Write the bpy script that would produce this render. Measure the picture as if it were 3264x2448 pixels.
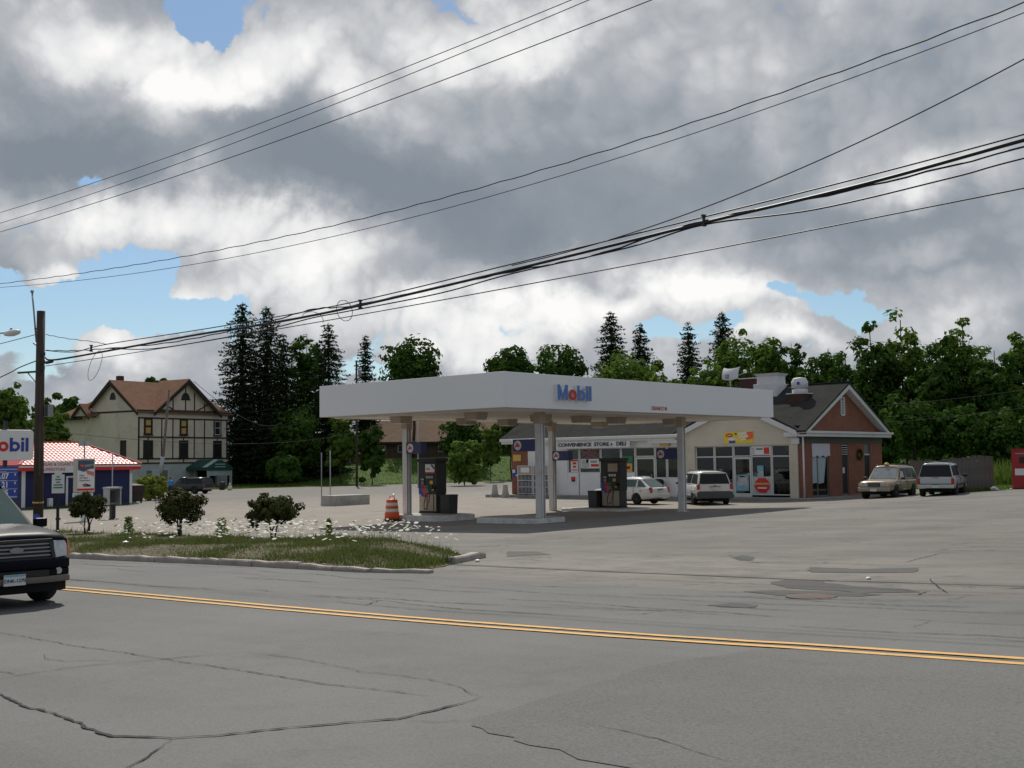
import bpy, bmesh, math, random
import numpy as np
from mathutils import Vector, Matrix
from mathutils.geometry import delaunay_2d_cdt

for o in list(bpy.data.objects):
    bpy.data.objects.remove(o, do_unlink=True)
SC = bpy.context.scene
COL = SC.collection
R = math.radians

# ------------------------------------------------------------------ camera
cam_d = bpy.data.cameras.new('camera'); cam = bpy.data.objects.new('camera', cam_d); COL.objects.link(cam)
cam_d.sensor_width = 36.0; cam_d.lens = 41.2874
cam_d.clip_start = 0.1; cam_d.clip_end = 3000.0
_R, _U, _F = Vector((0.739559, 0.672981, -0.012173)), Vector((0.053228, -0.040447, 0.997763)), Vector((-0.670983, 0.738553, 0.065735))
cam.matrix_world = Matrix(((_R.x, _U.x, -_F.x, 0), (_R.y, _U.y, -_F.y, 0), (_R.z, _U.z, -_F.z, 2.35), (0, 0, 0, 1)))
SC.camera = cam

# ------------------------------------------------------------------ light
SUN_TO = Vector((-0.64, 0.52, 0.0)).normalized()
SUN_EL = R(50)
sun_dir = Vector((SUN_TO.x*math.cos(SUN_EL), SUN_TO.y*math.cos(SUN_EL), math.sin(SUN_EL)))   # towards the sun
sun_d = bpy.data.lights.new('sun', 'SUN'); sun_d.energy = 3.6; sun_d.angle = R(0.55); sun_d.color = (1.0, 0.95, 0.86)
sun = bpy.data.objects.new('sun', sun_d); COL.objects.link(sun)
sun.rotation_euler = (-sun_dir).to_track_quat('-Z', 'Y').to_euler()
sun.location = (0, 0, 60)

world = bpy.data.worlds.new('World'); SC.world = world; world.use_nodes = True
SKY_STRENGTH = 0.1
def build_sky():
    nt = world.node_tree; N = nt.nodes; Lk = nt.links
    N.clear()
    out = N.new('ShaderNodeOutputWorld'); bg = N.new('ShaderNodeBackground'); bg.inputs['Strength'].default_value = SKY_STRENGTH
    Lk.new(bg.outputs[0], out.inputs[0])
    sky = N.new('ShaderNodeTexSky'); sky.sky_type = 'NISHITA'; sky.sun_disc = False
    sky.sun_elevation = SUN_EL; sky.sun_rotation = math.atan2(sun_dir.x, sun_dir.y)
    sky.altitude = 300; sky.air_density = 1.0; sky.dust_density = 0.6; sky.ozone_density = 1.2
    tc = N.new('ShaderNodeTexCoord')
    def vm(op, a, b=None, scale=None):
        n = N.new('ShaderNodeVectorMath'); n.operation = op
        for k, v in enumerate((a, b)):
            if v is None: continue
            if isinstance(v, (tuple, list, Vector)): n.inputs[k].default_value = v
            else: Lk.new(v, n.inputs[k])
        if scale is not None: n.inputs['Scale'].default_value = scale
        return n
    def m(op, a, b=None, c=None, clamp=False):
        n = N.new('ShaderNodeMath'); n.operation = op; n.use_clamp = clamp
        for k, v in enumerate((a, b, c)):
            if v is None: continue
            if isinstance(v, (int, float)): n.inputs[k].default_value = v
            else: Lk.new(v, n.inputs[k])
        return n.outputs[0]
    d = tc.outputs['Generated']
    fr = Vector((_R.x, _R.y, 0)).normalized(); ff = Vector((_F.x, _F.y, 0)).normalized()
    u = vm('DOT_PRODUCT', d, fr).outputs['Value']; v = vm('DOT_PRODUCT', d, ff).outputs['Value']
    sx = N.new('ShaderNodeSeparateXYZ'); Lk.new(d, sx.inputs[0])
    az = m('ARCTAN2', u, v); el = m('ARCSINE', sx.outputs[2])
    cb = N.new('ShaderNodeCombineXYZ'); Lk.new(az, cb.inputs[0]); Lk.new(el, cb.inputs[1])
    # cloud plane coordinates for the noise (flattens towards the horizon)
    inv = m('DIVIDE', 1.0, m('ADD', m('MAXIMUM', sx.outputs[2], 0.0), 0.16))
    flat = vm('SCALE', d); Lk.new(inv, flat.inputs['Scale'])
    def noise(vec, scale, det, rough, off=(0, 0, 0), dist=0.0):
        a = vm('ADD', vec, off)
        n = N.new('ShaderNodeTexNoise'); n.inputs['Scale'].default_value = scale; n.inputs['Detail'].default_value = det
        n.inputs['Roughness'].default_value = rough; n.inputs['Distortion'].default_value = dist
        Lk.new(a.outputs[0], n.inputs['Vector']); return n
    nb = noise(flat.outputs[0], 0.75, 9, 0.56, (3.1, 1.7, 0))
    nf = noise(d, 9.0, 9, 0.60, (0.3, 5.1, 2.2), 0.3)
    wn = noise(d, 7.0, 6, 0.6, (7.7, 0.4, 1.2))
    wc = vm('SUBTRACT', wn.outputs['Color'], (0.5, 0.5, 0.5))
    ws = vm('MULTIPLY', wc.outputs[0], (0.16, 0.12, 0.0))
    P = vm('ADD', cb.outputs[0], ws.outputs[0]).outputs[0]
    def blobs(lst, start):
        acc = start
        for (px, py, rx, ry, w) in lst:
            c = (math.atan((px-1632)/3743.4), math.atan((1490.5-.0122*px-py)/3743.4), 0)
            s = vm('SUBTRACT', P, c)
            s = vm('MULTIPLY', s.outputs[0], (3743.4/rx, 3743.4/ry, 0))
            q = vm('DOT_PRODUCT', s.outputs[0], s.outputs[0]).outputs['Value']
            e = m('EXPONENT', m('MULTIPLY', q, -1.0))
            acc = m('MULTIPLY_ADD', e, w, acc)
        return acc
    wv = vm('MULTIPLY', vm('SUBTRACT', nf.outputs['Color'], (.5,.5,.5)).outputs[0], (.05,.05,.05)); dw = vm('ADD', d, wv.outputs[0]).outputs[0]
    def billow(scale, off):      # rounded heads with sharp valleys between them
        n = noise(dw, scale, 0, .5, off); return m('ABSOLUTE', m('SUBTRACT', n.outputs['Fac'], .5))
    bl = m('ADD', m('MULTIPLY_ADD', billow(11.0, (2.3,.7,1.9)), 1.25, m('MULTIPLY', billow(25.0, (.4,3.3,.2)), .75)), m('MULTIPLY_ADD', billow(58.0, (5.1,.3,4.4)), .45, -.235))
    cov = m('MULTIPLY_ADD', m('SUBTRACT', nb.outputs['Fac'], 0.5), 1.1, 0.66)
    cov = m('MULTIPLY_ADD', m('SUBTRACT', nf.outputs['Fac'], 0.5), 0.75, cov)
    cov = m('MULTIPLY_ADD', bl, 1.1, cov)
    cov = blobs(COV, cov)
    mr = N.new('ShaderNodeMapRange'); mr.interpolation_type = 'SMOOTHSTEP'
    mr.inputs['From Min'].default_value = 0.40; mr.inputs['From Max'].default_value = 0.56
    Lk.new(cov, mr.inputs['Value'])
    bri = m('MULTIPLY_ADD', m('SUBTRACT', nf.outputs['Fac'], 0.5), 0.66, 0.33)
    bri = m('MULTIPLY_ADD', m('SUBTRACT', nb.outputs['Fac'], 0.5), -0.35, bri)
    bri = blobs(BRI, bri)
    bri = m('MULTIPLY_ADD', bl, m('MULTIPLY_ADD', bri, 0.9, .02, True), bri)
    cr = N.new('ShaderNodeValToRGB'); e = cr.color_ramp.elements
    e[0].position = 0.0; e[0].color = (0.225, 0.262, 0.305, 1)
    e[1].position = 1.0; e[1].color = (0.98, 0.97, 0.96, 1)
    k = cr.color_ramp.elements.new(0.28); k.color = (0.285, 0.318, 0.36, 1)
    k = cr.color_ramp.elements.new(0.52); k.color = (0.47, 0.49, 0.52, 1)
    k = cr.color_ramp.elements.new(0.76); k.color = (0.78, 0.785, 0.79, 1)
    Lk.new(bri, cr.inputs['Fac'])
    cs = vm('SCALE', cr.outputs['Color'], scale=1.0/SKY_STRENGTH)
    ss = vm('MULTIPLY', sky.outputs['Color'], (SKY_GAIN*0.98, SKY_GAIN*1.12, SKY_GAIN*1.20))
    mx = N.new('ShaderNodeMix'); mx.data_type = 'RGBA'
    Lk.new(mr.outputs['Result'], mx.inputs['Factor']); Lk.new(ss.outputs[0], mx.inputs['A']); Lk.new(cs.outputs[0], mx.inputs['B'])
    Lk.new(mx.outputs['Result'], bg.inputs['Color'])
SKY_GAIN = 0.74
# clouds: (direction as a bearing on the photograph, extent, weight)
COV = [(590,10,85,110,-1.1),(640,60,75,80,-.7),(545,110,40,70,-.5),(130,1010,240,110,-.8),(500,1020,230,75,-.75),(390,870,150,60,-.6),(250,940,120,60,-.4),(300,620,55,25,-.4),(720,980,90,45,-.4),
 (2060,1060,120,45,-.55),(2500,930,140,30,-.5),(2760,945,160,36,-.5),(2300,1015,110,36,-.45),(3060,905,90,25,-.4),(1180,1140,80,26,-.45),(120,1240,150,60,-.4),(1650,1165,70,25,-.3),
 (110,925,85,48,.85),(0,850,40,30,.7),(340,1110,120,55,.7),(270,1210,170,50,.5),(600,1130,110,80,.5),(1100,700,1200,200,.3),(2500,400,900,350,.3),(900,250,300,150,.3),(250,250,260,220,.3)]
BRI = [(1632,560,1700,640,.17),(120,170,200,130,.34),(420,200,110,90,.26),(900,190,260,150,.42),(780,330,230,80,.28),(1500,110,260,120,.30),(1800,60,200,80,.2),(1750,160,140,60,.25),(500,300,200,100,.3),(300,740,260,70,.36),(880,720,330,80,.45),(1000,820,260,60,.28),(360,1110,160,80,.5),(600,960,200,60,.35),
 (1700,960,520,60,.42),(2300,930,360,55,.32),(1450,1060,350,70,.4),(2950,540,210,90,.32),(3120,1010,200,60,.2),(2500,1060,300,40,.4),(110,925,85,48,.4),(900,880,200,60,.3),
 (800,400,230,90,-.42),(1080,560,360,120,-.46),(1500,650,460,120,-.46),(1750,750,330,70,-.34),(2050,480,400,170,-.12),(330,560,260,55,-.5),(90,510,160,60,-.42),(2700,260,560,260,.07),(2250,150,300,120,.06),(2300,620,260,90,-.15),(2650,720,210,55,-.25),(3020,690,170,50,-.25),(1950,250,300,130,-.06),(1300,860,200,60,-.18),(300,390,140,60,-.12),(3000,860,180,30,-.15)]
build_sky()

SC.view_settings.view_transform = 'Standard'
SC.view_settings.look = 'None'
SC.view_settings.exposure = 0.0
SC.view_settings.gamma = 1.0
SC.view_settings.use_curve_mapping = False

# ------------------------------------------------------------------ baked measurements
TREES=[
('b', -138.5, 63.3, 12.8, 4.2, 2.99, 1, 'bright leafy tree at the picture edge behind the price sign'),
('b', -123.1, 61.1, 8.8, 2.6, 1.88, 1, 'yellow-green leafy tree between the utility pole and the tan half-timbered house'),
('b', -164.1, 80.6, 13.5, 3.2, 2.5, 0, 'dull green tree peeking out just behind the wooden utility pole'),
('b', -185.9, 94.6, 14.1, 5.9, 2.6, 0, 'airy tree rising above the long low roof of the half-timbered house'),
('b', -151.3, 65.2, 12.0, 4.0, 3.21, 0, 'dark leafy tree cut off at the left border of the photo'),
('b', -207.1, 122.6, 20.1, 14.3, 1.6, 0, 'small dark treetop poking over the ridge of the half-timbered house'),
('b', -210.5, 127.6, 20.4, 14.6, 1.39, 0, 'smaller treetop beside another one above the brown house ridge'),
('s', -139.9, 97.2, 25.4, 0.2, 5.23, 0, 'tallest dark spruce, standing right beside the half-timbered house'),
('s', -135.7, 98.3, 24.5, 0.2, 5.08, 0, 'second tall dark spruce with its trunk close to the tallest one'),
('s', -130.7, 97.4, 20.2, 1.0, 3.5, 0, 'shorter spruce leaning on the right flank of the tall spruce pair'),
('b', -136.4, 105.8, 22.8, 4.6, 3.27, 0, 'upright green leafy tree between two groups of dark spruces'),
('s', -126.2, 101.6, 21.6, 1.0, 3.93, 0, 'broad dark spruce just left of the white canopy end'),
('s', -136.2, 116.8, 21.8, 2.2, 2.62, 0, 'slim spruce showing above the left end of the canopy fascia'),
('b', -128.0, 118.8, 21.5, 10.5, 5.21, 0, 'round-crowned leafy tree above the left half of the canopy'),
('b', -125.9, 96.4, 10.2, 0.6, 3.96, 0, 'thin grey-branched tree in the shade below the spruces'),
('b', -120.8, 90.2, 3.7, -0.9, 2.45, 0, 'low green bush in the shade at the foot of the spruces'),
('b', -110.4, 95.6, 8.0, -0.9, 1.63, 0, 'ivy-covered column-shaped tree seen under the canopy left of the first post'),
('b', -117.1, 96.3, 8.3, 1.4, 2.2, 1, 'light green leafy tree just below the left corner of the canopy'),
('b', -95.6, 96.9, 5.2, -0.9, 2.18, 1, 'round light green bush on the lawn right behind the left pump'),
('v', -102.9, 109.1, 7.4, 0.7, 1.36, 1, 'cone-shaped evergreen bush on the lawn left of the store roof'),
('b', -114.1, 115.2, 9.4, 2.5, 3.68, 0, 'very dark tree filling the gap behind the round bush'),
('b', -105.0, 115.4, 9.0, 2.4, 2.5, 0, 'dark tree behind the left end of the grey store roof'),
('b', -129.3, 142.0, 21.7, 11.1, 4.92, 0, 'loose twin-topped tree above the front corner of the canopy'),
('b', -113.0, 135.1, 20.2, 7.5, 4.61, 0, 'olive green tree above the blue canopy lettering'),
('s', -110.9, 145.2, 25.4, 7.5, 4.47, 0, 'tall dark spruce above the canopy, wider of the left pair'),
('s', -109.9, 151.4, 24.1, 7.6, 3.08, 0, 'slimmer dark spruce of the left pair above the canopy'),
('b', -89.7, 121.2, 16.5, 5.8, 4.89, 1, 'wide light green tree in front of the left spruce pair'),
('s', -96.4, 144.8, 22.5, 7.1, 2.66, 0, 'ragged dark spruce standing alone above the red canopy letters'),
('s', -100.2, 160.2, 25.7, 7.4, 3.68, 0, 'dark spruce with its tip above the pale green poplars'),
('b', -79.6, 130.4, 19.0, 5.6, 3.29, 1, 'pale green poplar-like tree left of the satellite dish'),
('b', -79.7, 138.3, 19.8, 5.7, 3.0, 1, 'pale green poplar-like tree behind the white roof vent'),
('b', -76.7, 119.5, 14.8, 5.5, 2.92, 1, 'light green tree just above the right half of the canopy'),
('b', -85.8, 124.7, 13.3, 5.7, 2.64, 1, 'low light green tree between spruces just above the canopy edge'),
('b', -75.4, 136.9, 18.5, 4.8, 2.68, 0, 'mid green tree right of the white roof vent'),
('b', -62.5, 121.6, 15.7, 2.6, 2.96, 0, 'dark leafy tree behind the peak of the brick gable'),
('b', -60.0, 113.0, 12.1, 3.6, 2.12, 0, 'shaded leafy tree just above the store roof slope'),
('b', -53.5, 108.1, 13.4, 1.3, 2.42, 0, 'dark tree rising straight behind the brick gable peak'),
('b', -48.9, 104.2, 15.3, 1.4, 2.94, 0, 'tall broad tree with a feathery left shoulder right of the brick gable'),
('b', -47.7, 108.0, 16.6, 1.3, 3.14, 1, 'highest leafy tree of the wood right of the store'),
('b', -42.8, 104.3, 13.9, 1.0, 2.78, 0, 'tree filling the dip between the two highest trees on the right'),
('b', -42.3, 108.9, 15.5, 1.0, 3.14, 1, 'second highest round tree above the parked white vehicle'),
('b', -38.2, 105.8, 12.5, 1.0, 2.56, 0, 'lower tree beside the second highest round tree'),
('b', -38.7, 113.5, 14.4, 0.9, 2.59, 1, 'tree cut off by the right border of the photo'),
('b', -41.2, 94.9, 7.7, 1.4, 2.88, 0, 'dark shaded tree behind the gold parked car'),
('b', -37.8, 96.7, 6.8, 1.4, 2.85, 0, 'dark shaded tree behind the grey board fence'),
('b', -34.8, 98.1, 6.2, 1.4, 2.56, 0, 'dark shaded tree behind the red box'),
('b', -41.2, 88.2, 5.5, 1.3, 1.99, 0, 'dark bushy tree against the back corner of the brick gable wall'),
]
WIRES=[
(0.008, [(-35.9, 16.0, 10.241), (-33.85, 16.0, 10.212), (-31.8, 16.0, 10.195), (-29.75, 16.0, 10.189), (-27.7, 16.0, 10.196), (-25.65, 16.0, 10.215), (-23.6, 16.0, 10.246), (-21.56, 16.0, 10.289), (-19.51, 16.0, 10.343), (-17.46, 16.0, 10.41), (-15.41, 16.0, 10.489), (-13.36, 16.0, 10.58), (-11.31, 16.0, 10.682), (-9.26, 16.0, 10.797)], 'uppermost thin wire of the three high wires crossing the sky'),
(0.008, [(-35.89, 16.0, 9.905), (-33.82, 16.0, 9.89), (-31.75, 16.0, 9.888), (-29.68, 16.0, 9.9), (-27.61, 16.0, 9.923), (-25.54, 16.0, 9.96), (-23.47, 16.0, 10.01), (-21.41, 16.0, 10.073), (-19.34, 16.0, 10.149), (-17.27, 16.0, 10.237), (-15.2, 16.0, 10.339), (-13.13, 16.0, 10.454), (-11.06, 16.0, 10.581), (-8.99, 16.0, 10.722)], 'middle thin wire of the three high wires crossing the sky'),
(0.009, [(-35.88, 16.0, 9.63), (-33.71, 16.0, 9.614), (-31.54, 16.0, 9.608), (-29.37, 16.0, 9.614), (-27.2, 16.0, 9.631), (-25.03, 16.0, 9.66), (-22.86, 16.0, 9.7), (-20.7, 16.0, 9.752), (-18.53, 16.0, 9.815), (-16.36, 16.0, 9.89), (-14.19, 16.0, 9.975), (-12.02, 16.0, 10.073), (-9.85, 16.0, 10.182), (-7.68, 16.0, 10.302)], 'lowest thin wire of the three high wires crossing the sky'),
(0.012, [(-45.9, 20.5, 9.598), (-42.53, 20.5, 9.413), (-39.16, 20.5, 9.247), (-35.78, 20.5, 9.108), (-32.41, 20.5, 9.002), (-29.04, 20.5, 8.938), (-25.67, 20.5, 8.922), (-22.29, 20.5, 8.962), (-18.92, 20.5, 9.065), (-15.55, 20.5, 9.239), (-12.18, 20.5, 9.49), (-8.8, 20.5, 9.827), (-5.43, 20.5, 10.257), (-2.06, 20.5, 10.786)], 'twisted wire, upper of the two wires halfway up the sky'),
(0.009, [(-45.89, 20.5, 9.451), (-42.52, 20.5, 9.204), (-39.15, 20.5, 8.992), (-35.78, 20.5, 8.821), (-32.4, 20.5, 8.698), (-29.03, 20.5, 8.626), (-25.66, 20.5, 8.614), (-22.29, 20.5, 8.665), (-18.92, 20.5, 8.787), (-15.55, 20.5, 8.985), (-12.17, 20.5, 9.264), (-8.8, 20.5, 9.632), (-5.43, 20.5, 10.092), (-2.06, 20.5, 10.652)], 'smooth wire, lower of the two wires halfway up the sky'),
(0.012, [(-18.58, 20.5, 6.995), (-17.31, 20.5, 7.064), (-16.04, 20.5, 7.171), (-14.77, 20.5, 7.315), (-13.5, 20.5, 7.497), (-12.23, 20.5, 7.717), (-10.96, 20.5, 7.974), (-9.68, 20.5, 8.269), (-8.41, 20.5, 8.601), (-7.14, 20.5, 8.971), (-5.87, 20.5, 9.379), (-4.6, 20.5, 9.824), (-3.33, 20.5, 10.308), (-2.06, 20.5, 10.828)], 'twisted wire that climbs steeply away from the cable bundle'),
(0.016, [(-42.01, 20.5, 6.67), (-39.84, 20.5, 6.46), (-37.53, 20.5, 6.56), (-30.3, 20.5, 6.59), (-24.5, 20.5, 6.7), (-18.58, 20.5, 7.03), (-13.25, 20.5, 7.35), (-9.69, 20.5, 7.58), (-6.76, 20.5, 7.81), (-2.18, 20.5, 8.23)], 'top messenger cable of the black cable bundle'),
(0.035, [(-42.0, 20.5, 6.4), (-41.12, 20.5, 6.27), (-36.27, 20.5, 6.35), (-31.74, 20.5, 6.44), (-28.15, 20.5, 6.46), (-24.47, 20.5, 6.57), (-18.58, 20.5, 6.89), (-13.25, 20.5, 7.23), (-9.69, 20.5, 7.44), (-6.76, 20.5, 7.71), (-2.19, 20.5, 8.11)], 'thickest black cable in the middle of the cable bundle'),
(0.018, [(-42.01, 20.5, 6.67), (-39.74, 20.5, 6.5), (-37.74, 20.5, 6.42), (-33.92, 20.5, 6.31), (-30.71, 20.5, 6.38), (-28.15, 20.5, 6.51), (-26.1, 20.5, 6.68), (-24.47, 20.5, 6.61), (-21.06, 20.5, 6.75), (-18.58, 20.5, 6.85), (-16.04, 20.5, 6.93), (-13.25, 20.5, 7.27), (-10.01, 20.5, 7.37), (-6.76, 20.5, 7.59), (-2.19, 20.5, 8.0)], 'black cable twisting loosely around the thick cable'),
(0.017, [(-37.53, 20.5, 6.42), (-34.68, 20.5, 6.19), (-31.05, 20.5, 6.21), (-28.15, 20.5, 6.3), (-26.1, 20.5, 6.44), (-24.5, 20.5, 6.48), (-21.06, 20.5, 6.59), (-18.58, 20.5, 6.8), (-15.17, 20.5, 6.97), (-13.2, 20.5, 7.19), (-10.67, 20.5, 7.12), (-8.02, 20.5, 7.28), (-6.77, 20.5, 7.4), (-2.21, 20.5, 7.73)], 'cable sagging just below the thick cable of the bundle'),
(0.013, [(-41.99, 20.5, 6.088), (-38.93, 20.5, 6.107), (-35.87, 20.5, 6.136), (-32.82, 20.5, 6.174), (-29.76, 20.5, 6.222), (-26.7, 20.5, 6.279), (-23.64, 20.5, 6.346), (-20.59, 20.5, 6.422), (-17.53, 20.5, 6.508), (-14.47, 20.5, 6.603), (-11.41, 20.5, 6.708), (-8.36, 20.5, 6.823), (-5.3, 20.5, 6.946), (-2.24, 20.5, 7.08)], 'lowest single wire below the cable bundle'),
(0.014, [(-42.78, 20.5, 7.33), (-44.46, 20.5, 7.26), (-47.5, 20.5, 7.13), (-55.19, 20.5, 6.74)], 'upper black cable leaving the pole toward the picture edge'),
(0.02, [(-42.74, 20.5, 6.33), (-44.15, 20.5, 6.16), (-45.76, 20.5, 5.88), (-55.07, 20.5, 4.5)], 'lower black cable leaving the pole toward the picture edge'),
(0.012, [(-42.03, 20.5, 7.27), (-40.45, 20.5, 7.0), (-38.4, 20.5, 6.71), (-37.53, 20.5, 6.56)], 'short twisted wire from the pole down to the bundle'),
(0.009, [(-37.99, 20.5, 5.79), (-38.13, 20.5, 5.63), (-38.3, 20.5, 5.49), (-38.47, 20.5, 5.4), (-38.62, 20.5, 5.37), (-38.74, 20.5, 5.4), (-38.8, 20.5, 5.48), (-38.81, 20.5, 5.62), (-38.76, 20.5, 5.78), (-38.65, 20.5, 5.96), (-38.51, 20.5, 6.12), (-38.34, 20.5, 6.25), (-38.17, 20.5, 6.34), (-38.02, 20.5, 6.37), (-37.9, 20.5, 6.34), (-37.84, 20.5, 6.26), (-37.83, 20.5, 6.13), (-37.89, 20.5, 5.97), (-37.99, 20.5, 5.79)], 'pale cable loop hanging nearest the utility pole'),
(0.009, [(-24.46, 20.5, 6.54), (-24.43, 20.5, 6.44), (-24.45, 20.5, 6.35), (-24.5, 20.5, 6.27), (-24.58, 20.5, 6.23), (-24.69, 20.5, 6.22), (-24.8, 20.5, 6.24), (-24.91, 20.5, 6.3), (-25.01, 20.5, 6.38), (-25.07, 20.5, 6.48), (-25.1, 20.5, 6.58), (-25.09, 20.5, 6.67), (-25.03, 20.5, 6.75), (-24.95, 20.5, 6.79), (-24.84, 20.5, 6.8), (-24.73, 20.5, 6.78), (-24.62, 20.5, 6.72), (-24.52, 20.5, 6.64), (-24.46, 20.5, 6.54)], 'grey cable loop hanging from the bundle above the canopy end'),
(0.009, [(-26.6, 20.5, 6.52), (-26.56, 20.5, 6.59), (-26.31, 20.5, 6.62), (-26.03, 20.5, 6.58), (-25.8, 20.5, 6.48), (-25.69, 20.5, 6.35), (-25.69, 20.5, 6.25)], 'small arched cable loop above the green leafy tree'),
]
CRACKS=[
(0.03,[(-10.04,4.42),(-9.7,4.39),(-9.07,4.27),(-8.72,4.28),(-7.99,4.2),(-7.77,4.12),(-7.35,4.08),(-7.12,4.21),(-6.93,4.27),(-6.74,4.51),(-6.56,4.85),(-6.32,5.24),(-6.11,5.52),(-6.12,5.92),(-6.18,6.42)]),
(0.02,[(-6.93,4.27),(-6.78,4.09),(-6.6,3.88),(-6.44,3.68),(-6.27,3.51)]),
(0.014,[(-14.43,6.35),(-13.99,6.32),(-13.13,6.3),(-12.03,6.26),(-10.94,6.26),(-10.21,6.24),(-9.49,6.23),(-8.75,6.21),(-8.1,6.22),(-7.47,6.2),(-6.91,6.2),(-6.46,6.21)]),
(0.014,[(-10.5,4.67),(-10.52,4.76),(-10.57,4.97),(-10.59,5.33),(-10.53,5.69),(-10.38,5.94),(-10.26,6.26),(-10.13,6.6),(-9.98,6.9)]),
(0.009,[(-9.98,6.9),(-9.63,6.98),(-9.02,6.93),(-8.26,6.86),(-7.95,6.75),(-7.55,6.77),(-7.13,6.78),(-6.65,6.64),(-6.18,6.42),(-5.98,6.41)]),
(0.01,[(-11.79,5.78),(-11.34,5.61),(-11.04,5.63),(-10.86,5.82),(-10.67,5.88),(-10.38,5.94)]),
(0.013,[(-6.11,5.52),(-5.8,5.58),(-5.59,5.76)]),
(0.02,[(-11.19,4.97),(-10.96,4.96),(-10.53,4.95)]),
(0.03,[(-21.48,10.88),(-20.31,10.95),(-18.68,10.86),(-17.63,10.93),(-16.99,11.05),(-16.39,11.01)]),
(0.025,[(-18.76,12.8),(-17.55,12.86),(-16.08,12.84)]),
(0.03,[(-14.68,11.23),(-13.76,11.34),(-12.8,11.49),(-11.83,11.47),(-10.7,11.67)]),
(0.02,[(-13.35,10.79),(-12.47,10.68),(-12.85,11.27),(-12.8,11.49)]),
(0.015,[(-12.47,10.68),(-11.42,10.66),(-10.57,10.66),(-9.85,10.74)]),
(0.03,[(-16.01,11.37),(-15.31,11.31)]),
(0.02,[(-24.95,12.8),(-23.35,13.02),(-21.67,12.79)]),
(0.06,[(-12.98,14.17),(-12.69,14.32)]),
(0.06,[(-12.33,14.08),(-11.77,14.33)]),
(0.02,[(-10.57,11.59),(-9.91,11.74),(-9.24,11.86),(-8.53,12.06),(-8.05,12.46)]),
(0.015,[(-8.95,11.39),(-8.45,11.56),(-8.53,12.06)]),
(0.09,[(-8.58,17.6),(-8.18,17.74)]),
(0.06,[(-7.55,18.02),(-7.03,18.26)]),
(0.09,[(-5.91,16.34),(-5.55,16.9)]),
(0.03,[(-6.2,16.24),(-5.99,16.24)]),
(0.03,[(-6.95,15.17),(-6.6,15.23),(-6.71,15.81)]),
(0.02,[(-9.11,20.39),(-9.43,23.04)]),
(0.02,[(-7.52,17.73),(-6.54,15.87),(-6.3,15.41)]),
(0.02,[(-12.26,20.96),(-11.41,21.2),(-11.09,22.23)]),
(0.012,[(-4.97,11.5),(-5.14,11.76),(-5.27,12.39)]),
(0.008,[(-4.99,6.1),(-4.54,6.0),(-4.24,5.92),(-3.95,5.81),(-3.65,5.71),(-3.52,5.64)]),
(0.01,[(-5.88,7.71),(-5.71,7.61)]),
(0.012,[(-5.71,6.4),(-5.57,6.4)]),
(0.02,[(-9.0,14.79),(-8.72,15.15)]),
(0.02,[(-11.43,15.28),(-11.34,15.56)]),
(0.02,[(-9.54,14.53),(-8.93,14.66),(-6.99,14.98),(-5.4,15.66)]),
(0.015,[(-13.4,21.41),(-12.84,20.78),(-11.72,19.78),(-11.06,19.65)]),
(0.02,[(-12.77,24.82),(-12.45,24.96)]),
(0.02,[(-9.97,23.32),(-9.01,23.5),(-8.26,24.06)]),
(0.015,[(-6.74,13.54),(-6.12,13.73),(-5.14,14.04)]),
(0.02,[(-17.45,21.13),(-15.13,21.09),(-13.4,21.14)]),
(0.02,[(-18.3,25.73),(-15.8,26.36)]),
(0.03,[(-13.55,30.54),(-12.55,31.83)]),
(0.02,[(-23.55,36.58),(-20.88,38.35)]),
]
PATCHES=[
[(-5.6,9.62),(-5.71,9.27),(-5.89,8.52),(-5.97,8.1),(-5.83,7.58),(-5.78,6.97),(-5.7,6.38),(-5.68,6.22),(-5.68,6.04),(-5.64,5.82),(-5.53,5.64),(-5.23,5.51),(-5.01,5.48),(-4.99,5.45),(-4.57,5.38),(-4.3,5.28),(-3.97,5.28),(-3.21,5.02),(-1.62,6.08),(-2.64,10.06),(-3.43,9.88),(-4.58,9.77)],
[(-10.01,18.54),(-10.26,19.14),(-9.29,19.03),(-8.44,19.53),(-8.14,18.66),(-8.92,18.27),(-9.7,18.15)],
[(-9.4,16.19),(-9.48,16.83),(-8.84,16.85),(-8.52,16.45),(-7.89,16.16),(-7.1,15.94),(-6.76,15.61),(-7.41,15.15),(-7.7,15.34),(-8.75,15.54)],
[(-9.0,14.79),(-8.72,15.15),(-7.82,15.29),(-7.05,15.1),(-7.21,14.75),(-8.26,14.47)],
[(-8.38,12.93),(-8.24,13.31),(-7.81,13.16),(-7.7,12.92),(-8.09,12.73)],
[(-17.7,19.26),(-17.59,19.76),(-17.22,20.19),(-18.17,20.82),(-19.03,20.71)],
[(-12.96,20.87),(-12.93,21.28),(-12.44,20.9),(-12.1,20.25),(-12.3,20.07)],
]
KERB_JOINTS=[-27.76, -24.79, -23.49, -22.24, -20.96, -19.39, -18.28, -17.26]


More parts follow.
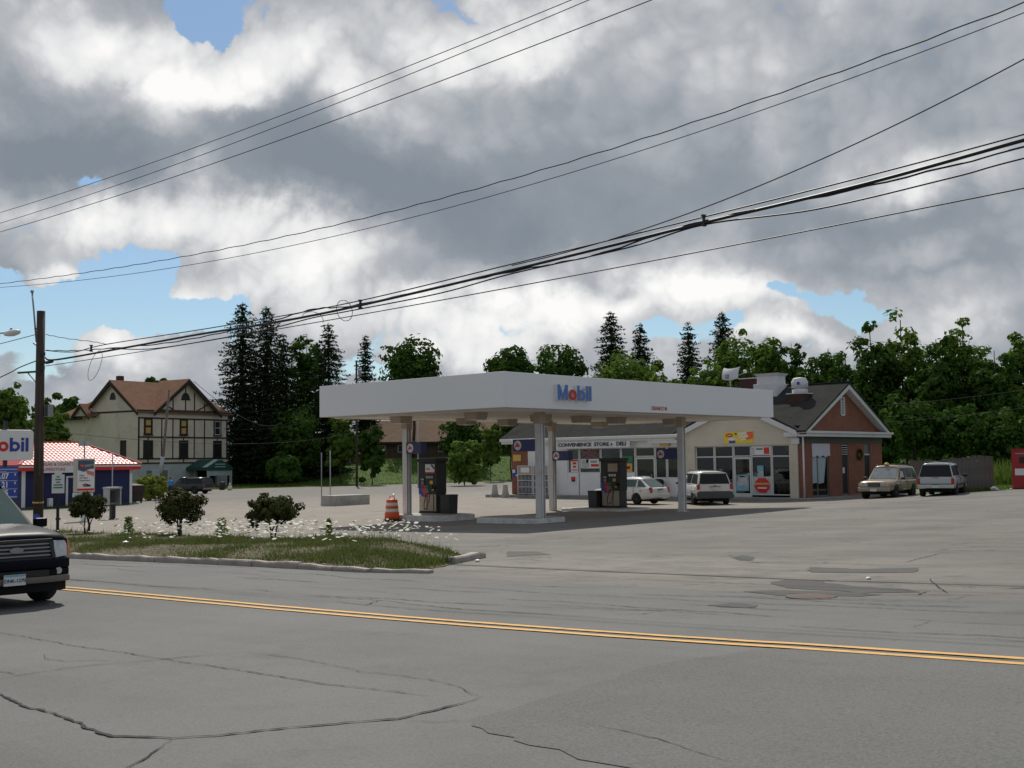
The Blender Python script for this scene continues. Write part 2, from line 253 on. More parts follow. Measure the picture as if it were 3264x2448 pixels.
# ------------------------------------------------------------------ helpers
def nodes_of(name):
    m = bpy.data.materials.new(name); m.use_nodes = True
    nt = m.node_tree; b = nt.nodes['Principled BSDF']
    return m, nt, b
def lin(c):   # sRGB 0-255 -> linear
    return tuple(((v/255)/12.92 if v/255 <= .04045 else (((v/255)+.055)/1.055)**2.4) for v in c)
def mat(name, col, rough=0.6, metal=0.0, var=0.12, scale=3.0, bump=0.0, bscale=40.0, spec=0.5, coat=0.0, col2=None, dirt=None):
    """plain material whose colour wanders with two noises; dirt = (colour, amount, scale)"""
    m, nt, b = nodes_of(name); N = nt.nodes; L = nt.links
    tc = N.new('ShaderNodeTexCoord')
    n1 = N.new('ShaderNodeTexNoise'); n1.inputs['Scale'].default_value = scale; n1.inputs['Detail'].default_value = 6; n1.inputs['Roughness'].default_value = .65
    L.new(tc.outputs['Object'], n1.inputs['Vector'])
    mr = N.new('ShaderNodeMapRange'); mr.inputs['From Min'].default_value = .3; mr.inputs['From Max'].default_value = .7
    L.new(n1.outputs['Fac'], mr.inputs['Value'])
    mx = N.new('ShaderNodeMix'); mx.data_type = 'RGBA'
    c2 = col2 or tuple(max(0, c*(1-var)) for c in col)
    mx.inputs['A'].default_value = (*(c*(1+var*.5) for c in col), 1) if not col2 else (*col, 1)
    mx.inputs['B'].default_value = (*c2, 1)
    L.new(mr.outputs['Result'], mx.inputs['Factor'])
    last = mx.outputs['Result']
    if dirt:
        n2 = N.new('ShaderNodeTexNoise'); n2.inputs['Scale'].default_value = dirt[2]; n2.inputs['Detail'].default_value = 8; n2.inputs['Roughness'].default_value = .7
        L.new(tc.outputs['Object'], n2.inputs['Vector'])
        r2 = N.new('ShaderNodeMapRange'); r2.inputs['From Min'].default_value = .52; r2.inputs['From Max'].default_value = .72; r2.inputs['To Max'].default_value = dirt[1]
        L.new(n2.outputs['Fac'], r2.inputs['Value'])
        m2 = N.new('ShaderNodeMix'); m2.data_type = 'RGBA'; m2.inputs['B'].default_value = (*dirt[0], 1)
        L.new(r2.outputs['Result'], m2.inputs['Factor']); L.new(last, m2.inputs['A']); last = m2.outputs['Result']
    L.new(last, b.inputs['Base Color'])
    b.inputs['Roughness'].default_value = rough; b.inputs['Metallic'].default_value = metal
    b.inputs['Specular IOR Level'].default_value = spec; b.inputs['Coat Weight'].default_value = coat
    b.inputs['Coat Roughness'].default_value = .06
    if bump:
        nb = N.new('ShaderNodeTexNoise'); nb.inputs['Scale'].default_value = bscale; nb.inputs['Detail'].default_value = 4
        L.new(tc.outputs['Object'], nb.inputs['Vector'])
        bp = N.new('ShaderNodeBump'); bp.inputs['Strength'].default_value = bump; bp.inputs['Distance'].default_value = .02
        L.new(nb.outputs['Fac'], bp.inputs['Height']); L.new(bp.outputs['Normal'], b.inputs['Normal'])
    return m

class MB:
    """collects shapes, then becomes ONE mesh object"""
    def __init__(s): s.v = []; s.f = []; s.s = []
    def add(s, vs, fs, smooth=False):
        k = len(s.v); s.v += [tuple(p) for p in vs]
        for f in fs: s.f.append(tuple(i+k for i in f)); s.s.append(smooth)
        return s
    def hexa(s, p):      # 8 points: bottom 4 ccw, top 4
        return s.add(p, [(3,2,1,0),(4,5,6,7),(0,1,5,4),(1,2,6,5),(2,3,7,6),(3,0,4,7)])
    def box(s, x0, x1, y0, y1, z0, z1):
        return s.hexa([(x0,y0,z0),(x1,y0,z0),(x1,y1,z0),(x0,y1,z0),(x0,y0,z1),(x1,y0,z1),(x1,y1,z1),(x0,y1,z1)])
    def bar(s, a, b, w, h, up=(0,0,1)):   # box along a->b
        a, b = Vector(a), Vector(b); t = (b-a).normalized(); up = Vector(up)
        if abs(t.dot(up)) > .98: up = Vector((1,0,0))
        x = t.cross(up).normalized()*(w/2); y = x.cross(t).normalized()*(h/2)
        return s.hexa([a-x-y, a+x-y, b+x-y, b-x-y, a-x+y, a+x+y, b+x+y, b-x+y])
    def prism(s, poly, axis, a, b, smooth=False):   # poly of 2d points extruded along an axis from a to b
        def P(p, t): return {'x': (t,p[0],p[1]), 'y': (p[0],t,p[1]), 'z': (p[0],p[1],t)}[axis]
        n = len(poly); vs = [P(p,a) for p in poly]+[P(p,b) for p in poly]
        k = len(s.v); s.v += vs
        s.f += [tuple(k+i for i in range(n)), tuple(k+n+i for i in reversed(range(n)))]; s.s += [False, False]
        for i in range(n): s.f.append((k+i, k+n+i, k+n+(i+1)%n, k+(i+1)%n)); s.s.append(smooth)
        return s
    def tube(s, pts, r, n=6, cap=True, r1=None):
        pts = [Vector(p) for p in pts]; m = len(pts); k = len(s.v); ref = Vector((0,0,1))
        for i, p in enumerate(pts):
            t = (pts[min(i+1,m-1)]-pts[max(i-1,0)]).normalized()
            u = ref if abs(t.dot(ref)) < .95 else Vector((1,0,0))
            x = t.cross(u).normalized(); y = t.cross(x).normalized()
            rr = r if r1 is None else r+(r1-r)*i/(m-1)
            for j in range(n):
                a = 2*math.pi*j/n; s.v.append(tuple(p+x*(rr*math.cos(a))+y*(rr*math.sin(a))))
        for i in range(m-1):
            for j in range(n):
                s.f.append((k+i*n+j, k+i*n+(j+1)%n, k+(i+1)*n+(j+1)%n, k+(i+1)*n+j)); s.s.append(True)
        if cap:
            s.f.append(tuple(k+j for j in range(n))); s.s.append(False)
            s.f.append(tuple(k+(m-1)*n+j for j in reversed(range(n)))); s.s.append(False)
        return s
    def lathe(s, prof, n=20, c=(0,0,0), axis='z', smooth=True):
        k = len(s.v); m = len(prof)
        for r, h in prof:
            for j in range(n):
                a = 2*math.pi*j/n; x, y = r*math.cos(a), r*math.sin(a)
                p = {'z': (x,y,h), 'y': (x,h,y), 'x': (h,x,y)}[axis]
                s.v.append((p[0]+c[0], p[1]+c[1], p[2]+c[2]))
        for i in range(m-1):
            for j in range(n):
                s.f.append((k+i*n+j, k+i*n+(j+1)%n, k+(i+1)*n+(j+1)%n, k+(i+1)*n+j)); s.s.append(smooth)
        s.f.append(tuple(k+j for j in reversed(range(n)))); s.s.append(False)
        s.f.append(tuple(k+(m-1)*n+j for j in range(n))); s.s.append(False)
        return s
    def sheet(s, c4, t):   # thick quad: corners ccw seen from outside, thickness inwards
        c4 = [Vector(p) for p in c4]; n = (c4[1]-c4[0]).cross(c4[3]-c4[0]).normalized()*t
        return s.hexa([p-n for p in c4]+c4)
    def obj(s, name, m, parent=None, off=(0,0,0), bevel=0.0, seg=2):
        me = bpy.data.meshes.new(name); o3 = Vector(off)
        me.from_pydata([tuple(Vector(p)-o3) for p in s.v], [], s.f)
        me.polygons.foreach_set('use_smooth', s.s)
        me.materials.append(m); me.validate(); fix_normals(me)
        o = bpy.data.objects.new(name, me); COL.objects.link(o)
        if parent is not None: o.parent = parent
        else: o.location = o3
        if bevel:
            b = o.modifiers.new('bevel', 'BEVEL'); b.width = bevel; b.segments = seg; b.limit_method = 'ANGLE'
        return o
def fix_normals(me):
    bm = bmesh.new(); bm.from_mesh(me); bmesh.ops.recalc_face_normals(bm, faces=bm.faces); bm.to_mesh(me); bm.free()

def thing(name, label, cat, loc=(0,0,0), rz=0.0, group=None):
    o = bpy.data.objects.new(name, None); COL.objects.link(o); o.empty_display_size = .3
    o.location = loc; o.rotation_euler = (0,0,rz); o['label'] = label; o['category'] = cat
    if group: o['group'] = group
    return o
def tag(o, label, cat, group=None):
    o['label'] = label; o['category'] = cat
    if group: o['group'] = group
    return o
def structure(o): o['kind'] = 'structure'; return o
def stuff(o): o['kind'] = 'stuff'; return o
def dup(root, loc, rz, label, group=None, names=None):
    r = root.copy(); COL.objects.link(r); r.location = loc; r.rotation_euler = (0,0,rz); r['label'] = label
    if group: r['group'] = group
    for ch in list(root.children):
        c = ch.copy(); COL.objects.link(c); c.parent = r
        for g in list(ch.children):
            d = g.copy(); COL.objects.link(d); d.parent = c
    return r
def text_mesh(name, txt, size, m, parent, loc, rot, bold=0.0, depth=0.004, align='CENTER', xscale=1.0):
    cu = bpy.data.curves.new(name, 'FONT'); cu.body = txt; cu.size = size; cu.extrude = depth; cu.offset = bold
    cu.align_x = align; cu.align_y = 'CENTER'; cu.resolution_u = 3
    t = bpy.data.objects.new(name, cu); COL.objects.link(t)
    dg = bpy.context.evaluated_depsgraph_get(); me = bpy.data.meshes.new_from_object(t.evaluated_get(dg))
    bpy.data.objects.remove(t, do_unlink=True)
    me.materials.clear(); me.materials.append(m)
    o = bpy.data.objects.new(name, me); COL.objects.link(o); o.parent = parent
    o.location = loc; o.rotation_euler = rot; o.scale = (xscale, 1, 1)
    return o
def fast_mesh(name, verts, nper, m, parent=None, smooth=False):
    """verts: (n*nper,3) array, faces are consecutive runs of nper vertices"""
    verts = np.asarray(verts, np.float32); n = len(verts)//nper
    me = bpy.data.meshes.new(name)
    me.vertices.add(len(verts)); me.vertices.foreach_set('co', verts.ravel())
    me.loops.add(len(verts)); me.loops.foreach_set('vertex_index', np.arange(len(verts), dtype=np.int32))
    me.polygons.add(n); me.polygons.foreach_set('loop_start', np.arange(0, len(verts), nper, dtype=np.int32))
    me.update(calc_edges=True); me.materials.append(m)
    o = bpy.data.objects.new(name, me); COL.objects.link(o)
    if parent is not None: o.parent = parent
    return o

# ------------------------------------------------------------------ ground height
CP = [(-19.33,9.8,.29),(-14.4,9.8,.37),(-8.95,9.8,.495),(-5.7,9.8,.60),(-3.4,9.8,.73),(10,9.8,1.15),(-40,9.8,-.2),(-70,9.8,-.6),(-120,9.8,-1.2),(40,9.8,1.9),
(-20,0,.25),(-8,0,.5),(0,0,.72),(6,0,.9),(-40,0,-.25),(-27.6,14.8,.02),(-22.1,14.8,.18),(-17.9,14.8,.24),(-8,14.8,.45),(0,14.8,.75),(15,14.8,1.25),
(-29.4,33.9,0),(-36.9,33.9,-.07),(-29.4,43.4,.05),(-36.9,43.4,-.02),(-31,56.3,.02),(-40,56.5,.02),(-52,56.5,.03),(-24,56.5,.4),(-15,56.5,.8),(-10,35,.55),(-18,30,.3),(0,50,1.4),
(-50,25,-.2),(-60,40,-.25),(-80,30,-.6),(-90,60,-.45),(-92,97,-.4),(-20,80,1.0),(20,80,2.5),(-120,60,-.7),(-120,120,0.),(-40,110,.3),(60,40,2.6),(0,-60,.8),(-60,-60,-.5),(60,-60,2.2)]
_A = np.array(CP)
def _phi(r2): return np.where(r2 > 0, .5*r2*np.log(np.maximum(r2, 1e-12)), 0)
_n = len(_A); _K = np.zeros((_n+3, _n+3))
_K[:_n,:_n] = _phi(((_A[:,None,:2]-_A[None,:,:2])**2).sum(-1)) + np.eye(_n)*30.
_K[:_n,_n] = 1; _K[:_n,_n+1:] = _A[:,:2]; _K[_n:,:_n] = _K[:_n,_n:].T
_w = np.linalg.solve(_K, np.r_[_A[:,2], 0, 0, 0])
def sstep(a, b, x):
    t = np.clip((x-a)/(b-a), 0, 1); return t*t*(3-2*t)
SL0 = np.array((-118.85, 79.4)); SLd = np.array((.442, .897)); SLn = np.array((-.897, .442))   # far edge of the back street
def gza(x, y):
    x = np.asarray(x, float); y = np.asarray(y, float)
    cx = np.clip(x, -170, 70); cy = np.clip(y, -80, 150)
    r2 = (cx[..., None]-_A[:,0])**2+(cy[..., None]-_A[:,1])**2
    z = _phi(r2)@_w[:_n]+_w[_n]+_w[_n+1]*cx+_w[_n+2]*cy
    u = (x-SL0[0])*SLn[0]+(y-SL0[1])*SLn[1]; v = (x-SL0[0])*SLd[0]+(y-SL0[1])*SLd[1]
    return z + 3.0*sstep(2, 17, u)*sstep(9, 28, v)
def gz(x, y): return float(gza(x, y))

# ------------------------------------------------------------------ materials
def asphalt(name, dark, light, tan=None, cracks=0.0, agg=.25, patchy=1.0):
    m, nt, b = nodes_of(name); N = nt.nodes; L = nt.links
    geo = N.new('ShaderNodeNewGeometry'); pos = geo.outputs['Position']
    def noise(scale, det=5, rough=.6, vec=None, dist=0):
        n = N.new('ShaderNodeTexNoise'); n.inputs['Scale'].default_value = scale; n.inputs['Detail'].default_value = det
        n.inputs['Roughness'].default_value = rough; n.inputs['Distortion'].default_value = dist; L.new(vec or pos, n.inputs['Vector']); return n.outputs['Fac']
    def rng(v, a, b_, c=0, d=1, st=True):
        r = N.new('ShaderNodeMapRange'); r.inputs['From Min'].default_value = a; r.inputs['From Max'].default_value = b_
        r.inputs['To Min'].default_value = c; r.inputs['To Max'].default_value = d; L.new(v, r.inputs['Value']); return r.outputs['Result']
    def mix(f, a, b_, mode='MIX'):
        x = N.new('ShaderNodeMix'); x.data_type = 'RGBA'; x.blend_type = mode
        if isinstance(f, (int, float)): x.inputs['Factor'].default_value = f
        else: L.new(f, x.inputs['Factor'])
        for k, v in (('A', a), ('B', b_)):
            if isinstance(v, tuple): x.inputs[k].default_value = (*v, 1)
            else: L.new(v, x.inputs[k])
        return x.outputs['Result']
    # stretched along the road: tyre paths, worn streaks
    mp = N.new('ShaderNodeMapping'); mp.inputs['Scale'].default_value = (.12, 1.0, 1.0); L.new(pos, mp.inputs['Vector'])
    c = mix(rng(noise(.35*patchy, 7, .66), .38, .62), dark, light)
    c = mix(rng(noise(1.1, 6, .6, mp.outputs['Vector']), .45, .75, 0, .55), c, tuple(v*1.18 for v in light))
    if tan is not None:
        sx = N.new('ShaderNodeSeparateXYZ'); L.new(pos, sx.inputs[0])
        w = rng(sx.outputs[0], -22, -36)          # concrete apron lies on the far side of the pumps' driveway
        w2 = N.new('ShaderNodeMath'); w2.operation = 'MULTIPLY_ADD'; L.new(noise(.22, 6, .65), w2.inputs[0]); w2.inputs[1].default_value = 1.6; w2.inputs[2].default_value = -.75
        w3 = N.new('ShaderNodeMath'); w3.operation = 'ADD'; w3.use_clamp = True; L.new(w, w3.inputs[0]); L.new(w2.outputs[0], w3.inputs[1])
        # worn pale mouth of the driveway
        dv = N.new('ShaderNodeVectorMath'); dv.operation = 'SUBTRACT'; L.new(pos, dv.inputs[0]); dv.inputs[1].default_value = (-13.0, 18.3, 0)
        dm = N.new('ShaderNodeVectorMath'); dm.operation = 'MULTIPLY'; L.new(dv.outputs[0], dm.inputs[0]); dm.inputs[1].default_value = (.14, .26, 0)
        dl = N.new('ShaderNodeVectorMath'); dl.operation = 'LENGTH'; L.new(dm.outputs[0], dl.inputs[0])
        wz = rng(dl.outputs['Value'], 1.25, .45, 0, .75)
        w4 = N.new('ShaderNodeMath'); w4.operation = 'MULTIPLY'; L.new(w3.outputs[0], w4.inputs[0]); L.new(rng(sx.outputs[0], -80, -56, .25, 1), w4.inputs[1])
        w5 = N.new('ShaderNodeMath'); w5.operation = 'MULTIPLY'; L.new(wz, w5.inputs[0]); L.new(rng(noise(.9, 7, .7), .38, .60), w5.inputs[1])
        w6 = N.new('ShaderNodeMath'); w6.operation = 'MAXIMUM'; L.new(w4.outputs[0], w6.inputs[0]); L.new(w5.outputs[0], w6.inputs[1]); w4 = w6
        tc_ = mix(rng(noise(.6, 7, .65), .35, .65), tan, tuple(v*1.22 for v in tan))
        c = mix(w4.outputs[0], c, tc_)
    # stones in the surface
    c = mix(rng(noise(55, 3, .7), .4, .62, 0, agg), c, tuple(v*1.9 for v in light))
    c = mix(rng(noise(34, 3, .7), .5, .68, 0, agg), c, tuple(v*.45 for v in dark))
    # oil spots and dark stains
    c = mix(rng(noise(.9, 8, .7), .58, .78, 0, .45), c, tuple(v*.5 for v in dark))
    if cracks:
        wv = N.new('ShaderNodeTexNoise'); wv.inputs['Scale'].default_value = 1.3; wv.inputs['Detail'].default_value = 5; L.new(pos, wv.inputs['Vector'])
        ad = N.new('ShaderNodeVectorMath'); ad.operation = 'MULTIPLY_ADD'; L.new(wv.outputs['Color'], ad.inputs[0]); ad.inputs[1].default_value = (1.5,1.5,0); L.new(pos, ad.inputs[2])
        mp2 = N.new('ShaderNodeMapping'); mp2.inputs['Scale'].default_value = (.30, .62, 0); L.new(ad.outputs[0], mp2.inputs['Vector'])
        vo = N.new('ShaderNodeTexVoronoi'); vo.feature = 'DISTANCE_TO_EDGE'; vo.inputs['Scale'].default_value = 1.0; L.new(mp2.outputs[0], vo.inputs['Vector'])
        ln = rng(vo.outputs['Distance'], .004, .016, 1, 0); gate = rng(noise(.25, 4, .6), .46, .58)
        g = N.new('ShaderNodeMath'); g.operation = 'MULTIPLY'; L.new(ln, g.inputs[0]); L.new(gate, g.inputs[1])
        g2 = N.new('ShaderNodeMath'); g2.operation = 'MULTIPLY'; L.new(g.outputs[0], g2.inputs[0]); g2.inputs[1].default_value = cracks
        c = mix(g2.outputs[0], c, (.025,.025,.024))
    L.new(c, b.inputs['Base Color']); b.inputs['Roughness'].default_value = .88; b.inputs['Specular IOR Level'].default_value = .3
    bp = N.new('ShaderNodeBump'); bp.inputs['Strength'].default_value = .5; bp.inputs['Distance'].default_value = .012
    ad2 = N.new('ShaderNodeMath'); ad2.operation = 'MULTIPLY_ADD'; L.new(noise(45, 4, .7), ad2.inputs[0]); ad2.inputs[1].default_value = .6; L.new(noise(3, 4, .6), ad2.inputs[2])
    L.new(ad2.outputs[0], bp.inputs['Height']); L.new(bp.outputs['Normal'], b.inputs['Normal'])
    return m
M_road = asphalt('road_asphalt', (.114,.1145,.110), (.146,.146,.140), None, .0)
M_lot = asphalt('lot_paving', (.108,.104,.097), (.160,.153,.142), (.235,.206,.176), .45)
M_patch = asphalt('patch_asphalt', (.097,.0975,.095), (.122,.122,.118), None, 0, .4)
M_patch2 = asphalt('dark_patch_asphalt', (.060,.060,.059), (.088,.087,.084), None, 0, .3)
M_crack = mat('crack_dirt', (.035,.033,.03), .95, var=.3, scale=5)
M_yellow = mat('road_paint_yellow', (.72,.40,.105), .75, var=.15, scale=8, dirt=((.30,.22,.13), .75, 5))
def grass_mat(name, a, b_, c_=None):
    m, nt, b = nodes_of(name); N = nt.nodes; L = nt.links
    geo = N.new('ShaderNodeNewGeometry')
    def noise(s, d, r):
        n = N.new('ShaderNodeTexNoise'); n.inputs['Scale'].default_value = s; n.inputs['Detail'].default_value = d; n.inputs['Roughness'].default_value = r
        L.new(geo.outputs['Position'], n.inputs['Vector'])
        q = N.new('ShaderNodeMapRange'); q.inputs['From Min'].default_value = .35; q.inputs['From Max'].default_value = .65; L.new(n.outputs['Fac'], q.inputs['Value']); return q.outputs['Result']
    def mix(f, p, q):
        x = N.new('ShaderNodeMix'); x.data_type = 'RGBA'; L.new(f, x.inputs['Factor'])
        for k, v in (('A', p), ('B', q)):
            if isinstance(v, tuple): x.inputs[k].default_value = (*v, 1)
            else: L.new(v, x.inputs[k])
        return x.outputs['Result']
    c = mix(noise(.5, 6, .65), a, b_)
    c = mix(noise(9, 4, .7), c, tuple(v*.55 for v in a))
    if c_: c = mix(noise(1.3, 7, .7), c, c_)
    L.new(c, b.inputs['Base Color']); b.inputs['Roughness'].default_value = .9; b.inputs['Specular IOR Level'].default_value = .15
    bp = N.new('ShaderNodeBump'); bp.inputs['Strength'].default_value = .8; bp.inputs['Distance'].default_value = .06
    n = N.new('ShaderNodeTexNoise'); n.inputs['Scale'].default_value = 12; n.inputs['Detail'].default_value = 5; L.new(geo.outputs['Position'], n.inputs['Vector'])
    L.new(n.outputs['Fac'], bp.inputs['Height']); L.new(bp.outputs['Normal'], b.inputs['Normal'])
    return m
M_lawn = grass_mat('lawn', (.070,.135,.022), (.115,.185,.035))
M_verge = grass_mat('verge_soil', (.085,.085,.04), (.13,.11,.07), (.17,.14,.10))
def leaf_mat(name, a, b_, tr=.30, scale=.6, tip=None):
    m, nt, b = nodes_of(name); N = nt.nodes; L = nt.links
    N.remove(b); out = [n for n in N if n.type == 'OUTPUT_MATERIAL'][0]
    geo = N.new('ShaderNodeNewGeometry')
    n = N.new('ShaderNodeTexNoise'); n.inputs['Scale'].default_value = scale; n.inputs['Detail'].default_value = 5; n.inputs['Roughness'].default_value = .7
    L.new(geo.outputs['Position'], n.inputs['Vector'])
    r = N.new('ShaderNodeMapRange'); r.inputs['From Min'].default_value = .33; r.inputs['From Max'].default_value = .67; L.new(n.outputs['Fac'], r.inputs['Value'])
    x = N.new('ShaderNodeMix'); x.data_type = 'RGBA'; x.inputs['A'].default_value = (*a, 1); x.inputs['B'].default_value = (*b_, 1); L.new(r.outputs['Result'], x.inputs['Factor'])
    last = x.outputs['Result']
    if tip:
        n2 = N.new('ShaderNodeTexNoise'); n2.inputs['Scale'].default_value = 14; L.new(geo.outputs['Position'], n2.inputs['Vector'])
        r2 = N.new('ShaderNodeMapRange'); r2.inputs['From Min'].default_value = .56; r2.inputs['From Max'].default_value = .62; L.new(n2.outputs['Fac'], r2.inputs['Value'])
        y = N.new('ShaderNodeMix'); y.data_type = 'RGBA'; y.inputs['B'].default_value = (*tip, 1); L.new(last, y.inputs['A']); L.new(r2.outputs['Result'], y.inputs['Factor']); last = y.outputs['Result']
    d = N.new('ShaderNodeBsdfDiffuse'); L.new(last, d.inputs['Color'])
    t = N.new('ShaderNodeBsdfTranslucent'); L.new(last, t.inputs['Color'])
    g = N.new('ShaderNodeBsdfGlossy'); g.inputs['Roughness'].default_value = .5; g.inputs['Color'].default_value = (.5,.5,.5,1)
    s = N.new('ShaderNodeMixShader'); s.inputs['Fac'].default_value = tr; L.new(d.outputs[0], s.inputs[1]); L.new(t.outputs[0], s.inputs[2])
    s2 = N.new('ShaderNodeMixShader'); s2.inputs['Fac'].default_value = .012; L.new(s.outputs[0], s2.inputs[1]); L.new(g.outputs[0], s2.inputs[2])
    L.new(s2.outputs[0], out.inputs[0]); return m
M_leaf = leaf_mat('leaves_green', (.034,.078,.012), (.066,.128,.020), .32)
M_leafl = leaf_mat('leaves_light_green', (.078,.150,.022), (.135,.205,.034), .42)
M_spruce = leaf_mat('spruce_needles', (.024,.046,.018), (.044,.072,.026), .15)
M_bush = leaf_mat('bush_leaves', (.030,.055,.016), (.06,.085,.022), .2, 4, (.17,.085,.05))
M_ylbush = leaf_mat('yellow_green_leaves', (.16,.21,.03), (.23,.27,.05), .3, 2)
M_blade = leaf_mat('grass_blades', (.085,.15,.025), (.16,.19,.06), .25, 1.2, (.26,.19,.13))
M_weed = leaf_mat('weed_stalks', (.085,.15,.025), (.15,.21,.045), .25, .5)
M_flower = mat('white_flowers', (.72,.72,.64), .8, var=.1)
M_bark = mat('bark', (.075,.062,.05), .9, var=.4, scale=4, bump=.6, bscale=14)
M_pole = mat('pole_wood', (.060,.044,.036), .85, var=.35, scale=2, bump=.5, bscale=18)
M_conc = mat('concrete', (.42,.405,.375), .85, var=.2, scale=2, bump=.3, bscale=30, dirt=((.15,.14,.12), .7, 1.6))
M_walk = mat('sidewalk_concrete', (.27,.265,.25), .9, var=.2, scale=1.2, bump=.3, dirt=((.14,.135,.125), .5, 1.1))
M_kerb = mat('kerb_granite', (.38,.335,.30), .85, var=.25, scale=3, bump=.6, bscale=18, dirt=((.17,.15,.13), .7, 2.5))
M_white = mat('white_paint', (.78,.785,.79), .45, var=.04, scale=.6, dirt=((.55,.54,.52), .25, .8))
M_canopy = mat('canopy_fascia_white', (.80,.81,.825), .38, var=.03, scale=.25)
M_soffit = mat('soffit_panels', (.82,.76,.67), .7, var=.1, scale=.7, dirt=((.36,.31,.25), .5, .5))
M_col = mat('column_paint', (.66,.66,.66), .5, var=.08, scale=1.5, dirt=((.35,.33,.3), .5, 2.2))
M_lampbox = mat('lamp_box', (.44,.37,.29), .6, var=.12)
M_islandw = mat('island_white_paint', (.70,.70,.69), .7, var=.15, scale=2, dirt=((.33,.31,.29), .75, 2.0))
M_black = mat('black_plastic', (.012,.012,.013), .45, var=.2)
M_dark = mat('dark_grey_plastic', (.035,.036,.038), .55, var=.2)
M_grey = mat('grey_metal', (.30,.31,.32), .45, metal=.6, var=.15)
M_galv = mat('galvanised', (.42,.44,.46), .5, metal=.5, var=.2, scale=2)
M_red = mat('sign_red', (.62,.022,.02), .4, var=.05)
M_blue = mat('sign_blue', (.018,.06,.36), .4, var=.06)
M_navy = mat('flag_navy', (.030,.042,.155), .45, var=.08)
M_lblue = mat('letter_blue', (.09,.20,.52), .45, var=.06)
M_signw = mat('sign_white', (.74,.75,.74), .4, var=.04)
M_green = mat('stripe_green', (.02,.21,.10), .4, var=.06)
M_yel = mat('bright_yellow', (.80,.60,.03), .5, var=.05)
M_ochre = mat('ochre_board', (.62,.42,.10), .6, var=.08)
M_orange = mat('drum_orange', (.78,.10,.02), .5, var=.1, scale=4, dirt=((.42,.08,.03), .4, 3))
M_reflect = mat('reflective_white', (.72,.70,.66), .35, var=.08)
M_brick = None
def brick_mat(name, c1, c2, mortar, sc=1.0):
    m, nt, b = nodes_of(name); N = nt.nodes; L = nt.links
    tc = N.new('ShaderNodeTexCoord'); geo = N.new('ShaderNodeNewGeometry')
    # wall coordinate: along the wall horizontally, z upwards
    sp = N.new('ShaderNodeSeparateXYZ'); L.new(tc.outputs['Object'], sp.inputs[0])
    sn = N.new('ShaderNodeSeparateXYZ'); L.new(geo.outputs['Normal'], sn.inputs[0])
    ab = N.new('ShaderNodeMath'); ab.operation = 'ABSOLUTE'; L.new(sn.outputs[0], ab.inputs[0])
    gt = N.new('ShaderNodeMath'); gt.operation = 'GREATER_THAN'; L.new(ab.outputs[0], gt.inputs[0]); gt.inputs[1].default_value = .5
    mx = N.new('ShaderNodeMix'); L.new(gt.outputs[0], mx.inputs['Factor']); L.new(sp.outputs[0], mx.inputs['A']); L.new(sp.outputs[1], mx.inputs['B'])
    cv = N.new('ShaderNodeCombineXYZ'); L.new(mx.outputs['Result'], cv.inputs[0]); L.new(sp.outputs[2], cv.inputs[1])
    br = N.new('ShaderNodeTexBrick'); br.inputs['Scale'].default_value = 1; br.inputs['Brick Width'].default_value = .21*sc; br.inputs['Row Height'].default_value = .075*sc
    br.inputs['Mortar Size'].default_value = .011*sc; br.inputs['Mortar Smooth'].default_value = .3; br.inputs['Bias'].default_value = -.1
    br.inputs['Color1'].default_value = (*c1, 1); br.inputs['Color2'].default_value = (*c2, 1); br.inputs['Mortar'].default_value = (*mortar, 1)
    L.new(cv.outputs[0], br.inputs['Vector'])
    n = N.new('ShaderNodeTexNoise'); n.inputs['Scale'].default_value = 1.5; n.inputs['Detail'].default_value = 6; L.new(tc.outputs['Object'], n.inputs['Vector'])
    r = N.new('ShaderNodeMapRange'); r.inputs['From Min'].default_value = .35; r.inputs['From Max'].default_value = .75; r.inputs['To Max'].default_value = .45; L.new(n.outputs['Fac'], r.inputs['Value'])
    x = N.new('ShaderNodeMix'); x.data_type = 'RGBA'; x.blend_type = 'MULTIPLY'; x.inputs['B'].default_value = (.62,.6,.58,1); L.new(r.outputs['Result'], x.inputs['Factor']); L.new(br.outputs['Color'], x.inputs['A'])
    L.new(x.outputs['Result'], b.inputs['Base Color']); b.inputs['Roughness'].default_value = .88
    bp = N.new('ShaderNodeBump'); bp.inputs['Strength'].default_value = .7; bp.inputs['Distance'].default_value = .012; bp.invert = True
    L.new(br.outputs['Fac'], bp.inputs['Height']); L.new(bp.outputs['Normal'], b.inputs['Normal'])
    return m
M_brick = brick_mat('red_brick', (.34,.105,.055), (.25,.078,.045), (.20,.15,.115))
M_brickd = brick_mat('dark_brick', (.10,.035,.028), (.075,.028,.024), (.07,.055,.05))
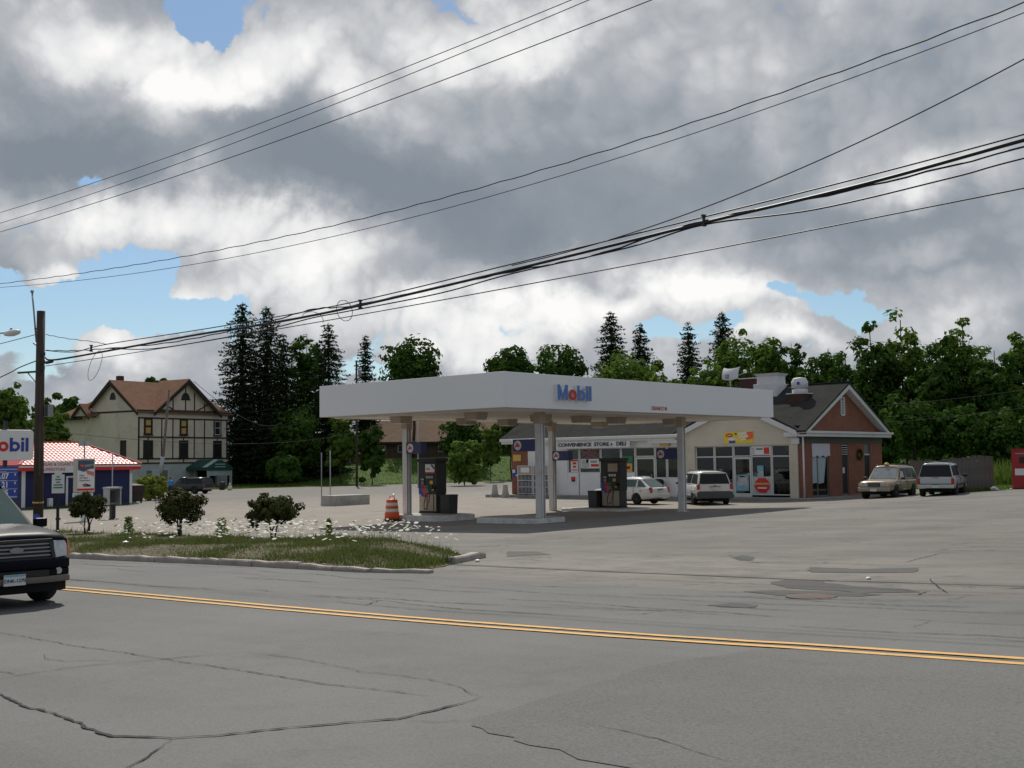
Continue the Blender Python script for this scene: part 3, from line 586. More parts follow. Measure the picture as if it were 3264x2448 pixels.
def rows_mat(name, a, b_, row=.14, rough=.9, axis=2):
    """roof shingles: thin dark course lines by height, blotchy colour"""
    m, nt, b = nodes_of(name); N = nt.nodes; L = nt.links
    tc = N.new('ShaderNodeTexCoord'); sp = N.new('ShaderNodeSeparateXYZ'); L.new(tc.outputs['Object'], sp.inputs[0])
    n = N.new('ShaderNodeTexNoise'); n.inputs['Scale'].default_value = 1.2; n.inputs['Detail'].default_value = 8; n.inputs['Roughness'].default_value = .7; L.new(tc.outputs['Object'], n.inputs['Vector'])
    r = N.new('ShaderNodeMapRange'); r.inputs['From Min'].default_value = .33; r.inputs['From Max'].default_value = .67; L.new(n.outputs['Fac'], r.inputs['Value'])
    x = N.new('ShaderNodeMix'); x.data_type = 'RGBA'; x.inputs['A'].default_value = (*a, 1); x.inputs['B'].default_value = (*b_, 1); L.new(r.outputs['Result'], x.inputs['Factor'])
    n2 = N.new('ShaderNodeTexNoise'); n2.inputs['Scale'].default_value = 11; n2.inputs['Detail'].default_value = 4; L.new(tc.outputs['Object'], n2.inputs['Vector'])
    r2 = N.new('ShaderNodeMapRange'); r2.inputs['From Min'].default_value = .4; r2.inputs['From Max'].default_value = .6; r2.inputs['To Max'].default_value = .5; L.new(n2.outputs['Fac'], r2.inputs['Value'])
    x2 = N.new('ShaderNodeMix'); x2.data_type = 'RGBA'; x2.blend_type = 'MULTIPLY'; x2.inputs['B'].default_value = (.6,.6,.6,1); L.new(r2.outputs['Result'], x2.inputs['Factor']); L.new(x.outputs['Result'], x2.inputs['A'])
    d = N.new('ShaderNodeMath'); d.operation = 'DIVIDE'; L.new(sp.outputs[axis], d.inputs[0]); d.inputs[1].default_value = row*.46
    fr = N.new('ShaderNodeMath'); fr.operation = 'FRACT'; L.new(d.outputs[0], fr.inputs[0])
    lt = N.new('ShaderNodeMath'); lt.operation = 'LESS_THAN'; L.new(fr.outputs[0], lt.inputs[0]); lt.inputs[1].default_value = .16
    lm = N.new('ShaderNodeMath'); lm.operation = 'MULTIPLY'; L.new(lt.outputs[0], lm.inputs[0]); lm.inputs[1].default_value = .45
    x3 = N.new('ShaderNodeMix'); x3.data_type = 'RGBA'; x3.blend_type = 'MULTIPLY'; x3.inputs['B'].default_value = (.45,.45,.45,1); L.new(lm.outputs[0], x3.inputs['Factor']); L.new(x2.outputs['Result'], x3.inputs['A'])
    L.new(x3.outputs['Result'], b.inputs['Base Color']); b.inputs['Roughness'].default_value = 1.0; b.inputs['Specular IOR Level'].default_value = .04
    bp = N.new('ShaderNodeBump'); bp.inputs['Strength'].default_value = .5; bp.inputs['Distance'].default_value = .01; L.new(fr.outputs[0], bp.inputs['Height']); L.new(bp.outputs['Normal'], b.inputs['Normal'])
    return m
M_shingle = rows_mat('grey_shingles', (.040,.041,.040), (.062,.061,.058))
M_shinbr = rows_mat('brown_shingles', (.215,.120,.082), (.275,.165,.115), .16)
M_shinbr2 = rows_mat('faded_brown_shingles', (.20,.14,.105), (.26,.185,.14), .16)
M_cream = mat('cream_stucco', (.62,.56,.46), .85, var=.08, scale=1.0, bump=.25, bscale=60, dirt=((.42,.36,.28), .4, .9))
M_tan = mat('tan_stucco', (.70,.62,.505), .85, var=.10, scale=.5, bump=.2, bscale=30, dirt=((.36,.27,.19), .6, .45))
M_timber = mat('dark_timber', (.035,.022,.016), .8, var=.3)
M_trim = mat('white_trim', (.66,.665,.68), .55, var=.06, scale=1.2, dirt=((.38,.37,.35), .4, 1.8))
M_olive = mat('olive_grey_band', (.085,.088,.075), .7, var=.1)
M_alu = mat('window_frame_white', (.60,.60,.59), .4, var=.08)
M_aludk = mat('window_frame_grey', (.16,.19,.18), .4, var=.1)
M_stone = mat('pale_blue_block', (.46,.49,.49), .85, var=.15, scale=1.5, bump=.3)
M_bluewall = mat('blue_wall', (.008,.013,.085), .6, var=.12, scale=.8)
M_redtile = mat('red_metal_tile', (.56,.085,.085), .42, var=.15, scale=2.5, spec=.45)
M_awning = mat('green_awning', (.012,.075,.062), .7, var=.12)
M_awningl = mat('pale_green_awning', (.42,.52,.47), .7, var=.1)
M_curtain = mat('amber_curtain', (.55,.36,.10), .8, var=.25, scale=4)
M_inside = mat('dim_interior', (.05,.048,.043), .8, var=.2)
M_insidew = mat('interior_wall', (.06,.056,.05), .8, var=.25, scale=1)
M_rust = mat('rusty_brown', (.095,.06,.047), .8, var=.35, scale=2)
M_dumpster = mat('brown_dumpster', (.045,.028,.024), .7, var=.3)
M_fence = mat('weathered_boards', (.135,.125,.115), .9, var=.3, scale=2.0, bump=.5, bscale=12)
M_cloth = mat('pale_lilac_cloth', (.62,.60,.66), .8, var=.08)
M_posterblue = mat('poster_blue', (.22,.45,.60), .5, var=.35, scale=4)
M_rubber = mat('tyre_rubber', (.012,.012,.012), .8, var=.3)
M_rim = mat('wheel_rim', (.42,.42,.43), .35, metal=.7, var=.15)
M_under = mat('car_underbody', (.008,.008,.008), .9, var=.2)
M_chrome = mat('chrome', (.62,.63,.65), .15, metal=1.0, var=.05)
M_lens = mat('headlight_lens', (.50,.52,.54), .12, metal=.3, var=.35, scale=9, coat=1.0)
M_redlens = mat('tail_lens', (.42,.012,.015), .15, var=.2, coat=1.0)
M_amber = mat('amber_lens', (.72,.20,.02), .2, var=.1, coat=1.0)
M_carglass = mat('car_glass', (.008,.010,.011), .22, var=.2, spec=.3, coat=.0)
M_carglassl = mat('car_glass_green', (.045,.085,.08), .06, var=.2, spec=.6, coat=.3)
M_plate = mat('plate_white', (.66,.67,.66), .4, var=.05)
M_seam = mat('panel_gap', (.02,.02,.02), .8, var=.1)
M_skin = mat('skin', (.38,.21,.14), .6, var=.1)
M_shirt = mat('blue_shirt', (.03,.20,.55), .8, var=.12)
M_denim = mat('dark_trousers', (.03,.035,.05), .85, var=.2)
M_hair = mat('dark_hair', (.02,.014,.01), .7, var=.2)
def paint(name, c, rough=.28, metal=0.0, coat=.6): return mat(name, c, rough, metal=metal, var=.03, scale=1.0, spec=(.45 if coat else .10), coat=coat)
P_white = paint('paint_white', (.72,.72,.70)); P_navy = paint('paint_dark_navy', (.0045,.005,.011), .42, 0, .0)
P_gold = paint('paint_champagne', (.36,.285,.205), .3, .3); P_silver = paint('paint_silver_white', (.50,.53,.54), .3, .25); P_black = paint('paint_black', (.008,.009,.012))
P_clad = mat('cladding_grey', (.075,.077,.08), .6, var=.1); P_tanclad = mat('cladding_tan', (.16,.135,.115), .55, var=.1)
def glass_mat(name, tint=(.46,.50,.49), refl=1.0):
    m, nt, b = nodes_of(name); N = nt.nodes; L = nt.links; N.remove(b); out = [n for n in N if n.type == 'OUTPUT_MATERIAL'][0]
    t = N.new('ShaderNodeBsdfTransparent'); t.inputs['Color'].default_value = (*tint, 1)
    g = N.new('ShaderNodeBsdfGlossy'); g.inputs['Roughness'].default_value = .03; g.inputs['Color'].default_value = (refl,refl,refl,1)
    f = N.new('ShaderNodeFresnel'); f.inputs['IOR'].default_value = 1.5
    n = N.new('ShaderNodeTexNoise'); n.inputs['Scale'].default_value = 1.2; tc = N.new('ShaderNodeTexCoord'); L.new(tc.outputs['Object'], n.inputs['Vector'])
    bp = N.new('ShaderNodeBump'); bp.inputs['Strength'].default_value = .05; bp.inputs['Distance'].default_value = .05; L.new(n.outputs['Fac'], bp.inputs['Height']); L.new(bp.outputs['Normal'], g.inputs['Normal'])
    s = N.new('ShaderNodeMixShader'); L.new(f.outputs[0], s.inputs['Fac']); L.new(t.outputs[0], s.inputs[1]); L.new(g.outputs[0], s.inputs[2]); L.new(s.outputs[0], out.inputs[0]); return m
M_glass = glass_mat('shop_glass')

# ------------------------------------------------------------------ ground, road, lot
def axis(lo, hi, parts):
    o = []; x = lo
    for end, st in parts:
        while x < end-1e-6: o.append(x); x = min(x+st, end)
    o.append(hi); return np.array(o)
def build_ground():
    xs = axis(-900, 500, [(-300,60),(-160,10),(-60,2.0),(-45,1.0),(6,.5),(40,2),(500,46)])
    ys = np.array(sorted(set(np.round(np.concatenate([axis(-300, -4, [(-60,40),(-4,4)]), axis(-4, 14.8, [(14.8,.47)]), axis(14.8, 1200, [(30,.5),(70,1.0),(130,2.0),(200,10),(1200,125)])]), 4))))
    X, Y = np.meshgrid(xs, ys, indexing='ij'); Z = gza(X, Y)
    nx, ny = X.shape; V = np.c_[X.ravel(), Y.ravel(), Z.ravel()]
    idx = np.arange(nx*ny).reshape(nx, ny)
    F = np.stack([idx[:-1,:-1], idx[1:,:-1], idx[1:,1:], idx[:-1,1:]], -1).reshape(-1, 4)
    bm = bmesh.new(); vs = [bm.verts.new(v) for v in V]
    for f in F: bm.faces.new([vs[i] for i in f])
    def cut(co, no):
        bmesh.ops.bisect_plane(bm, geom=bm.verts[:]+bm.edges[:]+bm.faces[:], dist=1e-5, plane_co=co, plane_no=no)
    cut((SL0[0], SL0[1], 0), (SLn[0], SLn[1], 0)); cut((-23.4, 61.9, 0), (-.39, 1, 0)); cut((-60, 72, 0), (0,1,0)); cut((-27.0, 60, 0), (1,0,0))
    bm.verts.ensure_lookup_table(); bm.verts.index_update()
    groups = {'road': [], 'forecourt': [], 'grass_field': []}
    for f in bm.faces:
        c = f.calc_center_median(); u = (c.x-SL0[0])*SLn[0]+(c.y-SL0[1])*SLn[1]
        if c.y < 14.8: k = 'road'
        elif u > 0 or (c.x > -27 and c.y > 61.9+.39*(c.x+23.4)) or (c.y > 72 and c.x > -60): k = 'grass_field'
        else: k = 'forecourt'
        groups[k].append([v.index for v in f.verts])
    co = np.array([v.co[:] for v in bm.verts]); bm.free()
    for k, m in (('road', M_road), ('forecourt', M_lot), ('grass_field', M_lawn)):
        used = sorted({i for f in groups[k] for i in f}); mp = {j: i for i, j in enumerate(used)}
        me = bpy.data.meshes.new(k); me.from_pydata([tuple(co[j]) for j in used], [], [[mp[i] for i in f] for f in groups[k]])
        me.polygons.foreach_set('use_smooth', [True]*len(me.polygons)); me.materials.append(m); fix_normals(me)
        if me.polygons[0].normal.z < 0: me.flip_normals()
        o = bpy.data.objects.new(k, me); COL.objects.link(o); structure(o)
build_ground()

def drape(name, poly, m, lift, step=.35, rough=.05, seed=0):
    rnd = random.Random(seed); b = []
    for i in range(len(poly)):
        p, q = Vector(poly[i]), Vector(poly[(i+1) % len(poly)]); n = max(1, int((q-p).length/.16))
        for k in range(n):
            r = p.lerp(q, k/n); b.append(Vector((r.x+rnd.uniform(-rough, rough), r.y+rnd.uniform(-rough, rough))))
    xs = [p.x for p in b]; ys = [p.y for p in b]
    def inside(x, y):
        c = False; j = len(b)-1
        for i in range(len(b)):
            if (b[i].y > y) != (b[j].y > y) and x < (b[j].x-b[i].x)*(y-b[i].y)/(b[j].y-b[i].y)+b[i].x: c = not c
            j = i
        return c
    pts = list(b); x = min(xs)
    while x < max(xs):
        y = min(ys)
        while y < max(ys):
            if inside(x, y): pts.append(Vector((x, y)))
            y += step
        x += step
    r = delaunay_2d_cdt(pts, [], [list(range(len(b)))], 1, 1e-4)
    vs = [(p.x, p.y, gz(p.x, p.y)+lift) for p in r[0]]
    me = bpy.data.meshes.new(name); me.from_pydata(vs, [], r[2]); me.materials.append(m); fix_normals(me)
    if sum(p.normal.z for p in me.polygons) < 0: me.flip_normals()
    o = bpy.data.objects.new(name, me); COL.objects.link(o); return structure(o)
for i, pl in enumerate(PATCHES): drape('asphalt_patch', pl, M_patch if i == 0 else M_patch2, .005, .4, .035, i)

# centre line: two yellow stripes
def stripe(y):
    mb = MB(); rnd = random.Random(int(y*100)); prev = None
    x = -150.0
    while x < 40:
        j = rnd.uniform(-.008, .008); w = .055+rnd.uniform(-.004, .004)
        kink = .05*math.exp(-((x+5.8)/1.2)**2)*(1 if x > -5.8 else .3)
        a = (x, y-w+j+kink, gz(x, y-w)+.010); c = (x, y+w+j+kink, gz(x, y+w)+.010)
        if prev: mb.add([prev[0], a, c, prev[1]], [(0,1,2,3)])
        prev = (a, c); x += .5 if x > -40 else 2
    o = mb.obj('road_marking', M_yellow); structure(o)
    if o.data.polygons[0].normal.z < 0: o.data.flip_normals()
stripe(9.68); stripe(9.95)
# cracks: ragged dark strips that follow the ground
def build_cracks():
    rnd = random.Random(5); mb = MB(); extra = []
    for k in range(46):       # long ragged cracks that follow the lanes
        x = rnd.uniform(-30, 2); y = rnd.choice([rnd.uniform(10.6, 14.5), rnd.uniform(12.8, 14.6), rnd.uniform(15.3, 24)]); n = rnd.randint(3, 8); pl = []
        for i in range(n): pl.append((x, y)); x += rnd.uniform(.5, 1.1); y += rnd.uniform(-.16, .16)
        if y > 15 and pl[0][0] < -15: continue
        extra.append((rnd.uniform(.012, .032), pl))
    for w, pl in [(w*1.2, pl) for w, pl in CRACKS]+extra:
        pts = []
        for i in range(len(pl)-1):
            p, q = Vector(pl[i]), Vector(pl[i+1]); n = max(1, int((q-p).length/.07))
            pts += [p.lerp(q, k/n) for k in range(n)]
        pts.append(Vector(pl[-1])); off = 0; prev = None
        for i, p in enumerate(pts):
            t = (pts[min(i+1, len(pts)-1)]-pts[max(i-1, 0)]).normalized(); nr = Vector((-t.y, t.x))
            off = off*.8+rnd.uniform(-1, 1)*.016
            e = min(1, i/6, (len(pts)-1-i)/6); ww = w*.5*e*rnd.uniform(.25, 1.15)
            a = p+nr*(off-ww); c = p+nr*(off+ww)
            A = (a.x, a.y, gz(a.x, a.y)+.009); Cc = (c.x, c.y, gz(c.x, c.y)+.009)
            if prev: mb.add([prev[0], A, Cc, prev[1]], [(0,1,2,3)])
            prev = (A, Cc)
    o = mb.obj('pavement_crack', M_crack); structure(o)
build_cracks()

# sunken iron drain cover by the road edge
def drain():
    x, y = -7.75, 14.45; mb = MB(); z = gz(x, y)
    mb.lathe([(.34, .0), (.34, .016), (.30, .02), (.01, .02)], 20)
    o = mb.obj('drain_cover', M_rust); o.location = (x, y, z-.004); tag(o, 'rusty round iron drain cover in the worn asphalt at the road edge', 'drain cover')
drain()

# kerb of long granite stones
kerb = bpy.data.objects.new('kerb', None); COL.objects.link(kerb); kerb['kind'] = 'structure'
def kerb_stone(a, b_, w=.17, h=.15, seed=0, sink=0.0):
    rnd = random.Random(seed); a, b_ = Vector(a), Vector(b_); L_ = (b_-a).length; t = (b_-a)/L_; n = Vector((-t.y, t.x)); k = max(2, int(L_/.35)); mb = MB()
    rows = []
    for i in range(k+1):
        p = a.lerp(b_, i/k); z = gz(p.x, p.y)-sink; j = rnd.uniform(-.02, .02); hh = h+rnd.uniform(-.025, .02)
        q = [p+n*(-w/2+j), p+n*(-w/2+.02+j), p+n*(w/2-.02), p+n*(w/2)]
        rows.append([(q[0].x, q[0].y, z-.15), (q[0].x, q[0].y, z+hh-.03), (q[1].x, q[1].y, z+hh), (q[2].x, q[2].y, z+hh), (q[3].x, q[3].y, z+hh-.03), (q[3].x, q[3].y, z-.15)])
    vs = [v for r in rows for v in r]; fs = []
    for i in range(k):
        for j in range(5): fs.append((i*6+j, (i+1)*6+j, (i+1)*6+j+1, i*6+j+1))
    fs += [tuple(range(6)), tuple(k*6+j for j in reversed(range(6)))]
    return mb.add(vs, fs).obj('kerb_stone', M_kerb, kerb)
_kj = [-60, -54, -49, -45, -41, -37.5, -34, -31] + KERB_JOINTS
for i in range(len(_kj)-1): kerb_stone((_kj[i]+.02, 14.89), (_kj[i+1]-.02, 14.89), seed=i, sink=(.02 if i < len(_kj)-3 else .05+.02*(i-len(_kj)+3)))
kerb_stone((-17.2, 14.95), (-16.0, 15.3), .2, .10, 40, .03)
kerb_stone((-18.15, 18.9), (-17.45, 17.25), .22, .13, 41)

# grass strip behind the kerb, slightly domed
VERGE = [(-62,15.0),(-16.9,15.0),(-16.7,15.6),(-17.0,16.6),(-17.6,17.6),(-18.3,18.8),(-19.6,19.6),(-22,20.4),(-26,20.9),(-34,21.2),(-45,21.4),(-62,21.4)]
def verge_za(x, y):
    x = np.asarray(x, float); y = np.asarray(y, float)
    xr = np.interp(y, [15,15.6,16.6,17.6,18.8,19.6,20.4,20.9,21.2], [-16.9,-16.7,-17.0,-17.6,-18.3,-19.6,-22,-26,-34])
    t = np.minimum(np.clip((xr-x)/2.2, 0, 1), np.clip((21.3-y)/1.8, 0, 1)); t = t*t*(3-2*t)
    return gza(x, y)+.015+t*(.09+.17*np.clip((y-15.0)/1.4, 0, 1))
def verge_z(x, y): return float(verge_za(x, y))
def build_verge():
    o = drape('verge', VERGE, M_verge, .0, .5, .05, 77)
    me = o.data; n = len(me.vertices)
    for v in me.vertices: v.co.z = verge_z(v.co.x, v.co.y)
    bm = bmesh.new(); bm.from_mesh(me)      # skirt down into the ground
    ed = [e for e in bm.edges if e.is_boundary]; r = bmesh.ops.extrude_edge_only(bm, edges=ed)
    for v in [g for g in r['geom'] if isinstance(g, bmesh.types.BMVert)]: v.co.z -= .4
    bm.to_mesh(me); bm.free()
build_verge()

# ------------------------------------------------------------------ lettering helpers (plain geometric strokes)
def ring(mb, cx, cz, r, w, P, d0, d1, n=22, a0=0, a1=2*math.pi):
    """flat ring in letter space (u,v) extruded between depths d0,d1; P maps (u,v,d) to 3d"""
    for i in range(n):
        a, b_ = a0+(a1-a0)*i/n, a0+(a1-a0)*(i+1)/n
        q = [(cx+rr*math.cos(t), cz+rr*math.sin(t)) for t in (a, b_) for rr in (r-w, r)]
        p = [q[0], q[1], q[3], q[2]]
        mb.hexa([P(*k, d0) for k in p]+[P(*k, d1) for k in p])
def poly_letter(mb, pts, P, d0, d1):
    n = len(pts); k = len(mb.v); mb.v += [P(*p, d0) for p in pts]+[P(*p, d1) for p in pts]
    mb.f += [tuple(k+i for i in range(n)), tuple(k+n+i for i in reversed(range(n)))]; mb.s += [False]*2
    for i in range(n): mb.f.append((k+i, k+n+i, k+n+(i+1)%n, k+(i+1)%n)); mb.s.append(False)
def rect(mb, u0, u1, v0, v1, P, d0, d1): poly_letter(mb, [(u0,v0),(u1,v0),(u1,v1),(u0,v1)], P, d0, d1)
def logo_letters(P, mats, parent, H=1.0, d0=0.0, d1=0.02, back=None, body=None):
    """five letters M o b i l of cap height H starting at u=0; returns the width"""
    w = .21*H; x = .36*H; out = []; u = 0
    def mk(fn, u, m):
        if body:
            mb = MB(); fn(mb, u, back, d0-.001); ob = mb.obj('letter', body, parent)
            mb = MB(); fn(mb, u, d0, d1); mb.obj('letter_face', m, ob)
        else:
            mb = MB(); fn(mb, u, d0, d1); mb.obj('letter', m, parent)
    def fM(mb, u, a, b_):
        rect(mb, u, u+w, 0, H, P, a, b_); rect(mb, u+.92*H-w, u+.92*H, 0, H, P, a, b_)
        poly_letter(mb, [(u+w*.98,H),(u+w*.98,H*.62),(u+.38*H,.02*H),(u+.54*H,.02*H),(u+.92*H-w*.98,H*.62),(u+.92*H-w*.98,H),(u+.46*H,.34*H)], P, a, b_)
    def fo(mb, u, a, b_): ring(mb, u+x, x, x, w*.98, P, a, b_)
    def fb(mb, u, a, b_): rect(mb, u, u+w, 0, H, P, a, b_); ring(mb, u+x, x, x*.995, w*.95, P, a-.001, b_+.003)
    def fi(mb, u, a, b_): rect(mb, u, u+w, 0, 2*x, P, a, b_); rect(mb, u, u+w, H-.2*H, H, P, a, b_)
    def fl(mb, u, a, b_): rect(mb, u, u+w, 0, H, P, a, b_)
    mk(fM, 0, mats[0]); u = 1.0*H; mk(fo, u, mats[1]); u += .80*H; mk(fb, u, mats[0]); u += .80*H; mk(fi, u, mats[0]); u += .31*H; mk(fl, u, mats[0])
    return u+w

# ------------------------------------------------------------------ fuel canopy
CX0, CX1, CY0, CY1, CZ0, CZ1 = -38.15, -27.87, 30.25, 48.83, 4.25, 5.515
def build_canopy():
    t = thing('fuel_canopy', 'large white flat fuel canopy on four grey steel columns with blue and red logo letters', 'canopy', ((CX0+CX1)/2, (CY0+CY1)/2, 0))
    O = (CX0+CX1)/2, (CY0+CY1)/2, 0
    def B(mb, n, m, par=t, **k): return mb.obj(n, m, par, O, **k)
    th = .12
    B(MB().box(CX0, CX1, CY0, CY0+th, CZ0, CZ1), 'fascia', M_canopy, bevel=.012)
    B(MB().box(CX0, CX1, CY1-th, CY1, CZ0, CZ1), 'fascia', M_canopy, bevel=.012)
    B(MB().box(CX0, CX0+th, CY0+th, CY1-th, CZ0+.001, CZ1-.001), 'fascia', M_canopy, bevel=.012)
    B(MB().box(CX1-th, CX1, CY0+th, CY1-th, CZ0+.001, CZ1-.001), 'fascia', M_canopy, bevel=.012)
    # soffit planks hang a little below the fascia, set in from the edge
    fr = MB(); a = .42
    for x0, x1, y0, y1 in ((CX0+a, CX1-a, CY0+a, CY0+a+.06), (CX0+a, CX1-a, CY1-a-.06, CY1-a), (CX0+a, CX0+a+.06, CY0+a+.06, CY1-a-.06), (CX1-a-.06, CX1-a, CY0+a+.06, CY1-a-.06)):
        fr.box(x0, x1, y0, y1, CZ0-.075, CZ0+.05)
    B(fr, 'soffit_frame', M_soffit)
    n = 30; w = (CY1-CY0-2*a-.12)/n
    pl = MB().box(CX0+a+.06, CX1-a-.06, 0, w-.012, CZ0-.045, CZ0-.005); me0 = None
    for i in range(n):
        y = CY0+a+.06+i*w
        if me0 is None:
            o = pl.obj('soffit_panel', M_soffit, t, (O[0], O[1], 0)); me0 = o.data
        else:
            o = bpy.data.objects.new('soffit_panel', me0); COL.objects.link(o); o.parent = t
        o.location = (0, y, 0)
    B(MB().box(CX0+th, CX1-th, CY0+th, CY1-th, CZ0+.06, CZ0+.12), 'roof_deck', M_grey)
    for x, y in ((-29.41,33.91), (-36.88,33.91), (-29.41,43.43), (-36.88,43.43)):
        z0 = gz(x, y)-.05; z1 = CZ0-.05; f = .135; mb = MB()
        mb.box(x-f, x+f, y-f, y-f+.022, z0, z1).box(x-f, x+f, y+f-.022, y+f, z0, z1).box(x-.012, x+.012, y-f+.022, y+f-.022, z0, z1)
        mb.box(x+.06, x+.11, y-.05, y+.05, z0+.002, z1-.3)      # pipe cover in the web
        c = B(mb, 'column', M_col)
        B(MB().box(x-.2, x+.2, y-.2, y+.2, z0, z0+.07), 'base_plate', M_col, c)
        B(MB().box(x-.17, x+.17, y-.17, y+.17, z1-.42, z1-.38).box(x-.16, x+.16, y-.16, y+.16, z1-.38, z1), 'cap_sleeve', M_lampbox, c)
    for x in (-35.1, -30.9):
        for y in (31.96, 35.71, 38.3, 40.7, 44.9):
            mb = MB(); z = CZ0-.045; a, b_ = .33, .29
            mb.hexa([(x-b_,y-b_,z-.27),(x+b_,y-b_,z-.27),(x+b_,y+b_,z-.27),(x-b_,y+b_,z-.27),(x-a,y-a,z),(x+a,y-a,z),(x+a,y+a,z),(x-a,y+a,z)])
            lb = B(mb, 'lamp_housing', M_lampbox, bevel=.01)
            B(MB().box(x-b_+.03, x+b_-.03, y-b_+.03, y+b_-.03, z-.285, z-.271), 'lens', M_signw, lb)
    # raised logo on the driveway side
    P2 = lambda u, v, d: (CX1+d-O[0], 32.98+u*1.13-O[1], 4.59+v)
    logo_letters(P2, (M_lblue, M_red), t, .565, .16, .175, .0, M_signw)
    text_mesh('red_lettering', 'CERANE ST IN', .21, mat('faded_red_letters', (.55,.10,.10), .6, var=.3, scale=6), t, (CX1+.006-O[0], 39.62-O[1], 4.43), (R(90),0,R(90)), .006, .003, xscale=.83)
    return t
build_canopy()

# ------------------------------------------------------------------ islands, pumps, bins, flags
def island(pts, h, label):
    cx = sum(p[0] for p in pts)/len(pts); cy = sum(p[1] for p in pts)/len(pts); z = gz(cx, cy)
    base = MB().prism(pts, 'z', z-.15, z+h).obj('pump_island', M_islandw, None, (cx, cy, z), bevel=.03)
    tag(base, label, 'pump island', 'raised islands under the canopy')
    n = len(pts); top = [(cx+(p[0]-cx)*.93, cy+(p[1]-cy)*.91) for p in pts]
    MB().prism(top, 'z', z+h-.05, z+h+.012).obj('concrete_fill', M_conc, base, (cx, cy, z))
    return z+h+.012
def rounded(x0, x1, y0, y1, r, n=5):
    o = []
    for cx, cy, a0 in ((x1-r, y0+r, -90), (x1-r, y1-r, 0), (x0+r, y1-r, 90), (x0+r, y0+r, 180)):
        for i in range(n+1):
            a = R(a0+90*i/n); o.append((cx+r*math.cos(a), cy+r*math.sin(a)))
    return o
Z1 = island(rounded(-37.45, -34.25, 33.35, 35.6, .5), .24, 'white painted island that carries the left fuel pump')
Z2 = island(rounded(-32.3, -29.0, 33.05, 35.2, .55), .20, 'empty white island without a pump at the foot of the front column')
Z3 = island(rounded(-36.3, -32.3, 43.0, 45.5, .55), .11, 'low scuffed island that carries the right fuel pump')

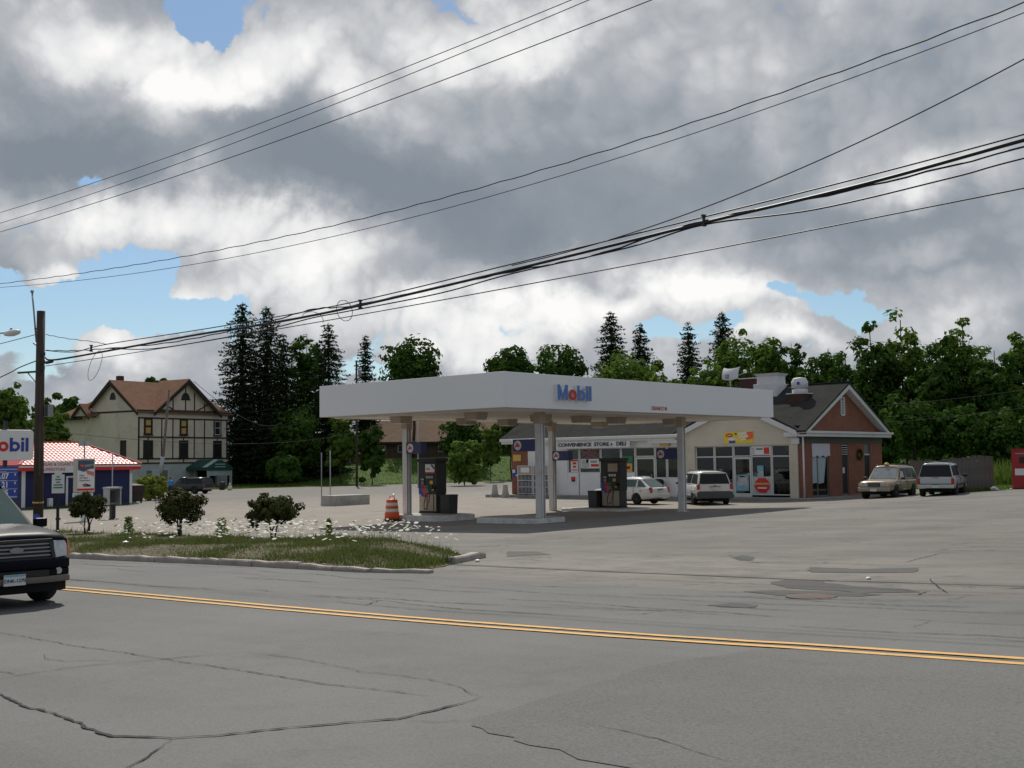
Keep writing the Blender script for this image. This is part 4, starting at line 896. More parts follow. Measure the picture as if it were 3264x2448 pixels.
def pump(x, y, z, label, variant):
    """front faces -y; origin at the middle of the base"""
    t = thing('fuel_pump', label, 'fuel pump', (x, y, z), 0, 'fuel pumps under the canopy')
    W, D = .56, .29
    MB().box(-W, W, -D, D, 0, .06).obj('plinth', M_black, t)
    MB().box(-W+.02, W-.02, -D+.02, D-.02, .06, .82).obj('lower_cabinet', M_dark, t, bevel=.01)
    MB().box(-W+.05, W-.06, -D+.002, -D+.03, .10, .80).obj('door_panel', M_lampbox if variant else M_lampbox, t, bevel=.006)
    if not variant:
        MB().box(-.06, -.015, -D-.004, -D+.01, .12, .78).obj('door_strip', M_dark, t)
        MB().box(.34, .40, -D-.004, -D+.01, .12, .78).obj('door_strip', M_dark, t)
    else:
        MB().box(.12, .16, -D-.004, -D+.01, .12, .78).obj('door_strip', M_dark, t)
    MB().box(-W, W, -D, D, .82, 2.18).obj('cabinet', M_black, t, bevel=.015)
    MB().box(-W-.06, W+.06, -D-.07, D+.07, 2.18, 2.34).obj('top_cap', M_black, t, bevel=.03)
    f = -D-.004
    MB().box(-.12, .44, f-.012, f+.004, 1.70, 2.08).obj('sign_panel', M_signw if not variant else M_lampbox, t)
    if not variant:
        MB().box(-.12, .44, f-.016, f-.012, 1.69, 1.75).obj('red_band', M_red, t)
        MB().add([(.22,f-.018,2.05),(.30,f-.018,2.08),(.44,f-.018,1.93),(.42,f-.018,1.86),(.30,f-.018,1.96)], [(0,1,2,3,4)]).obj('dark_figure', M_rust, t)
        MB().box(-.06, .12, f-.016, f-.012, 1.90, 1.925).box(-.06, .17, f-.016, f-.012, 1.84, 1.865).obj('print_line', M_black, t)
    MB().box(-.10, .40, f-.012, f+.004, 1.46, 1.60).obj('display_bezel', M_dark, t)
    for k in range(3):
        MB().box(-.07+.15*k, .05+.15*k, f-.018, f-.012, 1.48, 1.58).obj('price_display', M_plate if variant else M_grey, t)
    MB().box(-.42, -.16, f-.02, f+.004, 1.18, 1.50).obj('card_reader', M_dark, t, bevel=.006)
    MB().box(-.38, -.20, f-.026, f-.02, 1.40, 1.47).obj('card_screen', M_grey, t)
    kp = MB()
    for i in range(3):
        for j in range(3): kp.box(-.36+.055*i, -.32+.055*i, f-.03, f-.02, 1.21+.05*j, 1.245+.05*j)
    kp.obj('keypad', M_grey, t)
    MB().box(.16, .34, f-.02, f+.004, 1.24, 1.38).obj('sticker', M_ochre, t)
    # three coloured grade stripes that bend to the right
    for k, m in enumerate((M_blue, M_red, M_green)):
        u = -.54+.20*k; mb = MB()
        up = [(u,1.00),(u+.19,1.00),(u+.19,1.17),(u,1.17)]; lo = [(u,.998),(u+.19,.998),(u+.45-.08*k,.86 if k < 2 else .84),(u+.26-.06*k,.845)]
        lo = [(u,.998),(u+.19,.998),(u+.40 if k < 2 else u+.27,.70 if k < 2 else .86),(u+.21 if k < 2 else u+.09,.70 if k < 2 else .86)]
        for q in (up, lo): mb.hexa([(p[0],f-.002,p[1]) for p in q]+[(p[0],f-.012,p[1]) for p in q])
        mb.obj('grade_stripe', m, t); t.children[-1]['label'] = ('blue', 'red', 'green')[k]+' grade stripe'
        MB().box(u+.03, u+.15, f-.018, f-.012, 1.05, 1.12).obj('grade_button', M_dark, t)
    nz = MB().bar((.34, f-.03, 1.02), (.44, f-.12, 1.18), .05, .09); nz.tube([(.44,f-.12,1.18),(.44,f-.16,1.12),(.43,f-.16,1.02)], .014)
    n = nz.obj('nozzle', M_black, t)
    MB().box(.32, .42, f-.075, f-.02, .97, 1.04).obj('nozzle_cover', M_yel, n)
    MB().tube([(.40,f-.10,1.15),(.33,f-.16,.9),(.26,f-.17,.5),(.12,f-.17,.22),(-.05,f-.15,.16),(-.1,f-.12,.4),(-.02,f-.06,.82)], .02, 6).obj('hose', M_black, t)
    return t
pump(-36.53, 35.06, Z1, 'left fuel pump, black with a white advert panel, on the white island', 0)
pump(-33.98, 44.5, Z3, 'right fuel pump, black with a blank tan panel, in front of the white station wagon', 1)
def bin_(x, y, z, label):
    t = thing('waste_bin', label, 'waste bin', (x, y, z), 0, 'square waste bins beside the pumps')
    MB().hexa([(-.25,-.25,0),(.25,-.25,0),(.25,.25,0),(-.25,.25,0),(-.27,-.27,.74),(.27,-.27,.74),(.27,.27,.74),(-.27,.27,.74)]).obj('body', M_dark, t, bevel=.015)
    MB().box(-.28, .28, -.28, .28, .74, .80).obj('rim', M_dark, t, bevel=.01)
    MB().box(-.17, .17, -.17, .17, .801, .806).obj('opening', M_black, t)
bin_(-35.42, 34.95, Z1, 'dark square waste bin right beside the left fuel pump')
bin_(-34.86, 44.2, Z3, 'dark square waste bin against the left side of the right fuel pump')

def flag(x0, x1, y, z, label):
    w = abs(x1-x0); cx = (x0+x1)/2
    t = thing('flag_sign', label, 'sign', (cx, y, z), 0, 'navy flag signs on the canopy columns')
    MB().box(-w/2, w/2, -.17, .17, 0, .46).obj('sign_box', M_navy, t, bevel=.008)
    for s in (-1, 1):
        u = -w/2+.26
        mb = MB(); mb.lathe([(.185, -.006), (.185, .006)], 24, (u*1, s*.176, .23), 'y', False); d = mb.obj('roundel', M_signw, t)
        # small red winged-horse emblem
        y_ = s*.188; P = lambda a, b_: (u+a, y_, .23+b_)
        e = MB()
        for poly in ([(-.11,-.02),(-.04,-.05),(.05,-.05),(.08,.0),(.03,.03),(-.06,.03)], [(.05,.0),(.10,.045),(.135,.03),(.125,.01),(.09,-.02)], [(-.05,.02),(-.10,.12),(-.03,.09),(.03,.085),(.02,.03)], [(-.10,-.02),(-.13,-.09),(-.09,-.08),(-.06,-.03)], [(.03,-.04),(.09,-.075),(.11,-.06),(.07,-.02)], [(-.11,.0),(-.15,.02),(-.13,-.03)]):
            n = len(poly); a = [P(*p) for p in poly]; b_ = [(p[0], p[1]+s*.004, p[2]) for p in a]
            e.add(a+b_, [tuple(range(n)), tuple(n+i for i in reversed(range(n)))]+[(i, (i+1)%n, n+(i+1)%n, n+i) for i in range(n)])
        e.obj('winged_horse_emblem', M_red, d)
    return t
flag(-36.74, -35.84, 33.91, 2.73, 'navy flag sign fixed to the column beside the left pump')
flag(-30.65, -29.55, 33.91, 2.73, 'navy flag sign fixed to the nearest column, in front of the brick pier')
flag(-36.74, -35.74, 43.43, 2.36, 'navy flag sign on the rear column, in front of the shop windows')
flag(-30.65, -29.55, 43.43, 2.36, 'navy flag sign on the column beside the white minivan')

# orange drum, jersey barriers, concrete block with two poles
def drum():
    t = thing('traffic_drum', 'orange and white striped traffic drum beside the left island', 'traffic drum', (-36.85, 33.02, gz(-36.85, 33.02)))
    prof = [(.31,.06),(.305,.36),(.275,.38),(.27,.62),(.245,.64),(.24,.86),(.215,.90),(.05,.92)]
    MB().lathe(prof, 20).obj('body', M_orange, t)
    for z, r in ((.42,.277),(.67,.25)): MB().lathe([(r+.003,z-.05),(r,z+.10)], 20).obj('reflective_band', M_reflect, t)
    MB().lathe([(.38,0),(.38,.06),(.33,.09)], 20).obj('rubber_base', M_rubber, t)
    MB().tube([(-.15,0,.90),(-.15,0,1.0),(-.08,0,1.04),(.08,0,1.04),(.15,0,1.0),(.15,0,.90)], .022, 6).obj('handle', M_orange, t)
drum()
def jersey(x, y, rz, label):
    pr = [(-.32,0),(.32,0),(.32,.10),(.20,.32),(.13,.88),(-.13,.88),(-.20,.32),(-.32,.10)]
    o = MB().prism(pr, 'y', -.45, .45).obj('concrete_barrier', M_conc, None, bevel=.02); o.location = (x, y, gz(x, y)-.02); o.rotation_euler = (0,0,rz)
    tag(o, label, 'concrete barrier', 'concrete barriers beside the brick pier'); return o
jersey(-53.15, 56.7, R(42), 'concrete barrier standing alone on the far side from the brick pier')
jersey(-51.75, 56.2, R(42), 'concrete barrier in front of the brick pier and the blue sign')
def block():
    z = gz(-54.5, 45.3)
    o = MB().box(-.62, .62, -1.35, 1.35, -.05, .60).obj('concrete_block', M_conc, None, bevel=.025); o.location = (-54.6, 45.25, z)
    tag(o, 'long rectangular concrete block lying alone in the paved lot', 'concrete block')
    for x, y, h, m, lab in ((-58.2, 46.3, 3.2, M_grey, 'thin dark steel post behind the concrete block, the left of two'), (-57.9, 46.75, 3.3, M_galv, 'thin pale steel post behind the concrete block, the right of two')):
        p = MB().tube([(0,0,-.1),(0,0,h)], .032, 8).lathe([(.11,0),(.11,.03),(.05,.05)], 10).obj('steel_post', m); p.location = (x, y, gz(x, y)); tag(p, lab, 'post', 'thin posts behind the concrete block')
block()

# ------------------------------------------------------------------ the shop
SX0, SX1, SY0, SY1 = -52.15, -31.0, 57.3, 66.95      # outer wall faces
FZ = .20                                               # floor / sidewalk level
YR, ZR, EZ = 62.1, 6.5, 3.78
def build_shop():
    O = (-41.5, 62.0, FZ)
    t = thing('shop_building', 'low brick and white convenience shop with a grey shingle roof and brick gable end', 'shop', O)
    def B(mb, n, m, par=t, **k): return mb.obj(n, m, par, O, **k)
    # front wall pieces, left to right
    B(MB().box(SX0, -50.75, SY0-.02, SY0+.3, FZ-.3, 3.46), 'brick_pier', M_brick)
    B(MB().box(-50.75, -47.42, SY0, SY0+.25, FZ-.3, 3.46), 'white_wall', M_white)
    B(MB().box(-49.36, -49.28, SY0-.04, SY0, 1.4, 3.1), 'pipe', M_grey)
    for x0, x1 in ((-47.42,-46.55), (-46.45,-44.86), (-44.76,-43.3), (-43.2,-42.2)):
        B(MB().box(x0, x1, SY0+.03, SY0+.22, FZ-.2, 1.56), 'lower_panel', M_white)
    B(MB().box(-40.72, -39.05, SY0+.03, SY0+.22, FZ-.2, 1.24), 'lower_panel', M_white)
    B(MB().box(-47.42, -38.9, SY0+.001, SY0+.25, 3.12, 3.46), 'wall_header', M_white)
    def window(x0, x1, z0, z1, fw=.07, door=False, bar=None, y=SY0+.06):
        f = MB(); f.box(x0, x0+fw, y, y+.1, z0, z1).box(x1-fw, x1, y, y+.1, z0, z1).box(x0+fw, x1-fw, y, y+.1, z1-fw, z1).box(x0+fw, x1-fw, y, y+.1, z0, z0+fw*(1.8 if door else 1))
        if bar: f.box(x0+fw, x1-fw, y, y+.1, bar-.035, bar+.035)
        o = B(f, 'door' if door else 'window', M_alu)
        if bar:
            B(MB().box(x0+fw, x1-fw, y+.045, y+.055, z0+fw*(1.8 if door else 1), bar-.035), 'pane', M_glass, o); B(MB().box(x0+fw, x1-fw, y+.045, y+.055, bar+.035, z1-fw), 'pane', M_glass, o)
        else: B(MB().box(x0+fw, x1-fw, y+.045, y+.055, z0+fw*(1.8 if door else 1), z1-fw), 'pane', M_glass, o)
        return o
    for x0, x1 in ((-47.42,-46.50), (-46.48,-44.81), (-44.79,-43.25), (-43.23,-42.18)): window(x0, x1, 1.56, 3.12)
    window(-40.7, -39.88, 1.24, 3.12); window(-39.86, -39.05, 1.24, 3.12)
    window(-42.16, -40.72, 2.52, 3.12)
    d = window(-42.16, -40.72, FZ+.03, 2.50, .11, True)
    B(MB().box(-40.98, -40.93, SY0-.02, SY0+.06, 1.1, 1.5), 'handle', M_grey, d)
    # cream bay with a low front gable
    bx0, bx1 = -38.9, -31.27
    B(MB().box(bx0, -37.84, SY0-.08, SY0+.3, FZ-.3, 3.08), 'cream_pier', M_cream); B(MB().box(-31.78, bx1, SY0-.08, SY0+.3, FZ-.3, 3.08), 'cream_pier', M_cream)
    xa = -34.95; rise = .475
    B(MB().prism([(bx0,3.08),(bx1,3.08),(bx1,3.62),(xa,3.62+rise*3.66),(bx0,3.62)], 'y', SY0-.08, SY0+.25), 'cream_gable_wall', M_cream)
    B(MB().box(-31.27, SX1, SY0, SY0+.3, FZ-.3, 3.14), 'brick_strip', M_brick)
    B(MB().box(-31.27, SX1, SY0+.001, SY0+.3, 3.14, 3.46), 'corner_band', M_olive)
    B(MB().box(-31.62, -31.14, SY0-.12, SY0-.081, 3.10, 3.42), 'cream_cap', M_trim)
    xs = [-37.84, -36.62, -35.35]
    for x0, x1 in ((-37.84,-36.60), (-36.58,-35.36), (-34.20,-32.94), (-32.92,-31.78)): window(x0, x1, FZ+.12, 3.08, .06, False, 2.46)
    window(-35.34, -34.22, 2.46, 3.08, .06)
    d2 = window(-35.34, -34.22, FZ+.02, 2.43, .11, True)
    B(MB().box(-35.16, -35.11, SY0-.02, SY0+.06, 1.1, 1.45), 'handle', M_grey, d2)
    B(MB().box(-37.84, -31.78, SY0+.02, SY0+.2, FZ-.2, FZ+.02), 'sill', M_walk)
    # gable wall (faces the driveway)
    def gw(y0, y1, z0, z1, n='brick_wall', m=None): return B(MB().box(SX1-.25, SX1, y0, y1, z0, z1), n, m or M_brick)
    for y0, y1 in ((SY0+.3, 58.32), (60.22, 61.80), (62.58, 64.62), (65.38, SY1)): gw(y0, y1, FZ-.3, 3.14)
    B(MB().box(SX1-.25, SX1+.03, SY0+.3, SY1+.02, 3.14, 3.50), 'wall_band', M_olive)
    tri = [(SY0+.35,3.79),(SY1-.1,3.79),(YR,ZR-.22)]
    B(MB().prism(tri, 'x', SX1-.25, SX1), 'brick_gable', M_brick)
    v = B(MB().box(SX1, SX1+.05, YR-.30, YR-.22, 4.74, 5.76).box(SX1, SX1+.05, YR+.10, YR+.18, 4.74, 5.76).box(SX1, SX1+.05, YR-.22, YR+.10, 5.70, 5.76).box(SX1, SX1+.05, YR-.22, YR+.10, 4.70, 4.76), 'gable_vent', M_trim)
    for k in range(10): B(MB().hexa([(SX1,YR-.22,4.78+.09*k),(SX1+.045,YR-.22,4.76+.09*k),(SX1+.045,YR+.10,4.76+.09*k),(SX1,YR+.10,4.78+.09*k),(SX1,YR-.22,4.82+.09*k),(SX1+.045,YR-.22,4.79+.09*k),(SX1+.045,YR+.10,4.79+.09*k),(SX1,YR+.10,4.82+.09*k)]), 'slat', M_trim, v)
    B(MB().box(SX1, SX1+.004, YR-.22, YR+.10, 4.76, 5.70), 'vent_back', M_black, v)
    # openings in the gable wall
    def gdoor(y0, y1, z1, m, name='door'):
        f = MB(); x = SX1-.12; f.box(x, x+.07, y0, y0+.06, FZ, z1).box(x, x+.07, y1-.06, y1, FZ, z1).box(x, x+.07, y0+.06, y1-.06, z1-.06, z1).box(x, x+.07, y0+.06, y1-.06, FZ, FZ+.10)
        return B(f, name, M_aludk)
    g1 = gdoor(58.32, 60.22, 3.14, None)
    B(MB().box(SX1-.11, SX1-.07, 58.98, 59.05, FZ+.1, 2.46), 'mullion', M_aludk, g1)
    B(MB().box(SX1-.10, SX1-.09, 58.38, 60.16, FZ+.1, 3.08), 'pane', M_glass, g1)
    B(MB().sheet([(SX1-.085,58.4,2.45),(SX1-.085,58.4,.95),(SX1-.085,58.96,.98),(SX1-.085,58.96,2.45)][::-1], .01), 'paper_blind', M_curtain if False else mat('pale_blue_paper', (.42,.50,.54), .8, var=.1), g1)
    B(MB().sheet([(SX1-.085,59.1,2.40),(SX1-.085,59.1,.92),(SX1-.085,59.72,.96),(SX1-.085,60.06,2.38)][::-1], .01), 'paper_blind', bpy.data.materials['pale_blue_paper'], g1)
    cl = MB(); k = 12      # wrinkled cloth over the transom
    for i in range(k):
        a, b_ = 58.30+2.06*i/k, 58.30+2.06*(i+1)/k; fa, fb = .05*math.sin(a*9), .05*math.sin(b_*9)
        cl.hexa([(SX1+.01,a,2.42+fa),(SX1+.03,a,2.42+fa),(SX1+.03,b_,2.42+fb),(SX1+.01,b_,2.42+fb),(SX1+.01,a,3.12),(SX1+.02,a,3.12),(SX1+.02,b_,3.12),(SX1+.01,b_,3.12)])
    B(cl, 'transom_cloth', M_cloth)
    g2 = gdoor(61.80, 62.58, 3.14, None); B(MB().box(SX1-.10, SX1-.06, 61.86, 62.52, FZ+.1, 2.46), 'door_leaf', M_black, g2)
    for k in range(5): B(MB().box(SX1-.09, SX1-.01, 61.84, 62.54, 2.50+.125*k, 2.55+.125*k), 'slat', M_stone, g2)
    B(MB().box(SX1-.058, SX1-.05, 61.95, 62.2, 1.45, 1.78), 'notice', M_plate, g2)
    g3 = gdoor(64.62, 65.38, 3.14, None); B(MB().box(SX1-.10, SX1-.06, 64.68, 65.32, FZ+.1, 2.46), 'door_leaf', M_black, g3); B(MB().box(SX1-.09, SX1-.02, 64.64, 65.36, 2.46, 2.54), 'transom_bar', M_alu, g3)
    B(MB().box(SX1-.10, SX1-.08, 64.68, 65.32, 2.54, 3.08), 'transom_panel', M_aludk, g3)
    w_ = MB(); rnd = random.Random(3)
    for k in range(60):
        a = rnd.uniform(0, 6.28); r = rnd.uniform(.16, .27); w_.bar((SX1+.05, 63.9+r*math.cos(a), 2.5+r*math.sin(a)), (SX1+.05+rnd.uniform(0,.1), 63.9+(r+.08)*math.cos(a+.7), 2.5+(r+.08)*math.sin(a+.7)), .03, .03)
    wr = w_.obj('wreath', M_bush, None, (SX1, 63.9, 2.5)); tag(wr, 'dark round wreath hanging on the brick gable wall between two doors', 'wreath')
    # eaves, gutters, rakes
    e = MB().box(-52.7, -38.95, SY0-.42, SY0+.001, 3.47, 3.70); B(e, 'eave_box', M_trim)
    B(MB().box(-52.75, -38.6, SY0-.55, SY0-.421, 3.62, 3.80), 'gutter', M_trim, bevel=.02)
    B(MB().box(-40.9, -38.62, SY0-.40, SY0-.02, 3.30, 3.469), 'eave_box', M_trim)
    B(MB().box(-31.95, SX1+.42, SY0-.30, SY0+.30, 3.50, 3.74), 'eave_box', M_trim)
    B(MB().box(SX1+.031, SX1+.42, SY0+.301, SY1+.45, 3.50, 3.66), 'gable_cornice', M_trim)
    B(MB().box(SX1+.03, SX1+.50, SY0-.36, SY1+.62, 3.665, 3.80), 'gable_gutter', M_trim, bevel=.02)
    B(MB().tube([(SX1+.10,SY0-.12,3.6),(SX1+.10,SY0-.12,FZ)], .05, 8), 'downspout', M_trim)
    for s in (-1, 1):
        a, b_ = (YR, ZR+.12), ((SY0-.30) if s < 0 else (SY1+.30), 3.92)
        B(MB().hexa([(SX1-.001,a[0],a[1]-.40),(SX1+.43,a[0],a[1]-.40),(SX1+.43,b_[0],b_[1]-.32),(SX1-.001,b_[0],b_[1]-.32),(SX1-.001,a[0],a[1]-.115),(SX1+.43,a[0],a[1]-.115),(SX1+.43,b_[0],b_[1]-.085),(SX1-.001,b_[0],b_[1]-.085)]), 'rake_board', M_trim)
    # roof slopes
    x0, x1 = -52.8, SX1+.47
    def slope(s):
        yb, zb = ((SY0-.50) if s < 0 else (SY1+.52)), 3.815
        c = [(x0,yb,zb),(x1,yb,zb),(x1,YR,ZR+.12),(x0,YR,ZR+.12)]
        return MB().sheet(c if s < 0 else c[::-1], .10)
    B(slope(1), 'roof', M_shingle); z_ = lambda y: 3.815+(ZR+.12-3.815)*(y-(SY0-.50))/(YR-(SY0-.50))
    for xa_, xb_, yy in ((x0, -39.05, SY0-.5), (-39.05, -31.1, SY0+.04), (-31.1, x1, SY0-.5)): B(MB().sheet([(xa_,yy,z_(yy)),(xb_,yy,z_(yy)),(xb_,YR,ZR+.12),(xa_,YR,ZR+.12)], .10), 'roof', M_shingle)
    B(MB().bar((x0,YR,ZR+.13),(x1,YR,ZR+.13), .28, .06), 'ridge_cap', M_shingle)
    # low cross gable over the bay
    za = 3.62+rise*3.66+.30
    for s in (-1, 1):
        xe = bx0-.15 if s < 0 else bx1+.15; ze = 3.80
        yb = SY0-.35; ym = YR-.9
        c = [(xe,yb,ze),(xa,yb,za),(xa,ym,za+.02),(xe,SY0+.3,ze)]
        B(MB().sheet(c if s > 0 else c[::-1], .08), 'roof', M_shingle)
        a, b_ = (xa, za-.10), (xe+s*.02, ze-.10)
        B(MB().hexa([(a[0],SY0-.36,a[1]-.36),(a[0],SY0-.081,a[1]-.36),(b_[0],SY0-.081,b_[1]-.18),(b_[0],SY0-.36,b_[1]-.18),(a[0],SY0-.36,a[1]+.0),(a[0],SY0-.081,a[1]+.0),(b_[0],SY0-.081,b_[1]+.08),(b_[0],SY0-.36,b_[1]+.08)]), 'rake_board', M_trim)
    # remaining walls, floor, back
    B(MB().box(SX0, SX1-.26, SY1-.25, SY1, FZ-.3, 3.6), 'back_wall', M_brick); B(MB().box(SX0, SX0+.25, SY0+.31, SY1-.26, FZ-.3, 3.6), 'side_wall', M_brick)
    B(MB().prism([(SY0+.35,3.6),(SY1-.1,3.6),(YR,ZR-.15)], 'x', SX0, SX0+.24), 'brick_gable', M_brick)
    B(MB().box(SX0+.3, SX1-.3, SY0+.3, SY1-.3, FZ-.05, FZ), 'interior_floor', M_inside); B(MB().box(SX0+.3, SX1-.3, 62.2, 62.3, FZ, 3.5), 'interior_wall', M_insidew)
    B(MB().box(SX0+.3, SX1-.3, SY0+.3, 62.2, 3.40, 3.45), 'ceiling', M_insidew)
    # sign board with raised letters
    sb = B(MB().box(-47.95, -42.15, SY0-.50, SY0-.43, 3.10, 3.50), 'sign_board', M_trim)
    tx = text_mesh('sign_lettering', 'CONVENIENCE  STORE', .30, M_dark, sb, (-45.72+41.5, SY0-.515-62, 3.32-FZ), (R(90),0,0), .008, .012, xscale=1.28)
    text_mesh('sign_lettering', '&', .20, M_dark, sb, (-43.50+41.5, SY0-.515-62, 3.31-FZ), (R(90),0,0), .004, .012)
    text_mesh('sign_lettering', 'DELI', .32, M_dark, sb, (-42.78+41.5, SY0-.515-62, 3.33-FZ), (R(90),0,0), .010, .012, xscale=1.15)
    B(MB().box(-40.2, -39.55, SY0-.20, SY0-.02, 3.14, 3.30), 'wall_lamp', M_ochre)
    return t
build_shop()

# sidewalk round the shop
def build_walk():
    z = FZ-.004; mb = MB(); P = [(-53.6,56.25),(-31.6,56.25),(-30.4,56.5),(-29.9,57.2),(-29.75,58.2),(-29.75,67.5),(-31.0,67.5),(-31.0,57.3),(-53.6,57.3)]
    o = MB().prism(P, 'z', -.35, z).obj('sidewalk', M_walk, None, bevel=.02); structure(o)
build_walk()

# things fixed to or standing in the shop
def board(x0, x1, y, z0, z1, m, name, label, cat, parts=(), th=.02, group=None):
    cx, cz = (x0+x1)/2, z0
    t = thing(name, label, cat, (cx, y, cz), 0, group)
    MB().box(x0-cx, x1-cx, 0, th, 0, z1-z0).obj('panel', m, t)
    for (n, mm, a, b_, c, d) in parts:      # fractions of the board
        w, h = x1-x0, z1-z0
        MB().box(x0-cx+w*a, x0-cx+w*b_, -.006, 0, h*c, h*d).obj(n, mm, t)
    return t
def yellow_banner():
    t = board(-35.84, -33.94, SY0-.105, 3.20, 3.86, M_yel, 'wall_banner', 'yellow advertising banner on the cream gable over the bay window', 'banner')
    def el(n, m, cx, cz, rx, rz, d=.008):
        mb = MB(); k = 20; vs = [(cx+rx*math.cos(6.2832*i/k), -d, cz+rz*math.sin(6.2832*i/k)) for i in range(k)]; vs += [(v[0], 0, v[2]) for v in vs]
        mb.add(vs, [tuple(range(k)), tuple(k+i for i in reversed(range(k)))]+[(i, (i+1)%k, k+(i+1)%k, k+i) for i in range(k)]); mb.obj(n, m, t)
    def pg(n, m, pts, d=.010):
        mb = MB(); k = len(pts); vs = [(p[0], -d, p[1]) for p in pts]+[(p[0], 0, p[1]) for p in pts]
        mb.add(vs, [tuple(range(k)), tuple(k+i for i in reversed(range(k)))]+[(i, (i+1)%k, k+(i+1)%k, k+i) for i in range(k)]); mb.obj(n, m, t)
    el('red_oval', M_red, -.60, .46, .24, .11); MB().box(-.74, -.46, -.012, -.008, .44, .48).obj('print_line', M_signw, t)
    pg('orange_flag', mat('banner_orange', (.85,.13,.05), .5, var=.05), [(.52,.62),(.93,.64),(.93,.26),(.42,.18),(.56,.34)])
    for a, b_, c, d in ((-.05,.55,.46,.60), (.0,.66,.30,.43), (.10,.5,.14,.25)): pg('print_swash', M_signw, [(a,c),(b_,c+.05),(b_-.05,d+.03),(a+.05,d-.02)], .013)
    pg('white_shape', M_signw, [(-.72,.20),(-.45,.16),(-.2,.22),(.02,.14),(-.1,.24),(-.35,.34),(-.62,.30)]); pg('blue_shape', M_blue, [(-.62,.02),(-.2,.02),(-.22,.17),(-.42,.14),(-.58,.18)], .012)
    pg('dark_shape', M_navy, [(-.24,.50),(-.08,.48),(-.12,.58),(-.22,.58)], .012)
yellow_banner()
W_ = M_signw; Rd = M_red
pale = mat('poster_grey', (.55,.56,.57), .6, var=.5, scale=7)
board(-46.38, -44.9, SY0+.05, 1.86, 2.44, W_, 'window_poster', 'wide white poster with red print in the second shop window', 'poster', [('picture', pale, .03, .45, .05, .92), ('print_line', M_dark, .52, .9, .72, .80), ('print_line', M_dark, .55, .85, .60, .66), ('red_print', Rd, .55, .97, .18, .45), ('red_print', Rd, .30, .42, .6, .98)])
board(-47.18, -46.62, SY0+.05, 1.64, 2.42, W_, 'window_poster', 'narrow red and white poster in the first shop window', 'poster', [('red_print', Rd, .05, .95, .84, .97), ('red_print', Rd, .25, .8, .60, .78), ('red_print', Rd, .3, .75, .34, .5), ('red_print', Rd, .1, .9, .12, .2)])
board(-47.2, -46.7, SY0+.0, .92, 1.36, M_signw, 'wall_sticker', 'small red, black and white sticker on the white panel under the first window', 'sticker', [('red_print', Rd, .15, .85, .5, .95), ('dark_print', M_black, .2, .8, .25, .5)])
board(-43.1, -42.35, SY0+.05, 2.2, 2.6, M_green, 'window_poster', 'plain green poster in the window left of the shop door', 'poster')
board(-43.12, -42.4, SY0+.05, 1.62, 2.14, M_ochre, 'window_poster', 'round yellow and red poster below the green poster', 'poster', [('red_print', Rd, .2, .8, .35, .7), ('dark_print', M_dark, .3, .7, .42, .55)])
board(-34.16, -33.0, SY0+.05, 2.54, 3.02, W_, 'window_poster', 'white banner with red print in the top row of the bay window', 'poster', [('print_line', M_dark, .25, .6, .6, .75), ('red_print', Rd, .66, .95, .1, .85), ('picture', pale, .02, .15, .1, .8)])
board(-35.2, -34.4, SY0+.05, .55, 1.45, M_posterblue, 'door_poster', 'light blue poster on the glass door of the bay', 'poster', [('picture', pale, .1, .9, .3, .9), ('print_line', M_dark, .25, .7, .84, .92)])
board(-33.85, -33.45, SY0+.05, 1.35, 1.95, M_posterblue, 'window_poster', 'small blue and white poster high in the bay window right of the door', 'poster', [('picture', pale, .2, .95, .05, .5), ('print_line', Rd, .05, .3, .3, .45)])
def stop_poster():
    t = thing('window_poster', 'red eight-sided poster low in the bay window right of the door', 'poster', (-33.55, SY0+.05, .40))
    MB().box(-.62, .62, .012, .024, -.02, .95).obj('backing', pale, t)
    pts = [(.5*math.cos(R(22.5+45*i)), .46+.44*math.sin(R(22.5+45*i))) for i in range(8)]
    MB().add([(p[0],-.01,p[1]) for p in pts]+[(p[0],.0,p[1]) for p in pts], [tuple(range(8)), tuple(8+i for i in reversed(range(8)))]+[(i,(i+1)%8,8+(i+1)%8,8+i) for i in range(8)]).obj('octagon', M_red, t)
    MB().box(-.46, .46, -.018, -.011, .50, .60).obj('yellow_band', M_ochre, t); MB().box(-.28, .28, -.018, -.011, .28, .36).obj('white_print', M_signw, t)
stop_poster()
board(-32.75, -32.3, SY0+.35, .35, 1.0, W_, 'carton', 'white carton with red marks standing on the floor behind the bay window', 'carton', [('red_print', Rd, .3, .7, .1, .9), ('red_print', Rd, .1, .9, .4, .6)], .3)
def umbrella():
    t = thing('red_umbrella', 'open red sun umbrella standing inside the right end of the bay window', 'umbrella', (-32.0, SY0+.95, FZ))
    MB().lathe([(.62,1.30),(.58,1.45),(.45,1.62),(.25,1.74),(.02,1.78)], 12).obj('canopy', M_red, t); MB().tube([(0,0,0),(0,0,1.8)], .02, 6).obj('pole', M_grey, t)
umbrella()
def neon(pts, z, label):
    o = MB().tube([(x, SY0+.06, z+dz) for x, dz in pts], .028, 6).obj('neon_tube', mat('neon_red', (.75,.06,.05), .4, var=.1)); tag(o, label, 'neon sign', 'red tube signs in the shop window'); return o
neon([(-46.2,.16),(-45.9,.02),(-45.55,.08),(-45.2,.0),(-44.95,.14)], 2.86, 'upper red tube sign in the second shop window')
neon([(-46.3,-.1),(-45.9,.06),(-45.6,.02),(-45.35,-.04),(-45.1,-.08)], 2.66, 'lower red tube sign in the second shop window')
